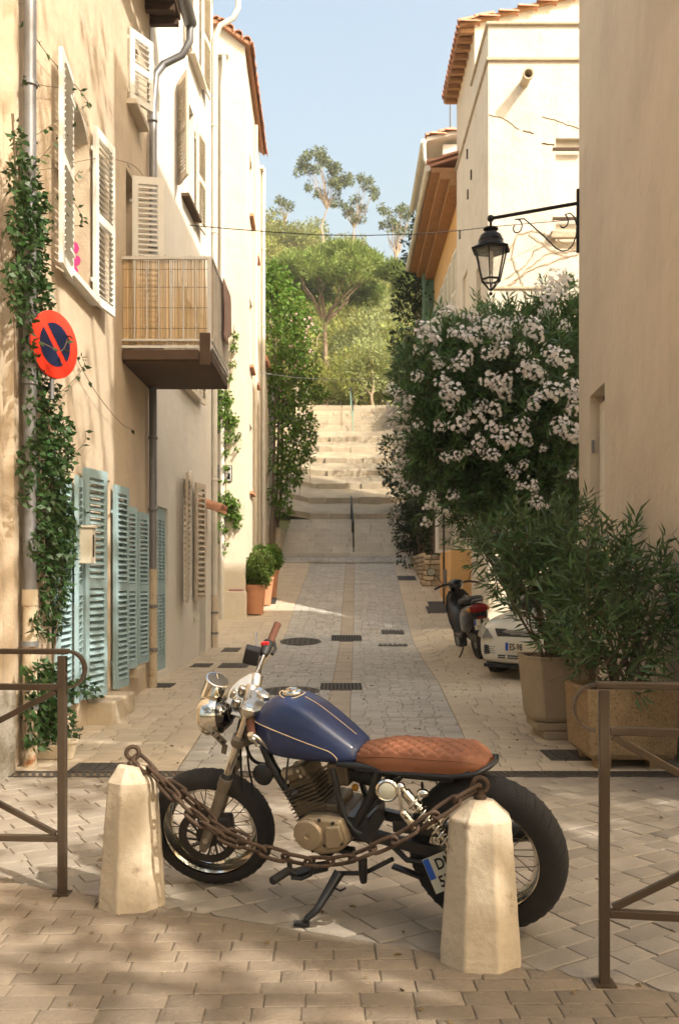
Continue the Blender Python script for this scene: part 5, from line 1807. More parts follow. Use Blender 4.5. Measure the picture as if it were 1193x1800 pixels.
def hang(pts, wt=.0):
    pts = [Vector(p) for p in pts]
    q = pts
    for _ in range(3):
        q = [q[0]] + [w_ for a, b in zip(q, q[1:]) for w_ in (lerp(a, b, .25), lerp(a, b, .75))] + [q[-1]]
    seg = [(b - a).length for a, b in zip(q, q[1:])]
    tot = sum(seg)
    pitch = .093
    n = int(tot / pitch)
    def at(s):
        for k, l in enumerate(seg):
            if s <= l:
                return lerp(q[k], q[k + 1], s / l)
            s -= l
        return q[-1]
    for i in range(n):
        s = (i + .5) * tot / n
        a, b = at(max(0, s - .03)), at(min(tot, s + .03))
        d = (b - a).normalized()
        sd_ = d.cross(Vector((0, 0, 1))).normalized()
        u_ = sd_.cross(d)
        M = Matrix(((d.x, sd_.x, u_.x), (d.y, sd_.y, u_.y), (d.z, sd_.z, u_.z)))
        M = M @ Matrix.Rotation(R(38 + 90 * (i % 2) + rng.uniform(-14, 14)), 3, 'X')
        inst('link', lk, ch, at(s) - ch.location, M.to_euler())
ly = lambda x: 3.97 - .395 * (x + .91)
def cpt(u, v, dy=0.0):
    # the chain hangs in the upright plane through both rings
    k = (u - U0) / F
    y = (3.97 - .395 * .91) / (1 + .395 * k)
    return P(u, v, y + dy)
hang([cpt(240, 1331, .03), cpt(262, 1352), cpt(300, 1392, -.03), cpt(345, 1440, -.09), cpt(395, 1472, -.12), cpt(440, 1488, -.12), cpt(490, 1504, -.11), cpt(550, 1516, -.10), cpt(605, 1513, -.10), cpt(660, 1492, -.11), cpt(715, 1466, -.10), cpt(770, 1428, -.10), cpt(815, 1398, -.06), cpt(838, 1386, -.01)])
hang([cpt(243, 1333, .06), cpt(285, 1372, .05), cpt(330, 1400, .02), cpt(372, 1446, .0), cpt(405, 1466, -.02), cpt(432, 1476, -.04)])
# ------------------------------------------------------------ steel barriers
def barrier(label, post, far, h, dirx):
    t = thing('barrier', label, 'barrier', post, 'steel crowd barriers flanking the street')
    p0, p1 = Vector(post), Vector(far)
    up_ = Vector((0, 0, 1))
    d = (p1 - p0).normalized()
    W = .036
    for p in (p0, p1):
        MB().beam(p - up_ * .05, p + up_ * (h - .02), W, W, up=d).build('post', MT['iron'], t, bevel=.003)
        MB().lathe([(.05, 0), (.05, .006), (.026, .007)], 4, Matrix.Translation(p + up_ * .002) @ Matrix.Rotation(R(45), 4, 'Z')).build('foot_plate', MT['iron'], t)
    # top rail with rounded ends returning to the second rail
    zr2 = h - .16
    r = .08
    for s, p in ((-1, p0), (1, p1)):
        arc = []
        for k in range(13):
            a = math.pi / 2 - math.pi * k / 12
            c = p + d * s * .03 + up_ * (h - r)
            arc.append(c + d * s * math.cos(a) * r * .9 + up_ * math.sin(a) * r)
        rings = []
        side = d.cross(up_)
        for k, q in enumerate(arc):
            tg = (arc[min(12, k + 1)] - arc[max(0, k - 1)]).normalized()
            nn = tg.cross(side)
            rings.append([q + side * .021 + nn * .005, q - side * .021 + nn * .005, q - side * .021 - nn * .005, q + side * .021 - nn * .005])
        MB().loft(rings).build('end_loop', MT['iron'], t, smooth=40)
    MB().beam(p0 - d * .03 + up_ * h, p1 + d * .03 + up_ * h, .044, .024).build('top_rail', MT['iron'], t, bevel=.005)
    MB().beam(p0 + d * W / 2 + up_ * zr2, p1 - d * W / 2 + up_ * zr2, .03, .028).build('middle_rail', MT['iron'], t, bevel=.003)
    zl = .25
    MB().beam(p0 + d * W / 2 + up_ * zl, p1 - d * W / 2 + up_ * zl, .03, .028).build('lower_rail', MT['iron'], t, bevel=.003)
    a, b = p0 + d * .03, p1 - d * .03
    MB().beam(a + up_ * (zr2 - .02), b + up_ * (zl + .02), .022, .026).build('diagonal', MT['iron'], t, bevel=.002)
    MB().beam(a + up_ * (zl + .02), b + up_ * (zr2 - .02), .022, .024).build('diagonal', MT['iron'], t, bevel=.002)
barrier('bronze steel barrier beside the ochre wall with the planted pots behind it', (-1.243, 4.09, 0), (-2.55, 4.16, 0), 1.09, -1)
barrier('bronze steel barrier in front of the two big stone planters', (.922, 3.175, 0), (2.05, 3.0, 0), 1.045, 1)
# ------------------------------------------------------------ drain, covers
dg = thing('drain_grating', 'long cast iron drain grating laid right across the street', 'drain', (0, 6.6, 0))
MB().box(-2.42, 2.7, 6.52, 6.70, -.035, -.012).build('channel', MT['dark'], dg)
mbf = MB()
mbf.box(-2.42, 2.7, 6.515, 6.535, -.01, .006).box(-2.42, 2.7, 6.685, 6.705, -.01, .006)
mbf.build('rim', MT['grate'], dg)
x = -2.4
gb = MB().box(-.013, .013, 0, .15, -.006, .005, Matrix.Rotation(R(18), 4, 'Z')).mesh('bar', MT['grate'])
while x < 2.68:
    inst('bar', gb, dg, Vector((x, 6.535, 0)) - dg.location)
    x += .052
def slope(y):
    return math.atan2(gz(0, y + .1) - gz(0, y - .1), .2)
def plate_rect(label, u0, v0, u1, v1, yn, cat='drain cover', name='drain_cover', slots=0, grp='iron covers set in the paving'):
    a = P(u0, v1, yn)
    x0, x1 = P(u0, 0, yn).x, P(u1, 0, yn).x
    # depth from the rows it covers on the sloping street
    dy = max(.1, yn * yn / (F * 1.3) * (v1 - v0) / max(.25, 1 - yn * slope(yn) / 1.3))
    dy = min(dy, .6)
    t = thing(name, label, cat, ((x0 + x1) / 2, yn, gz((x0 + x1) / 2, yn)), grp)
    t.rotation_euler = (slope(yn), 0, 0)
    hw = (x1 - x0) / 2
    MB().box(-hw, hw, 0, dy, -.01, .007).build('frame', MT['grate'], t, local=True, bevel=.002)
    n = slots or 6
    for k in range(n):
        x = lerp(-hw, hw, (k + .5) / n)
        MB().box(x - hw / n * .55, x + hw / n * .55, dy * .1, dy * .9, .0072, .0125).build('bar', MT['grate'] if not slots else MT['dark'], t, local=True)
    return t
def yat(v, x=0):
    """distance down the street where its surface shows at row v"""
    lo, hi = 2.5, 26.3
    for _ in range(50):
        m = (lo + hi) / 2
        vv = V0 + (CAMH - gz(x, m)) / m * F
        if vv > v:
            lo = m
        else:
            hi = m
    return lo
for lab, u0, v0, u1, v1, sl_ in (
        ('dark square iron cover by the pot at the ochre wall', 118, 1343, 216, 1357, 0), ('dark square iron cover at the foot of the stone planters', 968, 1320, 1040, 1337, 0),
        ('slotted cross grating over the gutter, nearer of the two behind the tank', 562, 1205, 637, 1213, 11), ('slotted cross grating over the gutter, farther of the two behind the tank', 582, 1121, 636, 1127, 11),
        ('long flat grey cover right of the gutter, nearer of the pair', 665, 1129, 717, 1136, 0), ('narrow flat grey cover right of the gutter, farther of the pair', 671, 1110, 711, 1115, 0),
        ('thin iron cover by the foot of the white house pipe', 388, 1142, 418, 1146, 0), ('thin iron cover beside the brake reservoir of the motorcycle', 382, 1169, 434, 1174, 0),
        ('narrow iron cover against the white house, one of a pair', 334, 1169, 368, 1173, 0), ('slim iron cover by the rusty pipe between ochre and white house', 262, 1204, 300, 1209, 0),
        ('thin iron slot left of the scooter, upper one', 755, 1066, 800, 1069, 0), ('thin iron slot left of the scooter, lower one', 752, 1075, 800, 1079, 0),
        ('thin iron cover beside the terracotta pots', 466, 1058, 484, 1062, 0), ('iron slot near the rubble wall', 700, 1015, 732, 1020, 0)):
    plate_rect(lab, u0, v0, u1, v1, yat(v1, P(u0, 0, 10).x), slots=sl_)
def manhole(label, u, v, w):
    y = yat(v, 0)
    c = P(u, v, y)
    r = w / F * y / 2
    y += 0
    t = thing('manhole_cover', label, 'manhole cover', (c.x, y, gz(c.x, y) + .002), 'round manhole covers in the street')
    t.rotation_euler = (slope(y), 0, 0)
    MB().lathe([(r, -.01), (r, .008), (r * .93, .009), (r * .93, .005)], 40, None).build('rim', MT['grate'], t, local=True)
    MB().lathe([(r * .92, -.01), (r * .92, .009), (.001, .009)], 40, None, cap=False).build('lid', MT['grate'], t, local=True)
    k = 0
    for i in range(-3, 4):
        for j in range(-3, 4):
            if math.hypot(i, j) < 3.3:
                x, yy = i * r * .25, j * r * .25
                MB().box(x - r * .08, x + r * .08, yy - r * .08, yy + r * .08, .009, .014).build('stud', MT['grate'], t, local=True)
manhole('round iron manhole cover left of the gutter, nearer the fuel tank', 510, 1215, 104)
manhole('round iron manhole cover left of the gutter, farther up the street', 528, 1128, 72)
# ------------------------------------------------------------ no parking sign
sg = thing('no_parking_sign', 'round red and blue no parking sign on the ochre wall half in creeper', 'sign', (-2.15, 7.0, 3.2))
sc = P(97, 606, 7.0)
vdir = (Vector((0, 0, CAMH)) - sc).normalized()
nrm = Matrix.Rotation(R(48), 3, 'Z') @ vdir
nrm.z = 0
nrm.normalize()
nrm = (nrm + Vector((0, 0, -.02))).normalized()
ez_ = Vector((0, 0, 1)) - nrm * nrm.z
ez_.normalize()
ex_ = ez_.cross(nrm)
GM = Matrix(((ex_.x, ez_.x, nrm.x, sc.x), (ex_.y, ez_.y, nrm.y, sc.y), (ex_.z, ez_.z, nrm.z, sc.z), (0, 0, 0, 1)))
GM = GM @ Matrix.Rotation(R(-4), 4, 'Z')
RS = .256
signred = mat('sign_red', (.62, .035, .015), .4, var=.06, scale=6)
signblue = mat('sign_blue', (.008, .014, .05), .4, var=.08, scale=6)
MB().lathe([(RS, -.012), (RS, .0), (RS * .985, .002), (.001, .002)], 56, GM, cap=False).build('plate', signred, sg, smooth=30)
for s in (-1, 1):
    ri, hb = RS * .645, RS * .10
    a0 = math.asin(hb / ri)
    arc = [(ri * math.cos(a), ri * math.sin(a)) for a in [lerp(a0, math.pi - a0, k / 24) for k in range(25)]]
    M = GM @ Matrix.Rotation(R(-45) + (0 if s > 0 else math.pi), 4, 'Z')
    n = len(arc)
    MB().add([M @ Vector((x, y, .0045)) for x, y in arc] + [M @ Vector((x, y, .0)) for x, y in arc], [tuple(range(n))] + [(k, k + 1, n + k + 1, n + k) for k in range(n - 1)]).build('blue_field', signblue, sg)
MB().lathe([(RS * 1.005, -.02), (RS * 1.005, -.012)], 48, GM).build('back', MT['zinc'], sg)
MB().tube([sc - nrm * .03 + Vector((0, 0, .1)), sc - nrm * .03 - Vector((0, 0, RS + .16))], .017, 10).build('post', MT['zinc'], sg, smooth=40)
for z in (-.12, .12):
    MB().beam(sc - nrm * .03 + Vector((0, 0, z)), Vector((XO, sc.y + .08, sc.z + z)), .02, .02).build('bracket', MT['zinc'], sg)
# ------------------------------------------------------------ street lamps
def lantern(name, label, top, wall, wall_n, s=1.0, scroll=True):
    t = thing(name, label, 'street lamp', wall, 'wall lanterns on scrolled brackets')
    T = Vector(top)
    W_ = Vector(wall)
    M = Matrix.Translation(T) @ Matrix.Rotation(R(14), 4, 'Z') @ Matrix.Scale(s, 4)
    MB().ball(T, .045 * s, 10).build('knuckle', MT['black_iron'], t, smooth=50)
    MB().tube([T + (W_ - T).normalized() * .03, W_], .022 * s, 10).build('arm', MT['black_iron'], t, smooth=40)
    MB().box(-.025, .012, -.02, .02, -.60, .17, Matrix.Translation(W_)).build('wall_plate', MT['black_iron'], t, bevel=.004)
    MB().lathe([(.018, -.12), (.018, 0)], 10, M).build('stem', MT['black_iron'], t, smooth=40)
    hood = MB().lathe([(.03, -.115), (.092, -.125), (.095, -.138), (.05, -.150), (.052, -.175), (.10, -.19), (.13, -.215), (.145, -.25), (.150, -.27), (.158, -.275), (.155, -.30), (.165, -.335), (.17, -.34)], 24, M).build('hood', MT['black_iron'], t, smooth=40)
    MB().lathe([(.165, -.335), (.262, -.385), (.255, -.405), (.215, -.405), (.21, -.39)], 6, M).build('brim', MT['black_iron'], t)
    cage = MB()
    n = 6
    for k in range(n):
        a = 2 * math.pi * k / n
        p0 = M @ Vector((.212 * math.cos(a), .212 * math.sin(a), -.40))
        p1 = M @ Vector((.122 * math.cos(a), .122 * math.sin(a), -.775))
        p2 = M @ Vector((.012 * math.cos(a), .012 * math.sin(a), -.905))
        b = 2 * math.pi * (k + 1) / n
        q1 = M @ Vector((.122 * math.cos(b), .122 * math.sin(b), -.775))
        cage.beam(p0, p1, .016 * s, .016 * s)
        cage.beam(p1, p2, .014 * s, .014 * s)
        cage.beam(p1, q1, .022 * s, .022 * s)
    cage.ball(M @ Vector((0, 0, -.945)), .024 * s, 8)
    cg = cage.build('cage', MT['black_iron'], t)
    gm = glass_mat('lantern_glass', (.80, .78, .72), .22)
    for k in range(n):
        a, b = 2 * math.pi * k / n, 2 * math.pi * (k + 1) / n
        f = .97
        vs = [M @ Vector((r * f * math.cos(c_), r * f * math.sin(c_), z)) for r, z, c_ in ((.205, -.405, a), (.205, -.405, b), (.118, -.77, b), (.118, -.77, a))]
        MB().add(vs, [(0, 1, 2, 3)]).build('pane', gm, cg)
        vs = [M @ Vector((r * f * math.cos(c_), r * f * math.sin(c_), z)) for r, z, c_ in ((.118, -.785, a), (.118, -.785, b), (.014, -.895, b))]
        MB().add(vs, [(0, 1, 2)]).build('pane', gm, cg)
    MB().lathe([(.018, -.70), (.018, -.55), (.032, -.53), (.034, -.42)], 12, M).build('bulb', MT['zinc_w'], t, smooth=40)
    if scroll:
        d = (W_ - T)
        L = math.hypot(d.x, d.y)
        dh = Vector((d.x, d.y, 0)).normalized()
        q = lambda a, z: W_ - dh * a + Vector((0, 0, z))
        pts = []
        for k in range(15):                       # scroll by the wall
            an = lerp(5.2 * math.pi / 2, .35 * math.pi / 2, k / 14) if False else lerp(-math.pi * 1.2, math.pi * .5, k / 14)
        def spiral(c, r0, r1, a0, a1, n=22):
            return [(c[0] + lerp(r0, r1, k / n) * math.cos(lerp(a0, a1, k / n)), c[1] + lerp(r0, r1, k / n) * math.sin(lerp(a0, a1, k / n))) for k in range(n + 1)]
        # near the wall: big C that rises, curls inward at the top
        s1 = spiral((.19, -.17), .035, .105, -math.pi * .2, -math.pi * 1.55 - math.pi * .5, 26)
        big = [(.10, -.085), (.05, -.13), (.02, -.22), (.03, -.32), (.07, -.40), (.13, -.445), (.20, -.445), (.27, -.41)]
        tail = [(.40, -.29), (.55, -.16), (.66, -.07)]
        s2 = spiral((.755, -.145), .085, .03, math.pi * .62 - math.pi * .2, math.pi * 2.3, 24)
        path = [q(a * L / 1.08, z * 1.24) for a, z in s1[:18] + big + tail + s2]
        MB().tube(path, .0085, 8).build('scroll', MT['black_iron'], t, smooth=60)
    return t
tp = P(862, 384, 11.42)
wl = Vector((2.885, 11.0, P(0, 357, 11.0).z))
lantern('street_lamp', 'black six sided wall lantern on a long scrolled bracket above the oleander', (tp.x, tp.y, tp.z), (wl.x, wl.y, wl.z), None)
t2 = P(728, 632, 22.6)
lantern('street_lamp', 'far wall lantern half hidden by oleander blossom beside the cypress', (t2.x, t2.y, t2.z), (2.93, 22.9, t2.z + .05), None, .95, scroll=False)
# overhead cables
cb = thing('overhead_cable', 'thin cable strung across the street high above the far steps', 'cable', (-2.3, 14.5, 7))
a, b = P(325, 395, 14.2), P(1016, 390, 16.9)
pts = []
mid_uv = [(325, 395), (400, 402), (480, 408), (560, 413), (640, 414), (740, 411), (810, 405), (870, 398), (940, 392), (1014, 386)]
for k, (u, v) in enumerate(mid_uv):
    pts.append(P(u, v, lerp(14.2, 16.9, k / (len(mid_uv) - 1))))
MB().tube(pts, .008, 5).build('wire', MT['black_iron'], cb)
cb = thing('low_cable', 'lower thin cable crossing between the cream house and the hedge', 'cable', (-2, 22, 5))
MB().tube([P(455, 655, 22), P(520, 664, 22.3), P(600, 668, 22.6), P(700, 666, 23)], .008, 5).build('wire', MT['zinc'], cb)
# ------------------------------------------------------------ foliage builders
def ball_pts(n, rs, lo=.55):
    d = unit(rs.normal(size=(n, 3)))
    return d, d * (lo + (1 - lo) * rs.rand(n, 1) ** .7)
def clump_leaves(clumps, dens, L, W, rs, droop=0.0, up=0.0, lo=.5, squash=1.0):
    """leaf base points and directions for a list of (centre, radius) clumps"""
    Cs, Ds = [], []
    for c, r in clumps:
        n = max(6, int(dens * r * r))
        d, p = ball_pts(n, rs, lo)
        p = p * np.array([1, 1, squash])
        Cs.append(np.array(tuple(c)) + p * r)
        Ds.append(d + rs.normal(size=(n, 3)) * .6 + np.array([0, 0, up - droop]))
    return np.concatenate(Cs), np.concatenate(Ds)
def limb(mb_, a, b, r0, r1, rs_, n=6, wob=.12, seg=7):
    a, b = Vector(a), Vector(b)
    L = (b - a).length
    pts = [lerp(a, b, k / n) + Vector((rs_.uniform(-1, 1), rs_.uniform(-1, 1), rs_.uniform(-.5, .5))) * wob * L * (0 if k in (0, n) else .35) for k in range(n + 1)]
    mb_.tube(pts, [lerp(r0, r1, (k / n) ** .8) for k in range(n + 1)], seg)
    return pts
def make_tree(name, label, cat, base, crown_clumps, trunk_r, leafm, barkm, dens, L, W, seed, group=None, limbs=7, droop=0, up=0, fork=.45, lo=.45, squash=.85, trunk_to=None, lw=.42):
    """trunk and limbs reaching into a crown of leaf clumps (clump centres relative to the base)"""
    r_ = random.Random(seed)
    rs = np.random.RandomState(seed)
    t = thing(name, label, cat, base, group)
    cs = [(Vector(c), r) for c, r in crown_clumps]
    cen = sum((c for c, _ in cs), Vector()) / len(cs)
    top = trunk_to or Vector((cen.x * .6, cen.y * .6, max(c.z for c, _ in cs) * .8))
    mb_ = MB()
    tp_ = limb(mb_, (0, 0, -.3), top, trunk_r, trunk_r * .28, r_, 8, .08, 9)
    pick = sorted(cs, key=lambda k: -k[1])[:limbs]
    for c, r in pick:
        k = min(7, max(2, int(8 * min(.85, max(fork, (c.z - .35 * abs(c.x) - r) / max(.1, top.z))))))
        limb(mb_, tp_[k], c + Vector((0, 0, -r * .1)), trunk_r * lw, trunk_r * .06, r_, 5, .16, 6)
    mb_.build('trunk', barkm, t, local=True, smooth=60)
    C, D = clump_leaves(cs, dens, L, W, rs, droop, up, lo, squash)
    leaves('crown', C, D, rs.uniform(.7, 1.3, len(C)) * L, rs.uniform(.7, 1.3, len(C)) * W, leafm, t, off=(0, 0, 0), rs=rs)
    return t

# ------------------------------------------------------------ wooded hill
def bushy(seed, h, w_, n, rr, flat=.8):
    r_ = random.Random(seed)
    out = []
    for i in range(n):
        a = r_.uniform(0, 6.28)
        q = r_.uniform(0, 1) ** .6
        z = r_.uniform(.28, 1)
        wid = w_ * math.sqrt(max(.05, 1 - ((z - .55) / .55) ** 2))
        out.append(((math.cos(a) * q * wid, math.sin(a) * q * wid, z * h - rr * .3), rr * r_.uniform(.6, 1.15)))
    return out
kinds = {}
def proto(kind, i):
    key = (kind, i)
    if key in kinds:
        return None
    hid = (0, 0, 0)
    if kind == 'olive':
        t = make_tree('olive_tree', 'bushy yellow-green tree on the wooded hillside beyond the stairs', 'tree', hid, bushy(30 + i, 4.6, 2.1, 26, .95), .16, MT['leaf_hill'], MT['bark_pale'], 120, .26, .13, 40 + i, 'olive green trees on the hillside')
    elif kind == 'silver':
        t = make_tree('silvery_tree', 'pale silvery feathery tree on the hillside beyond the stairs', 'tree', hid, bushy(60 + i, 5.4, 2.3, 30, .9), .17, MT['leaf_olive'], MT['bark_pale'], 150, .24, .09, 70 + i, 'silvery trees on the hillside', up=.3)
    elif kind == 'scrub':
        t = make_tree('scrub_bush', 'low rounded bush of dry scrub covering the upper hill', 'bush', hid, bushy(90 + i, 2.6, 1.9, 16, .85), .1, MT['leaf_hill'], MT['bark'], 110, .28, .14, 95 + i, 'scrub bushes on the upper hill')
    kinds[key] = t
    return t
def plant(kind, i, loc, s, rz):
    t = proto(kind, i)
    if t is None:
        t = copy_tree(kinds[(kind, i)])
    t.location = loc
    t.scale = (s, s, s * rng.uniform(.9, 1.1))
    t.rotation_euler = (0, 0, rz)
def on_hill(u, y):
    x = (u - U0) / F * y
    return (x, y, tz(x, y) - .15)
# upper slope, scrub and olive trees: pixel column, distance, size
for u, y, k, s in ((468, 112, 'scrub', 1.7), (500, 113, 'scrub', 1.4), (530, 110, 'olive', 1.1), (560, 112, 'olive', 1.2), (590, 110, 'scrub', 1.5), (615, 110, 'olive', 1.2), (640, 108, 'scrub', 1.5), (672, 108, 'olive', 1.1), (705, 106, 'olive', 1.2), (735, 104, 'olive', 1.2),
                   (455, 104, 'olive', 1.3), (485, 102, 'scrub', 1.9), (512, 101, 'olive', 1.3), (545, 100, 'olive', 1.35), (578, 100, 'scrub', 1.8), (606, 98, 'olive', 1.3), (638, 97, 'olive', 1.2), (668, 97, 'silver', 1.0), (700, 96, 'olive', 1.2), (730, 95, 'olive', 1.2),
                   (460, 92, 'olive', 1.35), (495, 90, 'olive', 1.4), (528, 89, 'olive', 1.3), (560, 90, 'olive', 1.4), (596, 88, 'silver', 1.1), (628, 87, 'olive', 1.25), (660, 86, 'olive', 1.25), (692, 84, 'silver', 1.15), (722, 84, 'olive', 1.3),
                   (470, 78, 'olive', 1.3), (508, 76, 'olive', 1.2), (672, 76, 'silver', 1.2), (705, 75, 'olive', 1.3), (640, 78, 'olive', 1.25), (735, 74, 'olive', 1.3), (540, 78, 'olive', 1.3), (580, 80, 'olive', 1.3), (612, 76, 'olive', 1.2)):
    plant(k, rng.randint(0, 2), on_hill(u, y), s, rng.uniform(0, 6.28))
# mid slope: silvery trees right of the pine, dark bushes at the stair top
for u, y, k, s in ((655, 60, 'silver', 1.05), (690, 62, 'silver', 1.15), (620, 58, 'silver', .9), (668, 54, 'silver', .95), (640, 51, 'olive', .8), (700, 55, 'silver', 1.05), (606, 52, 'olive', .72), (625, 48.5, 'olive', .62), (655, 48, 'silver', .7), (688, 49, 'olive', .8),
                   (528, 62, 'olive', 1.05), (500, 60, 'olive', 1.1), (470, 58, 'olive', 1.2), (590, 66, 'olive', 1.1), (560, 70, 'olive', 1.15), (640, 68, 'olive', 1.15), (522, 54, 'olive', .8), (515, 50, 'olive', .9), (720, 58, 'olive', 1.2), (730, 50, 'olive', 1.0),
                   (610, 63, 'silver', .9), (676, 68, 'olive', 1.15), (710, 67, 'olive', 1.2), (545, 66, 'olive', 1.1), (485, 66, 'olive', 1.2)):
    plant(k, rng.randint(0, 2), on_hill(u, y), s, rng.uniform(0, 6.28))
for x_, y_, s_ in ((4.7, 32.5, 1.0), (5.4, 36.5, 1.1), (4.4, 40.5, .8)):  # hidden trees, added to throw dappled shade on the dirt path
    plant('silver', 1, (x_, y_, tz(x_, y_) - .1), s_, rng.uniform(0, 6.28))
# umbrella pine with its tall bare trunk
py = 57.0
pb = Vector(on_hill(572, py))
r_ = random.Random(5)
cl = []
for i in range(62):
    a = r_.uniform(0, 6.28)
    q = math.sqrt(r_.uniform(0, 1))
    x, y_ = math.cos(a) * q * 4.6 + .75, math.sin(a) * q * 3.0
    e = math.hypot((x - .75) / 4.6, y_ / 3.0)
    cl.append(((x, y_, P(0, 500, py).z - pb.z + 1.9 * (1 - e * e) + r_.uniform(-.25, .25)), r_.uniform(.65, 1.0)))
make_tree('umbrella_pine', 'big umbrella pine with a flat green crown and bare leaning trunk above the stairs', 'tree', pb, cl, .27, MT['leaf_pine'], MT['bark_pine'], 620, .30, .07, 6, limbs=11, lw=.3, up=.7, fork=.8, lo=.35, squash=.6, trunk_to=Vector((-.2, 0, P(0, 520, py).z - pb.z)))
# second trunk group by the stair head
tb = Vector(on_hill(553, 52))
make_tree('pine_trunk', 'grey split pine trunk standing left of the umbrella pine', 'tree', tb, [((-.3, 0, 4.6), .6), ((.3, .2, 4.9), .5), ((-.6, .1, 5.2), .6)], .2, MT['leaf_pine'], MT['bark_pale'], 300, .17, .04, 8, limbs=3, up=.5)
# eucalyptus on the skyline: airy leaf puffs on tall pale limbs
def euc(label, puffs, y, base_u, base_v, seed, tr=.16):
    b = P(base_u, base_v, y)
    b = Vector((b.x, y, min(b.z, tz(b.x, y))))
    r2 = random.Random(seed)
    cl_ = []
    for u, v, rpx in puffs:
        for _ in range(4):
            p = P(u + r2.uniform(-.6, .6) * rpx, v + r2.uniform(-.5, .5) * rpx, y + r2.uniform(-.9, .9))
            cl_.append((p - b, rpx / F * y * r2.uniform(.35, .62)))
    return make_tree('eucalyptus', label, 'tree', b, cl_, tr, MT['leaf_euc'], MT['bark_pale'], 300, .34, .13, seed, limbs=22, droop=.5, fork=.3, lo=.15)
euc('tall airy eucalyptus on the skyline, standing highest above the hill', [(540, 280, 20), (528, 300, 12), (560, 272, 17), (575, 285, 18), (590, 298, 18), (605, 310, 16), (550, 300, 16), (582, 318, 16), (540, 325, 12), (600, 330, 14), (615, 318, 10), (560, 340, 12), (590, 352, 14)], 96, 566, 440, 21)
euc('leaning slim eucalyptus with tufts of leaf right of the tallest one', [(640, 322, 14), (655, 335, 12), (660, 345, 9), (632, 312, 9), (622, 350, 13), (610, 372, 15), (630, 380, 14), (640, 366, 11), (600, 360, 12)], 98, 606, 450, 22, .13)
euc('lower broad eucalyptus on the skyline beside the brick eaves', [(680, 372, 18), (700, 365, 16), (715, 380, 14), (690, 390, 16), (708, 400, 14), (676, 398, 12), (722, 366, 10)], 95, 694, 470, 23, .15)
euc('small dark tuft of a tree on the left of the hill crest', [(500, 352, 12), (488, 350, 8), (508, 362, 10)], 110, 500, 400, 24, .1)

# ------------------------------------------------------------ street side greenery
# dark cypress by the orange house
cl = []
r_ = random.Random(9)
for i in range(58):
    z = r_.uniform(.06, 1)
    w_ = .95 * (1 - .35 * z) * (1 if z < .85 else (1 - z) / .15 * .8 + .2)
    a = r_.uniform(0, 6.28)
    cl.append(((math.cos(a) * w_ * .6 - .25 * math.sin(z * 5), math.sin(a) * w_ * .6, z * 9.8), r_.uniform(.35, .6)))
make_tree('cypress', 'dark ragged evergreen rising behind the brick eaved house', 'tree', (2.45, 29.2, 3.2), cl, .14, MT['leaf_dark'], MT['bark'], 520, .15, .07, 31, limbs=8, up=.4)
# hedge above the rubble wall
hg_ = thing('hedge', 'dark clipped ivy hedge above the rubble wall right of the stairs', 'hedge', (2.2, 25, 1.9))
cl = []
for i in range(70):
    y = rng.uniform(22.6, 27.6)
    lo_x = 1.72 + (y < 24) * .28
    cl.append(((lo_x + rng.uniform(.1, 1.0), y, lerp(1.75, 4.3, rng.random() ** .8)), rng.uniform(.26, .42)))
C, D = clump_leaves([(Vector(c), r) for c, r in cl], 950, .1, .06, nr, .2)
leaves('foliage', C, D, nr.uniform(.07, .13, len(C)), nr.uniform(.045, .075, len(C)), MT['leaf_dark'], hg_)
stm = MB()
for k in range(12):
    c, r = cl[k * 5]
    stm.tube([(2.35, c[1], 1.6), ((2.35 + c[0]) / 2, c[1] + .1, (1.6 + c[2]) / 2), c], [.03, .02, .01], 6)
stm.build('stem', MT['bark'], hg_, kind='stuff')
# flowering creeper spilling from the pale house over the stairs
vn = thing('flowering_creeper', 'bright green creeper with pink trumpet blossom tumbling from the pale house', 'creeper', (-1.7, 26, 5))
cl = []
for u, v, y, r in ((468, 480, 25.6, .5), (485, 495, 25.8, .5), (478, 520, 25.4, .5), (505, 525, 26.2, .5), (470, 560, 25.2, .45), (500, 560, 26, .55), (525, 550, 26.6, .45), (535, 580, 26.8, .42), (510, 600, 26, .55), (480, 610, 25.4, .5), (525, 620, 26.4, .5), (500, 650, 25.8, .55),
                   (535, 650, 26.6, .45), (475, 660, 25.2, .4), (515, 690, 26, .55), (545, 685, 26.6, .4), (560, 692, 26.8, .28), (490, 700, 25.6, .5), (520, 730, 26, .5), (500, 750, 25.6, .5), (535, 745, 26.4, .4), (515, 790, 25.9, .5), (495, 810, 25.4, .42), (530, 780, 26.2, .4),
                   (505, 840, 25.7, .4), (492, 870, 25.4, .35), (515, 825, 25.9, .36), (498, 895, 25.5, .25), (540, 800, 26.4, .22), (545, 770, 26.5, .22)):
    cl.append((P(u, v, y), r))
C, D = clump_leaves(cl, 1500, .13, .06, nr, .7, lo=.4)
leaves('foliage', C, D, nr.uniform(.09, .17, len(C)), nr.uniform(.045, .08, len(C)), MT['leaf_vine'], vn)
pk = []
for u, v in ((470, 583, ), (478, 576), (466, 590), (485, 600), (500, 655), (512, 640), (520, 662), (535, 575), (548, 570), (495, 630), (478, 560), (508, 610), (530, 600), (490, 676), (516, 560), (540, 610), (500, 700), (484, 640), (526, 640), (545, 560)):
    c = P(u, v, 25.2 + rng.uniform(-.1, .1) + (u - 460) / 90)
    for _ in range(7):
        pk.append(c + Vector((rng.gauss(0, .07), rng.gauss(0, .05), rng.gauss(0, .09))))
leaves('blossom', [tuple(p) for p in pk], [(rng.gauss(0, .5), -.6, -.9) for _ in pk], .10, .07, MT['pink'], vn)
stm = MB()
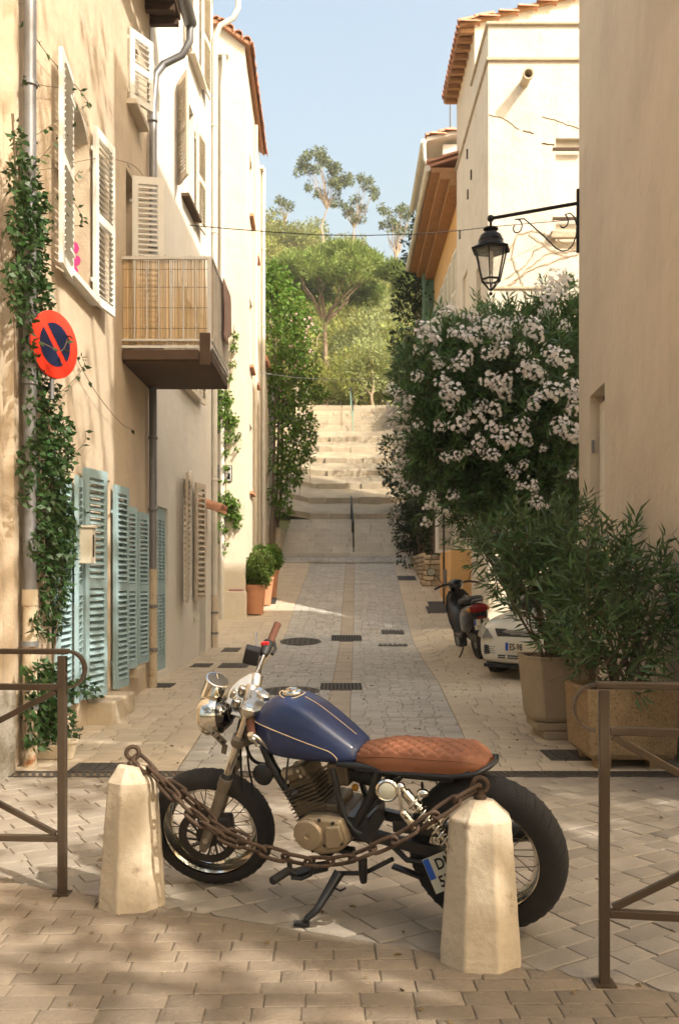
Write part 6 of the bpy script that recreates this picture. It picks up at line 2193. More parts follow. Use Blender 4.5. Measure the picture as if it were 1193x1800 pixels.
for s in (0, .3, .6):
    stm.tube([(-1.9 + s * .1, 25.2 + s, 1.9), (-1.85 + s * .3, 25.4 + s, 4), (-1.8 + s * .3, 25.6 + s, 6.5), (-1.85 + s * .2, 25.6 + s, 9.5)], [.05, .04, .03, .015], 7)
for u0, v0, u1, v1 in ((540, 770, 545, 850), (528, 790, 527, 870), (550, 690, 560, 712)):
    stm.tube([P(u0, v0, 26.2), P(u1, (v0 + v1) / 2, 26.2), P(u1, v1, 26.2)], .008, 4)
stm.build('stem', MT['bark'], vn, kind='stuff')
# small hanging creeper on the cream front
hv = thing('hanging_creeper', 'light green creeper trailing down the sunlit cream front past the plaque', 'creeper', (-2.4, 18.9, 6))
cl = []
for u, v, r in ((410, 590, .10), (412, 610, .12), (408, 640, .10), (402, 665, .10), (385, 690, .2), (400, 700, .2), (392, 725, .22), (408, 740, .2), (385, 745, .2), (400, 770, .14), (415, 765, .12), (397, 795, .10), (396, 820, .08), (396, 845, .08), (398, 868, .10), (385, 875, .15),
                (400, 885, .2), (412, 885, .18), (418, 905, .16), (406, 905, .16), (390, 895, .16), (420, 922, .12), (398, 930, .10), (397, 955, .07), (383, 925, .10), (382, 950, .07), (418, 790, .07), (380, 720, .16), (396, 970, .04)):
    cl.append((P(u + rng.uniform(-3, 3), v, 18.9 - rng.uniform(0, .06)), r * .85))
C, D = clump_leaves(cl, 4800, .06, .05, nr, .8, lo=.05)
C[:, 1] = 18.98 - np.abs(C[:, 1] - 18.98) * .6 - .01
leaves('foliage', C, D, nr.uniform(.05, .08, len(C)), nr.uniform(.04, .06, len(C)), MT['leaf_vine'], hv)
MB().tube([P(412, 570, 18.95), P(404, 660, 18.95), P(396, 760, 18.95), P(397, 860, 18.95), P(396, 968, 18.95)], .008, 5).build('stem', MT['bark'], hv, kind='stuff')

# oleander: shoots carrying whorled lance leaves
def shoots(points, dirs, rs, per=15, Ls=.34, L=.135, W=.024):
    C, D = [], []
    for p, d in zip(points, dirs):
        d = d / np.linalg.norm(d)
        a = np.cross(d, [.3, .2, .9])
        a /= np.linalg.norm(a)
        b = np.cross(d, a)
        k = np.arange(per)
        s = (k / per) ** .8
        ph = k * 2.2 + rs.rand() * 6
        c = p + np.outer(s * Ls, d)
        dd = np.outer(np.cos(ph), a) + np.outer(np.sin(ph), b) + np.outer(.35 + 1.1 * s, d) + np.array([0, 0, -.12]) + rs.normal(size=(per, 3)) * .12
        C.append(c)
        D.append(dd)
    return np.concatenate(C), np.concatenate(D)
def shoot_bush(t, clumps, n_per, leafm, rs, per=15, Ls=.34, L=.135, W=.024, up=.55, name='foliage', stems=None):
    pts, ds = [], []
    for c, r in clumps:
        n = max(3, int(n_per * r * r))
        d, p = ball_pts(n, rs, .25)
        pts.append(np.array(tuple(c)) + p * r)
        ds.append(d + np.array([0, 0, up]) + rs.normal(size=(n, 3)) * .35)
    pts, ds = np.concatenate(pts), np.concatenate(ds)
    C, D = shoots(pts, ds, rs, per, Ls, L, W)
    leaves(name, C, D, rs.uniform(.7, 1.25, len(C)) * L, rs.uniform(.75, 1.25, len(C)) * W, leafm, t, rs=rs, curl=.18)
    tw2 = MB()
    for k in range(0, len(pts), 6):
        d = Vector(ds[k]).normalized()
        p = Vector(pts[k])
        q = stems if stems is not None else p - d * .5
        a = p - d * .35 + (Vector(q) - p) * .12
        tw2.tube([a, p, p + d * Ls], [.007, .006, .003], 4)
    tw2.build('twig', MT['leaf_dark'] if False else MT['bark'], t, kind='stuff')
    return pts
ol = thing('oleander', 'huge white flowering oleander leaning over the street behind the lantern', 'shrub', (2.7, 13.6, .3))
OC = []
for u, v, y, r in ((765, 605, 13.3, .52), (830, 590, 13.5, .6), (900, 590, 13.9, .65), (968, 555, 14.0, .55), (985, 640, 13.2, .6), (920, 670, 13.0, .65), (850, 670, 13.0, .65), (785, 690, 13.0, .55), (752, 715, 12.8, .42), (730, 705, 12.7, .28), (800, 775, 13.0, .6), (880, 775, 12.9, .65),
                   (960, 755, 12.8, .65), (995, 845, 12.7, .6), (930, 850, 12.9, .65), (860, 845, 13.0, .6), (795, 845, 13.1, .5), (745, 790, 13.0, .42), (985, 515, 14.2, .35), (850, 560, 14.2, .42), (925, 560, 14.2, .4), (770, 645, 13.3, .45), (840, 900, 13.2, .42), (905, 925, 13.2, .5),
                   (975, 920, 12.8, .5), (740, 770, 12.8, .30), (728, 665, 12.8, .22), (1010, 740, 12.6, .5), (1010, 560, 13.8, .4), (940, 970, 13.4, .45), (760, 850, 13.2, .32), (740, 825, 13.0, .22), (850, 640, 15.2, .8), (930, 640, 15.4, .8), (1000, 640, 15.2, .8), (880, 740, 15.2, .8), (960, 750, 15.3, .8), (820, 740, 14.8, .55), (900, 840, 15.2, .8), (980, 850, 15.2, .8), (840, 830, 14.8, .6), (900, 900, 15.0, .6), (790, 760, 14.6, .5)):  # deepest clumps added behind the bush to block a sun band
    OC.append((P(u + (18 if u < 765 else 0), v + (38 if v < 615 else 12 if v < 660 else 0), y), r))
shoot_bush(ol, OC, 300, MT['leaf_ole'], nr, 16, .34, .16, .030, .5)
tk = MB()
rr_ = random.Random(3)
for c, r in OC[::2]:
    limb(tk, (3.45 + rr_.uniform(-.25, .25), 14.2 + rr_.uniform(-.2, .2), .1), c, .05, .012, rr_, 6, .14, 6)
tk.build('stem', MT['bark'], ol, kind='stuff')
def flower_cluster_mesh(seed, n=26, rad=.13):
    rs = np.random.RandomState(seed)
    V, Q = [], []
    for i in range(n):
        d = unit(rs.normal(size=(1, 3)))[0]
        if d[1] > .5:
            d[1] = -d[1]
        c = d * rad * (.5 + .6 * rs.rand())
        nrm = unit((d + rs.normal(size=3) * .5 + np.array([0, -.3, .2])).reshape(1, 3))[0]
        a = unit(np.cross(nrm, [.2, .5, .8]).reshape(1, 3))[0]
        b = np.cross(nrm, a)
        R_ = .031 * rs.uniform(.75, 1.25)
        ph = rs.rand() * 6
        for k in range(5):
            t = ph + 2 * math.pi * k / 5
            e = np.cos(t) * a + np.sin(t) * b
            s = -np.sin(t) * a + np.cos(t) * b
            o = len(V)
            V += [c, c + e * R_ * .6 + s * R_ * .42 + nrm * .006, c + e * R_ * 1.05 + s * R_ * .1 + nrm * .001, c + e * R_ * .62 - s * R_ * .38 + nrm * .008]
            Q.append((o, o + 1, o + 2, o + 3))
    return np_mesh('flower_cluster', np.array(V), np.array(Q), MT['petal'])
FCM = [flower_cluster_mesh(200 + k, 17 + 6 * k, .10 + .022 * k) for k in range(4)]
FL = [(150, 240), (140, 310), (200, 210), (270, 245), (195, 350), (250, 165), (275, 150), (350, 175), (395, 230), (450, 270), (465, 320), (560, 315), (660, 330), (710, 360), (730, 215), (610, 235), (570, 215), (680, 70), (720, 50), (740, 90), (620, 60), (660, 140), (560, 390), (600, 400), (630, 412), (420, 430), (490, 435), (490, 490), (450, 460), (240, 500), (270, 490), (260, 540), (380, 540), (440, 550), (360, 575), (600, 535), (665, 495), (740, 475), (765, 510), (755, 560), (40, 540), (30, 590), (70, 560), (50, 620), (80, 640), (40, 690), (60, 720), (130, 620), (220, 625), (290, 625), (440, 625), (540, 620), (480, 680), (380, 685), (565, 670), (640, 715), (700, 625), (740, 650), (765, 670), (280, 750), (330, 725), (380, 720), (430, 745), (240, 750), (500, 795), (555, 785), (515, 825), (765, 820), (545, 870), (585, 870), (610, 940), (650, 945), (265, 910), (180, 910), (60, 800), (40, 830), (70, 860), (50, 780), (165, 950), (190, 945), (160, 1020), (520, 1030), (110, 890), (30, 480), (60, 490), (230, 440), (120, 425), (295, 385), (330, 340), (410, 330), (350, 270), (300, 250), (170, 275), (210, 370), (20, 560), (60, 600), (90, 530), (430, 200), (500, 215), (470, 240), (20, 620), (70, 680), (60, 750), (540, 200), (700, 30), (660, 100), (640, 160), (590, 380)]
for i, (a, b) in enumerate(FL):
    u, v = 680 + a / 2.3255, 480 + b / 2.3255
    ray = P(u, v, 1) - Vector((0, 0, CAMH))
    best = None
    for c, r in OC:
        o = Vector((0, 0, CAMH)) - c
        A_ = ray.dot(ray)
        B_ = 2 * o.dot(ray)
        R1 = r * 1.28
        disc = B_ * B_ - 4 * A_ * (o.dot(o) - R1 * R1)
        if disc > 0:
            t_ = (-B_ - math.sqrt(disc)) / (2 * A_)
            if best is None or t_ < best:
                best = t_
    if best is None:
        best = 13.0
    p = Vector((0, 0, CAMH)) + ray * best
    s = rng.uniform(.8, 1.15) * (1.0 if b < 700 else .72)
    fo_ = inst('flower_cluster', FCM[rng.randint(0, 3)], ol, p - ol.location, (rng.uniform(-.3, .3), rng.uniform(-.3, .3), rng.uniform(-.6, .6)), (s, s, s))
    fo_['kind'] = 'stuff'

# big stone planters
pm1 = mat('grey_planter_concrete', (.34, .27, .19), .9, var=.12, scale=5, bump=.4, bscale=60)
pm2 = mat('aggregate_concrete', (.40, .28, .155), .92, var=.2, scale=9, bump=1.0, bscale=120, spots=((.22, .14, .07), 60, .5, .62))
p1 = thing('planter', 'tall smooth chamfered concrete planter on a low plinth, farther of the two', 'planter', (1.95, 8.2, 0), 'concrete planters beside the sand wall')
rings = []
for hw, z in ((.25, .16), (.27, .20), (.315, .70), (.325, .735), (.29, .74), (.28, .66), (.02, .655)):
    ring = []
    cmf = min(.10, hw * .6)
    for x, y in ((hw, hw - cmf), (hw - cmf, hw), (-hw + cmf, hw), (-hw, hw - cmf), (-hw, -hw + cmf), (-hw + cmf, -hw), (hw - cmf, -hw), (hw, -hw + cmf)):
        ring.append(Vector((1.97 + x, 8.25 + y, z)))
    rings.append(ring)
MB().loft(rings).build('bowl', pm1, p1, bevel=.012)
MB().box(1.74, 2.22, 8.0, 8.5, .085, .155).box(1.80, 2.18, 7.97, 8.5, .01, .08).build('plinth', pm1, p1, bevel=.008)
MB().box(1.72, 2.22, 8.0, 8.5, .60, .69).build('soil', MT['soil'], p1)
p2 = thing('planter', 'square rough aggregate planter on short feet, nearer of the two', 'planter', (2.165, 7.0, 0), 'concrete planters beside the sand wall')
rings = []
for hw, z in ((.30, .075), (.325, .12), (.345, .56), (.35, .60), (.30, .605), (.295, .52), (.02, .515)):
    rings.append([Vector((2.17 + x * hw, 7.05 + y * hw, z)) for x, y in ((1, 1), (-1, 1), (-1, -1), (1, -1))])
MB().loft(rings).build('bowl', pm2, p2, bevel=.015)
for x in (-.2, .2):
    for y in (-.2, .2):
        MB().box(2.17 + x - .06, 2.17 + x + .06, 7.05 + y - .06, 7.05 + y + .06, .0, .085).build('foot', pm2, p2, bevel=.012)
MB().box(1.88, 2.46, 6.76, 7.34, .45, .56).build('soil', MT['soil'], p2)
def potted(label, base, clumps, seed, n_per=260):
    t = thing('potted_oleander', label, 'shrub', base, 'oleanders in the concrete planters')
    rs = np.random.RandomState(seed)
    cs = [(P(u, v, y), r) for u, v, y, r in clumps]
    shoot_bush(t, cs, n_per, MT['leaf_pot'], rs, 15, .30, .15, .022, .65)
    tkk = MB()
    r2 = random.Random(seed)
    for c, r in cs:
        limb(tkk, Vector(base) + Vector((r2.uniform(-.12, .12), r2.uniform(-.12, .12), -.06)), c, .018, .007, r2, 5, .12, 6)
    tkk.build('stem', MT['bark'], t, kind='stuff')
    return t
potted('leafy green oleander filling the chamfered planter in front of the white car', (1.97, 8.25, .70), [(925, 985, 8.2, .24), (960, 960, 8.2, .28), (985, 1000, 7.95, .30), (945, 1030, 8.0, .22), (965, 1070, 7.95, .26), (1000, 1060, 7.9, .30), (880, 985, 8.3, .17), (860, 1000, 8.4, .12), (1015, 965, 8.2, .28), (968, 1120, 8.1, .16), (1000, 1120, 8.0, .2), (905, 950, 8.3, .20), (930, 1090, 8.0, .12), (915, 1030, 8.1, .12)], 51, 330)
potted('leafy green oleander filling the square aggregate planter by the barrier', (2.17, 7.05, .56), [(1020, 1090, 7.1, .26), (1080, 1060, 7.05, .28), (1135, 1070, 7.0, .24), (1060, 1135, 6.95, .26), (1115, 1140, 6.9, .24), (1165, 1110, 6.95, .18), (1020, 1165, 6.95, .16), (1178, 1055, 7.0, .16), (1045, 1020, 7.2, .24), (1100, 1010, 7.15, .2), (1085, 1190, 6.95, .16), (1130, 1010, 7.1, .12)], 52, 300)
# terracotta pots with round bushes
for k, (u, vb, y, lab) in enumerate(((448, 1080, 19.35, 'terracotta pot nearest in the row, its round bush the palest green'), (462, 1064, 20.15, 'terracotta pot in the middle of the row of three round bushes'), (472, 1046, 20.95, 'terracotta pot farthest up the street with the darkest round bush'))):
    x = (u - U0) / F * y
    z = gz(x, y)
    t = thing('terracotta_pot', lab, 'flower pot', (x, y, z), 'terracotta pots with round bushes')
    MB().lathe([(.17, 0), (.235, .56), (.25, .56), (.25, .62), (.21, .62), (.2, .5), (.001, .5)], 28, None, cap=False).build('pot', MT['terracotta'], t, local=True, smooth=35)
    cl = [(Vector((math.cos(a) * .2 * q, math.sin(a) * .2 * q, .86 + h)), .19) for a, q, h in [(rng.uniform(0, 6.28), rng.random(), rng.uniform(-.16, .2)) for _ in range(16)]]
    C, D = clump_leaves(cl, 9000, .05, .03, nr, lo=.6)
    leaves('bush', C, D, nr.uniform(.05, .075, len(C)), nr.uniform(.028, .04, len(C)), MT['leaf_box'] if k < 2 else MT['leaf_vine'], t, off=(0, 0, 0))
    MB().tube([(0, 0, .45), (.01, 0, .9)], .02, 6).build('stem', MT['bark'], t, local=True)

# creeper on the near pipe and wall
iv = thing('wall_creeper', 'dark green creeper climbing the drainpipe and ochre wall behind the sign', 'creeper', (-2.3, 7.2, 0))
C, D = [], []
def wall_pt(u, v, off=.07):
    x = XO + off
    y = x * F / (u - U0)
    return Vector((x, y, CAMH - (v - V0) / F * y))
def ivy(u, v, ru, rv, n, off=.10):
    for _ in range(n):
        a, q = rng.uniform(0, 6.28), math.sqrt(rng.random())
        uu, vv = u + math.cos(a) * q * ru, v + math.sin(a) * q * rv
        p = wall_pt(min(uu, 250), vv, off * rng.uniform(.25, 1.6))
        C.append(tuple(p))
        D.append((rng.gauss(.5, .6), rng.gauss(-.3, .6), rng.gauss(-.55, .6)))
for a in ((30, 250, 12, 45, 45), (40, 310, 26, 45, 170), (52, 350, 26, 40, 170), (40, 395, 28, 40, 230), (58, 430, 24, 34, 170), (75, 390, 16, 50, 60), (28, 480, 20, 40, 90), (60, 480, 24, 40, 190), (66, 530, 22, 36, 170), (30, 530, 16, 36, 60), (58, 590, 20, 40, 150), (62, 640, 22, 30, 110), (85, 705, 24, 40, 160),
          (62, 720, 20, 40, 80), (95, 755, 34, 30, 210), (70, 790, 26, 40, 140), (100, 800, 30, 36, 210), (85, 850, 34, 40, 300), (95, 905, 36, 40, 330), (80, 960, 32, 42, 300), (105, 980, 28, 40, 230), (95, 1040, 28, 40, 210), (80, 1095, 30, 28, 110), (115, 930, 24, 40, 130), (45, 830, 16, 60, 90),
          (75, 1180, 34, 22, 150), (90, 1215, 44, 26, 180), (70, 1250, 30, 36, 190), (100, 1265, 30, 34, 170), (75, 1295, 34, 22, 170), (140, 1205, 24, 14, 60), (165, 1215, 16, 12, 40), (130, 1295, 26, 16, 60), (60, 1220, 18, 60, 80)):
    ivy(*a)
tend = MB()
def tendril(pts, every=22, off=.06, lf=1):
    q = [wall_pt(u, v, off) for u, v in pts]
    for _ in range(2):
        q = [q[0]] + [w_ for a, b in zip(q, q[1:]) for w_ in (lerp(a, b, .25), lerp(a, b, .75))] + [q[-1]]
    tend.tube(q, .0035, 4)
    for k in range(len(q)):
        if rng.random() < .55 * lf:
            C.append(tuple(q[k]))
            D.append((rng.gauss(.5, .5), rng.gauss(0, .6), rng.gauss(-.4, .5)))
tendril([(45, 35), (65, 70), (90, 105), (125, 140), (150, 170), (160, 190)])
tendril([(40, 140), (70, 150), (112, 155), (128, 158)], lf=.6)
tendril([(35, 250), (70, 235), (110, 205), (140, 195), (158, 180)], lf=.8)
tendril([(60, 300), (100, 295), (160, 278), (210, 280), (245, 295), (258, 325), (240, 345)], lf=.35)
tendril([(70, 280), (100, 245), (130, 215)], lf=.8)
tendril([(75, 370), (110, 330), (135, 360), (150, 395), (130, 398), (112, 385)], lf=.8)
tendril([(75, 430), (105, 400), (118, 330), (140, 300)], lf=.9)
tendril([(118, 590), (145, 650), (175, 700), (215, 748), (232, 755)], lf=.35)
tendril([(90, 700), (120, 680), (145, 650), (150, 640), (145, 628)], lf=1)
tendril([(100, 830), (130, 800), (152, 775), (150, 758)], lf=.9)
tendril([(70, 600), (90, 610), (110, 620), (118, 600), (122, 585)], lf=.9, off=.30)
tendril([(105, 880), (140, 870), (150, 900)], lf=1)
for pts in ([(40, 1330), (60, 1150), (80, 1000), (70, 800), (60, 650), (45, 450), (30, 250)], [(80, 1310), (95, 1150), (110, 1000), (90, 850), (85, 700)], [(30, 700), (24, 500), (28, 300), (22, 200)]):
    tend.tube([wall_pt(u, v, .09) for u, v in pts], .009, 6)
leaves('foliage', C, D, nr.uniform(.045, .085, len(C)), nr.uniform(.026, .045, len(C)), MT['leaf_ivy'], iv)
tend.build('stem', MT['bark'], iv, kind='stuff')
tr_ = thing('planter_trough', 'pale stone trough planted with the creeper at the ochre wall', 'planter', (-2.15, 7.2, 0))
tp0, tp1 = P(52, 1334, 7.1), P(104, 1334, 7.1)
hw = (tp1.x - tp0.x) / 2
cx = (tp0.x + tp1.x) / 2
rings = [[Vector((cx + sx * (hw - .02 + k), 7.22 + sy * (.12 + k), z)) for sx, sy in ((1, 1), (-1, 1), (-1, -1), (1, -1))] for k, z in ((0, .01), (.02, .115), (.022, .125), (0, .127), (-.01, .10))]
MB().loft(rings).build('trough', MT['stone'], tr_, bevel=.008)
pt_ = thing('stone_pot', 'small round stone pot beside the trough, half behind the barrier post', 'flower pot', (-2.05, 7.15, 0))
c = P(120, 1334, 7.15)
MB().lathe([(.045, .0), (.075, .12), (.085, .125), (.085, .145), (.065, .145), (.06, .1), (.001, .1)], 20, Matrix.Translation((c.x, 7.15, .01)), cap=False).build('pot', MT['stone'], pt_, smooth=40)

# ------------------------------------------------------------ plane trees of the square behind the photographer
def plane(label, base, crown, seed, n, rx, rz, dens):
    r2 = random.Random(seed)
    cl_ = []
    for i in range(n):
        a, q = r2.uniform(0, 6.28), math.sqrt(r2.random())
        z = r2.uniform(-1, 1)
        k = math.sqrt(max(.1, 1 - z * z * .8))
        cl_.append(((crown[0] - base[0] + math.cos(a) * q * rx * k, crown[1] - base[1] + math.sin(a) * q * rx * k, crown[2] + z * rz), r2.uniform(.45, .8)))
    return make_tree('plane_tree', label, 'tree', base, cl_, .22, MT['leaf_plane'], MT['bark_pale'], dens, .20, .17, seed, 'plane trees shading the square', limbs=12, fork=.5, lo=.2)
plane('plane tree of the square, shading the parked motorcycle', (6.3, -1.2, 0), (5.7, -1.0, 8.2), 71, 30, 2.8, 1.7, 190)
plane('plane tree of the square, shading the foot of the ochre wall', (6.6, 2.6, 0), (5.0, 2.2, 8.6), 72, 32, 2.4, 1.7, 190)
plane('plane tree of the square, shading the paving before the barriers', (8.8, -4.4, 0), (8.0, -3.8, 8.0), 73, 30, 2.8, 1.6, 190)
plane('plane tree of the square, shading the crossing before the sand house', (8.9, 2.0, 0), (8.2, 1.3, 8.6), 77, 32, 2.5, 1.6, 190)
plane('tall sparse plane tree of the square, streaking the upper ochre wall', (7.0, 3.6, 0), (5.4, 2.2, 13.2), 91, 10, 2.6, 1.9, 60)
for lab, b_, c_, sd_, r_ in (('arching over the photographer', (1.2, -4.6, 0), (1.0, -3.2, 8.4), 74, 3.2), ('nearest the ochre corner house', (-4.6, -3.0, 0), (-4.2, -1.8, 8.2), 75, 3.2), ('farthest from the street', (5.2, -9.2, 0), (5.0, -8.6, 8.6), 76, 3.6),  # trees out of view, added to cut sky light on the foreground
                           ('at the far left corner of the square', (-6.5, -9.5, 0), (-6.2, -9.0, 8.8), 78, 3.8), ('in the second row behind the photographer', (-.5, -10.5, 0), (-.4, -10.0, 9.0), 79, 3.8), ('at the far right corner of the square', (12.5, -9.0, 0), (12.0, -8.6, 9.0), 80, 3.8), ('in the third row of the square', (3.0, -16, 0), (3.0, -15.5, 9.5), 81, 4.2), ('at the back left of the square', (-5.0, -16.5, 0), (-5.0, -16, 9.5), 82, 4.2)):
    plane('unseen plane tree added to block sky light, ' + lab, b_, c_, sd_, 48, r_, 1.9, 170)
# fallen leaves and grit in the joints
FC, FD = [], []
for _ in range(420):
    y = rng.uniform(2.6, 12) if rng.random() < .7 else rng.uniform(12, 22)
    x = rng.uniform(-2.3, 2.4)
    FC.append((x, y, gz(x, y) + .006))
    a = rng.uniform(0, 6.28)
    FD.append((math.cos(a), math.sin(a), rng.uniform(-.05, .12)))
fl = leaves('fallen_leaves', FC, FD, nr.uniform(.015, .05, len(FC)), nr.uniform(.008, .02, len(FC)), mat('dry_leaf', (.16, .11, .05), .9, var=0, island=.5), None)
# ------------------------------------------------------------ thin summer haze over the whole place
hz = MB().box(-230, 230, -45, 330, -1.2, 75).build('haze', None)
hz['kind'] = 'stuff'
hm = bpy.data.materials.new('haze_air')
hm.use_nodes = True
hm.node_tree.nodes.clear()
hv_ = hm.node_tree.nodes.new('ShaderNodeVolumePrincipled')
hv_.inputs['Color'].default_value = (.95, .95, .92, 1)
hv_.inputs['Density'].default_value = .0008
hv_.inputs['Anisotropy'].default_value = .2
ho = hm.node_tree.nodes.new('ShaderNodeOutputMaterial')
hm.node_tree.links.new(hv_.outputs[0], ho.inputs['Volume'])
hz.data.materials.append(hm)
# ------------------------------------------------------------ the white car
yaw = R(38)
cfwd = Vector((-math.sin(yaw), -math.cos(yaw), 0))       # the way its nose points
crt = Vector((math.cos(yaw), -math.sin(yaw), 0))
cpos = Vector((2.42, 11.95, .07))
CMt = Matrix(((crt.x, -cfwd.x, 0, cpos.x), (crt.y, -cfwd.y, 0, cpos.y), (0, 0, 1, cpos.z), (0, 0, 0, 1)))   # local: x across, y back from the nose, z up
car = thing('parked_car', 'small white hatchback parked nose out behind the planters', 'car', cpos)
car.rotation_euler = CMt.to_euler()
paint = mat('white_car_paint', (.70, .68, .60), .25, var=.04, coat=.5, local=True)
blk = mat('car_black_plastic', (.02, .02, .02), .5, var=.1, local=True)
lamp = mat('headlight_glass', (.20, .195, .17), .08, var=.2, scale=30, spec=.7, local=True)
SEC = [(0, .50, .30, .60), (.03, .62, .245, .70), (.10, .71, .21, .765), (.22, .765, .195, .81), (.45, .80, .19, .865), (.8, .815, .19, .92), (1.1, .82, .19, .95), (2.2, .825, .20, .96), (3.2, .82, .20, .96), (3.55, .78, .24, .92), (3.68, .66, .30, .80)]
rings = []
for y, w_, z0, z1 in SEC:
    half = [(0, z1 + .025), (w_ * .45, z1 + .018), (w_ * .80, z1 - .012), (w_ * .95, z1 - .07), (w_, lerp(z0, z1, .62)), (w_ * 1.005, lerp(z0, z1, .35)), (w_ * .96, z0 + .04), (w_ * .8, z0)]
    rings.append([Vector((x, y, z)) for x, z in half] + [Vector((-x, y, z)) for x, z in reversed(half[1:])])
cb_ = lambda m, n, mm, par=car, **k: m.build(n, mm, par, local=True, **k)
body = cb_(MB().loft(rings), 'body', paint, smooth=60, subsurf=1)
gh = []
for y, w_, z1 in ((1.02, .70, .955), (1.25, .68, 1.10), (1.75, .62, 1.38), (2.1, .60, 1.43), (2.9, .60, 1.41), (3.3, .64, 1.22), (3.5, .68, 1.0)):
    half = [(0, z1 + .01), (w_ * .6, z1), (w_ * .92, z1 - .03), (w_ * 1.08, (z1 + .93) / 2), (w_ * 1.15 if z1 > 1.05 else w_ * 1.1, .92)]
    gh.append([Vector((x, y, z)) for x, z in half] + [Vector((-x, y, z)) for x, z in reversed(half[1:])])
cb_(MB().loft(gh), 'cabin', MT['pane'], smooth=60)
cb_(MB().loft([[p + Vector((0, 0, .012)) for p in ring[:4]] + [p + Vector((0, 0, .012)) for p in ring[-3:]] for ring in gh[2:5]]), 'roof', paint, smooth=60)
for s in (-1, 1):
    cb_(MB().beam((s * .72, 1.05, .97), (s * .585, 1.75, 1.40), .07, .05), 'pillar', paint)
    # headlamp wrapping the corner
    hp = [(.47, .005, .575), (.63, .03, .565), (.74, .13, .585), (.805, .30, .69), (.79, .37, .745), (.71, .20, .735), (.57, .06, .675)]
    n = len(hp)
    cb_(MB().add([(s * (x + .004), y - .014, z) for x, y, z in hp] + [(s * x * .9, y + .10, z) for x, y, z in hp], [tuple(range(n))] + [(k, (k + 1) % n, n + (k + 1) % n, n + k) for k in range(n)]), 'headlight', lamp, bevel=.012)
    # fog lamp grille
    fg = cb_(MB().box(s * .53 - .075 * 1, s * .53 + .11, .015, .10, .345, .47, None), 'fog_grille', blk, bevel=.01)
    for k in range(4):
        cb_(MB().box(s * .53 - .07, s * .53 + .10, .008, .02, .36 + k * .028, .368 + k * .028), 'slat', MT['zinc'], fg)
    # wheels
    for y in (.72, 3.05):
        wv = Matrix.Translation((s * .73, y, .275)) @ Matrix.Rotation(R(90 * s), 4, 'Y')
        wt = cb_(MB().lathe([(.19, -.09), (.265, -.085), (.29, -.06), (.29, .06), (.265, .085), (.19, .09)], 32, wv, cap=True), 'wheel', BK['rubber'], smooth=40)
        cb_(MB().lathe([(.188, .06), (.19, .09), (.17, .092), (.06, .075), (.001, .08)], 24, wv, cap=False), 'rim', MT['zinc_w'], wt, smooth=40)
    cb_(MB().box(s * .88 - .09, s * .88 + .09, 1.16, 1.26, .98, 1.10), 'mirror', paint, bevel=.03)
gr = cb_(MB().add([(-.40, .0, .59), (.40, .0, .59), (.45, .03, .695), (-.45, .03, .695), (-.40, .06, .59), (.40, .06, .59), (.45, .1, .695), (-.45, .1, .695)], [(0, 1, 2, 3), (7, 6, 5, 4), (0, 4, 5, 1), (1, 5, 6, 2), (2, 6, 7, 3), (3, 7, 4, 0)]), 'grille', blk, bevel=.008)
for k in range(4):
    cb_(MB().box(-.40, .40, -.004, .012, .605 + k * .022, .612 + k * .022), 'slat', MT['zinc'], gr)
cb_(MB().box(-.38, .38, -.015, .05, .30, .345), 'lower_intake', blk, bevel=.006)
for x in (-.25, 0, .25):
    cb_(MB().box(x - .012, x + .012, -.02, .0, .30, .345), 'intake_bar', paint)
cb_(MB().box(-.38, .38, -.022, -.008, .32, .327), 'intake_bar', paint)
np_ = cb_(MB().box(-.26, .26, -.03, -.012, .405, .515), 'number_plate', BK['plate'], bevel=.002)
cb_(MB().box(-.258, -.215, -.032, -.029, .407, .513), 'plate_band', BK['blue'], np_)
text('ES-98', .115, Matrix.Translation((-.20, -.0315, .42)) @ Matrix.Rotation(R(90), 4, 'X'), BK['ink'], np_, sx=.72)
cb_(MB().box(-.62, .62, .04, .3, .17, .215), 'skid_panel', blk)

# ------------------------------------------------------------ the scooter
hd_ = Vector((-.07, .9975, 0)).normalized()
lf_ = Vector((-hd_.y, hd_.x, 0))
sl_ = R(9)
lf2_ = lf_ * math.cos(sl_) - Vector((0, 0, 1)) * math.sin(sl_)
up2_ = Vector((0, 0, 1)) * math.cos(sl_) + lf_ * math.sin(sl_)
spos = Vector((2.13, 13.7, gz(1.98, 13.7) + .0))
SMt = Matrix(((hd_.x, lf2_.x, up2_.x, spos.x), (hd_.y, lf2_.y, up2_.y, spos.y), (hd_.z, lf2_.z, up2_.z, spos.z), (0, 0, 0, 1)))
sc_ = thing('scooter', 'black scooter parked beside the white car with its tail to the street', 'scooter', spos)
sc_.rotation_euler = SMt.to_euler()
sc_.scale = (1.08, 1.08, 1.08)
sp = lambda m, n, mm, par=sc_, **k: m.build(n, mm, par, local=True, **k)
sblk = mat('scooter_black_paint', (.018, .018, .022), .25, var=.1, coat=.5, local=True)
sgr = mat('scooter_grey_plastic', (.04, .036, .033), .5, var=.15, local=True)
for x, w_ in ((0, .13), (1.27, .11)):
    wv = RX((x, 0, .25))
    wo = sp(MB().lathe([(.14, -w_ * .4), (.22, -w_ / 2), (.25, -w_ * .25), (.25, w_ * .25), (.22, w_ / 2), (.14, w_ * .4)], 32, wv), 'wheel', BK['rubber'], smooth=40)
    sp(MB().lathe([(.14, -.05), (.145, .05), (.05, .055), (.001, .05)], 20, wv), 'rim', MT['zinc'], wo, smooth=40)
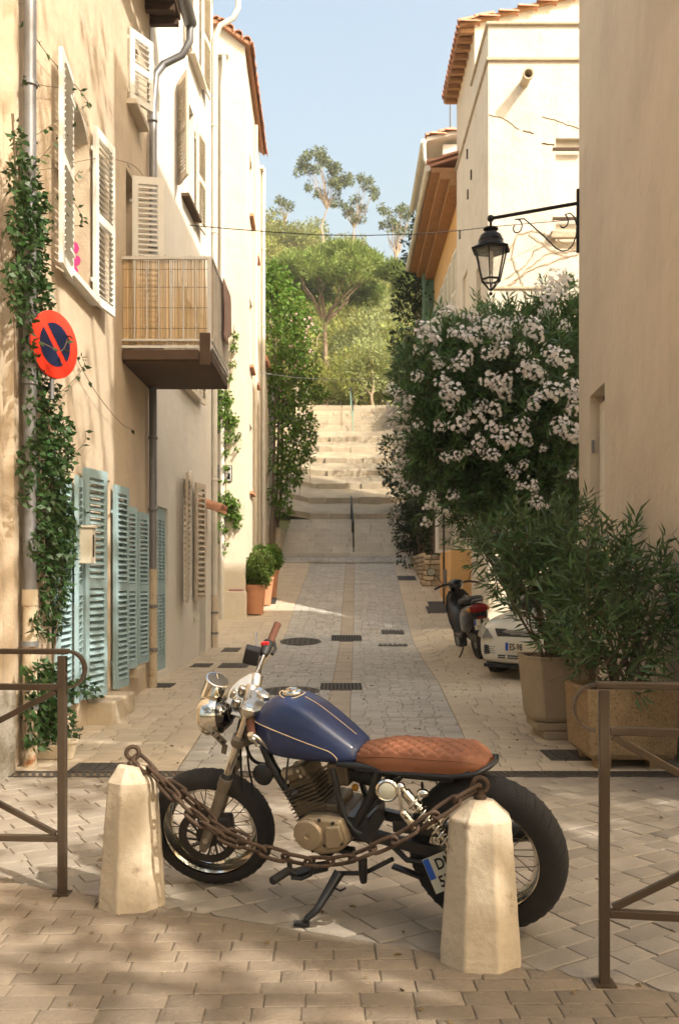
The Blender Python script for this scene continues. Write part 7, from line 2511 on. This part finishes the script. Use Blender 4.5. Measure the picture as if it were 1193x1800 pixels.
def sloft(secs, name, m, par=sc_, **k):
    """rounded sections: (x, z centre, half width, half height)"""
    rings = []
    for x, zc, hw, hh in secs:
        rings.append([Vector((x, hw * (abs(math.cos(a)) ** .7) * (1 if math.cos(a) > 0 else -1), zc + hh * (abs(math.sin(a)) ** .7) * (1 if math.sin(a) > 0 else -1))) for a in [2 * math.pi * j / 16 for j in range(16)]])
    return sp(MB().loft(rings), name, m, par, smooth=60, **k)
sloft([(-.36, .70, .06, .05), (-.30, .68, .12, .10), (-.10, .62, .17, .17), (.15, .56, .18, .20), (.35, .50, .16, .20), (.42, .46, .13, .18)], 'rear_body', sblk)
sloft([(-.22, .83, .10, .03), (-.1, .84, .14, .05), (.2, .82, .15, .05), (.45, .80, .12, .05), (.55, .76, .08, .05)], 'seat', BK['blackp'])
sp(MB().box(.35, .88, -.16, .16, .28, .36), 'floor', sgr, bevel=.03)
fsh = []
for x, z, hw in ((.84, .32, .16), (.90, .50, .20), (.96, .72, .21), (1.02, .88, .17), (1.05, .96, .11)):
    fsh.append([Vector((x, -hw, z)), Vector((x + .07, -hw * .5, z)), Vector((x + .10, 0, z)), Vector((x + .07, hw * .5, z)), Vector((x, hw, z)), Vector((x - .03, hw * .8, z)), Vector((x - .03, -hw * .8, z))])
sp(MB().loft(fsh), 'leg_shield', sblk, smooth=50)
fd = [[Vector((1.27 + math.cos(a) * r, y, .25 + math.sin(a) * r)) for a in [R(20 + 14 * j) for j in range(11)]] for y, r in ((-.07, .26), (0, .295), (.07, .26))]
sp(MB().loft(fd, closed=False), 'mudguard', sblk, smooth=60)
sp(MB().tube([(1.26, .06, .25), (1.10, .05, .62), (1.03, 0, .9), (.98, 0, 1.04)], .025, 8), 'fork', sgr, smooth=40)
sloft([(.86, 1.02, .05, .03), (.92, 1.05, .10, .06), (1.0, 1.05, .12, .07), (1.08, 1.0, .08, .06)], 'headset', sblk)
hb = sp(MB().tube([(.90, .34, 1.02), (.95, .2, 1.06), (1.0, 0, 1.06), (.95, -.2, 1.06), (.90, -.34, 1.02)], .016, 8), 'handlebar', BK['blackp'], smooth=40)
for s in (1, -1):
    sp(MB().tube([(.97, s * .2, 1.07), (.99, s * .25, 1.18), (.98, s * .32, 1.25)], .007, 6), 'mirror_stem', BK['blackp'], hb)
    sp(MB().lathe([(.02, -.012), (.055, -.008), (.058, .0), (.052, .004)], 18, Matrix.Translation((.97, s * .34, 1.28)) @ Matrix.Rotation(R(-90), 4, 'Y') @ Matrix.Diagonal((1, 1.25, 1, 1))), 'mirror', BK['blackp'], hb, smooth=40)
    sp(MB().lathe([(.05, .0045), (.001, .0048)], 16, Matrix.Translation((.97, s * .34, 1.28)) @ Matrix.Rotation(R(-90), 4, 'Y') @ Matrix.Diagonal((1, 1.25, 1, 1)), cap=False), 'mirror_glass', BK['lens'], hb)
tlm = mat('red_tail_lens', (.22, .012, .010), .2, var=.1, local=True)
sloft([(-.375, .72, .085, .045), (-.35, .72, .12, .06), (-.30, .72, .125, .065)], 'tail_light', tlm)
for s in (1, -1):
    sp(MB().ball((-.31, s * .13, .71), .04, 8, (1.2, .7, .8)), 'indicator', enamel('amber_lens', (.55, .22, .04), .25), smooth=60)
sp(MB().tube([(-.26, -.07, .80), (-.36, -.07, .84), (-.38, 0, .845), (-.36, .07, .84), (-.26, .07, .80)], .014, 8), 'grab_rail', MT['zinc'], smooth=40)
PB = Matrix(((0, 0, -1, -.40), (-1, 0, 0, .105), (0, 1, 0, .44), (0, 0, 0, 1)))
spl = sp(MB().box(0, .21, 0, .14, -.004, .002, PB), 'number_plate', BK['plate'], bevel=.001)
sp(MB().box(.002, .026, .06, .138, .0022, .003, PB), 'plate_band', BK['blue'], spl)
text('EB', .055, PB @ Matrix.Translation((.085, .078, .0025)), BK['ink'], spl, sx=.8)
text('370 93', .055, PB @ Matrix.Translation((.032, .016, .0025)), BK['ink'], spl, sx=.8)
sp(MB().beam((-.32, 0, .62), (-.385, 0, .50), .16, .02, up=(0, 1, 0)), 'tail_bracket', BK['blackp'])
sp(MB().box(-.42, -.38, -.05, .05, .585, .612), 'plate_light', tlm)
sloft([(-.22, .27, .05, .05), (-.05, .30, .07, .08), (.25, .32, .08, .09), (.42, .30, .06, .06)], 'engine', sgr)
sp(MB().tube([(-.30, -.16, .30), (.05, -.16, .28), (.3, -.12, .25)], [.055, .055, .025], 12), 'exhaust', sgr, smooth=40)
sp(MB().tube([(.38, .10, .27), (.30, .20, .09), (.24, .26, .035)], .012, 8), 'side_stand', BK['blackp'], smooth=40)
sp(MB().box(.20, .28, .23, .29, .015, .03), 'stand_foot', BK['blackp'])
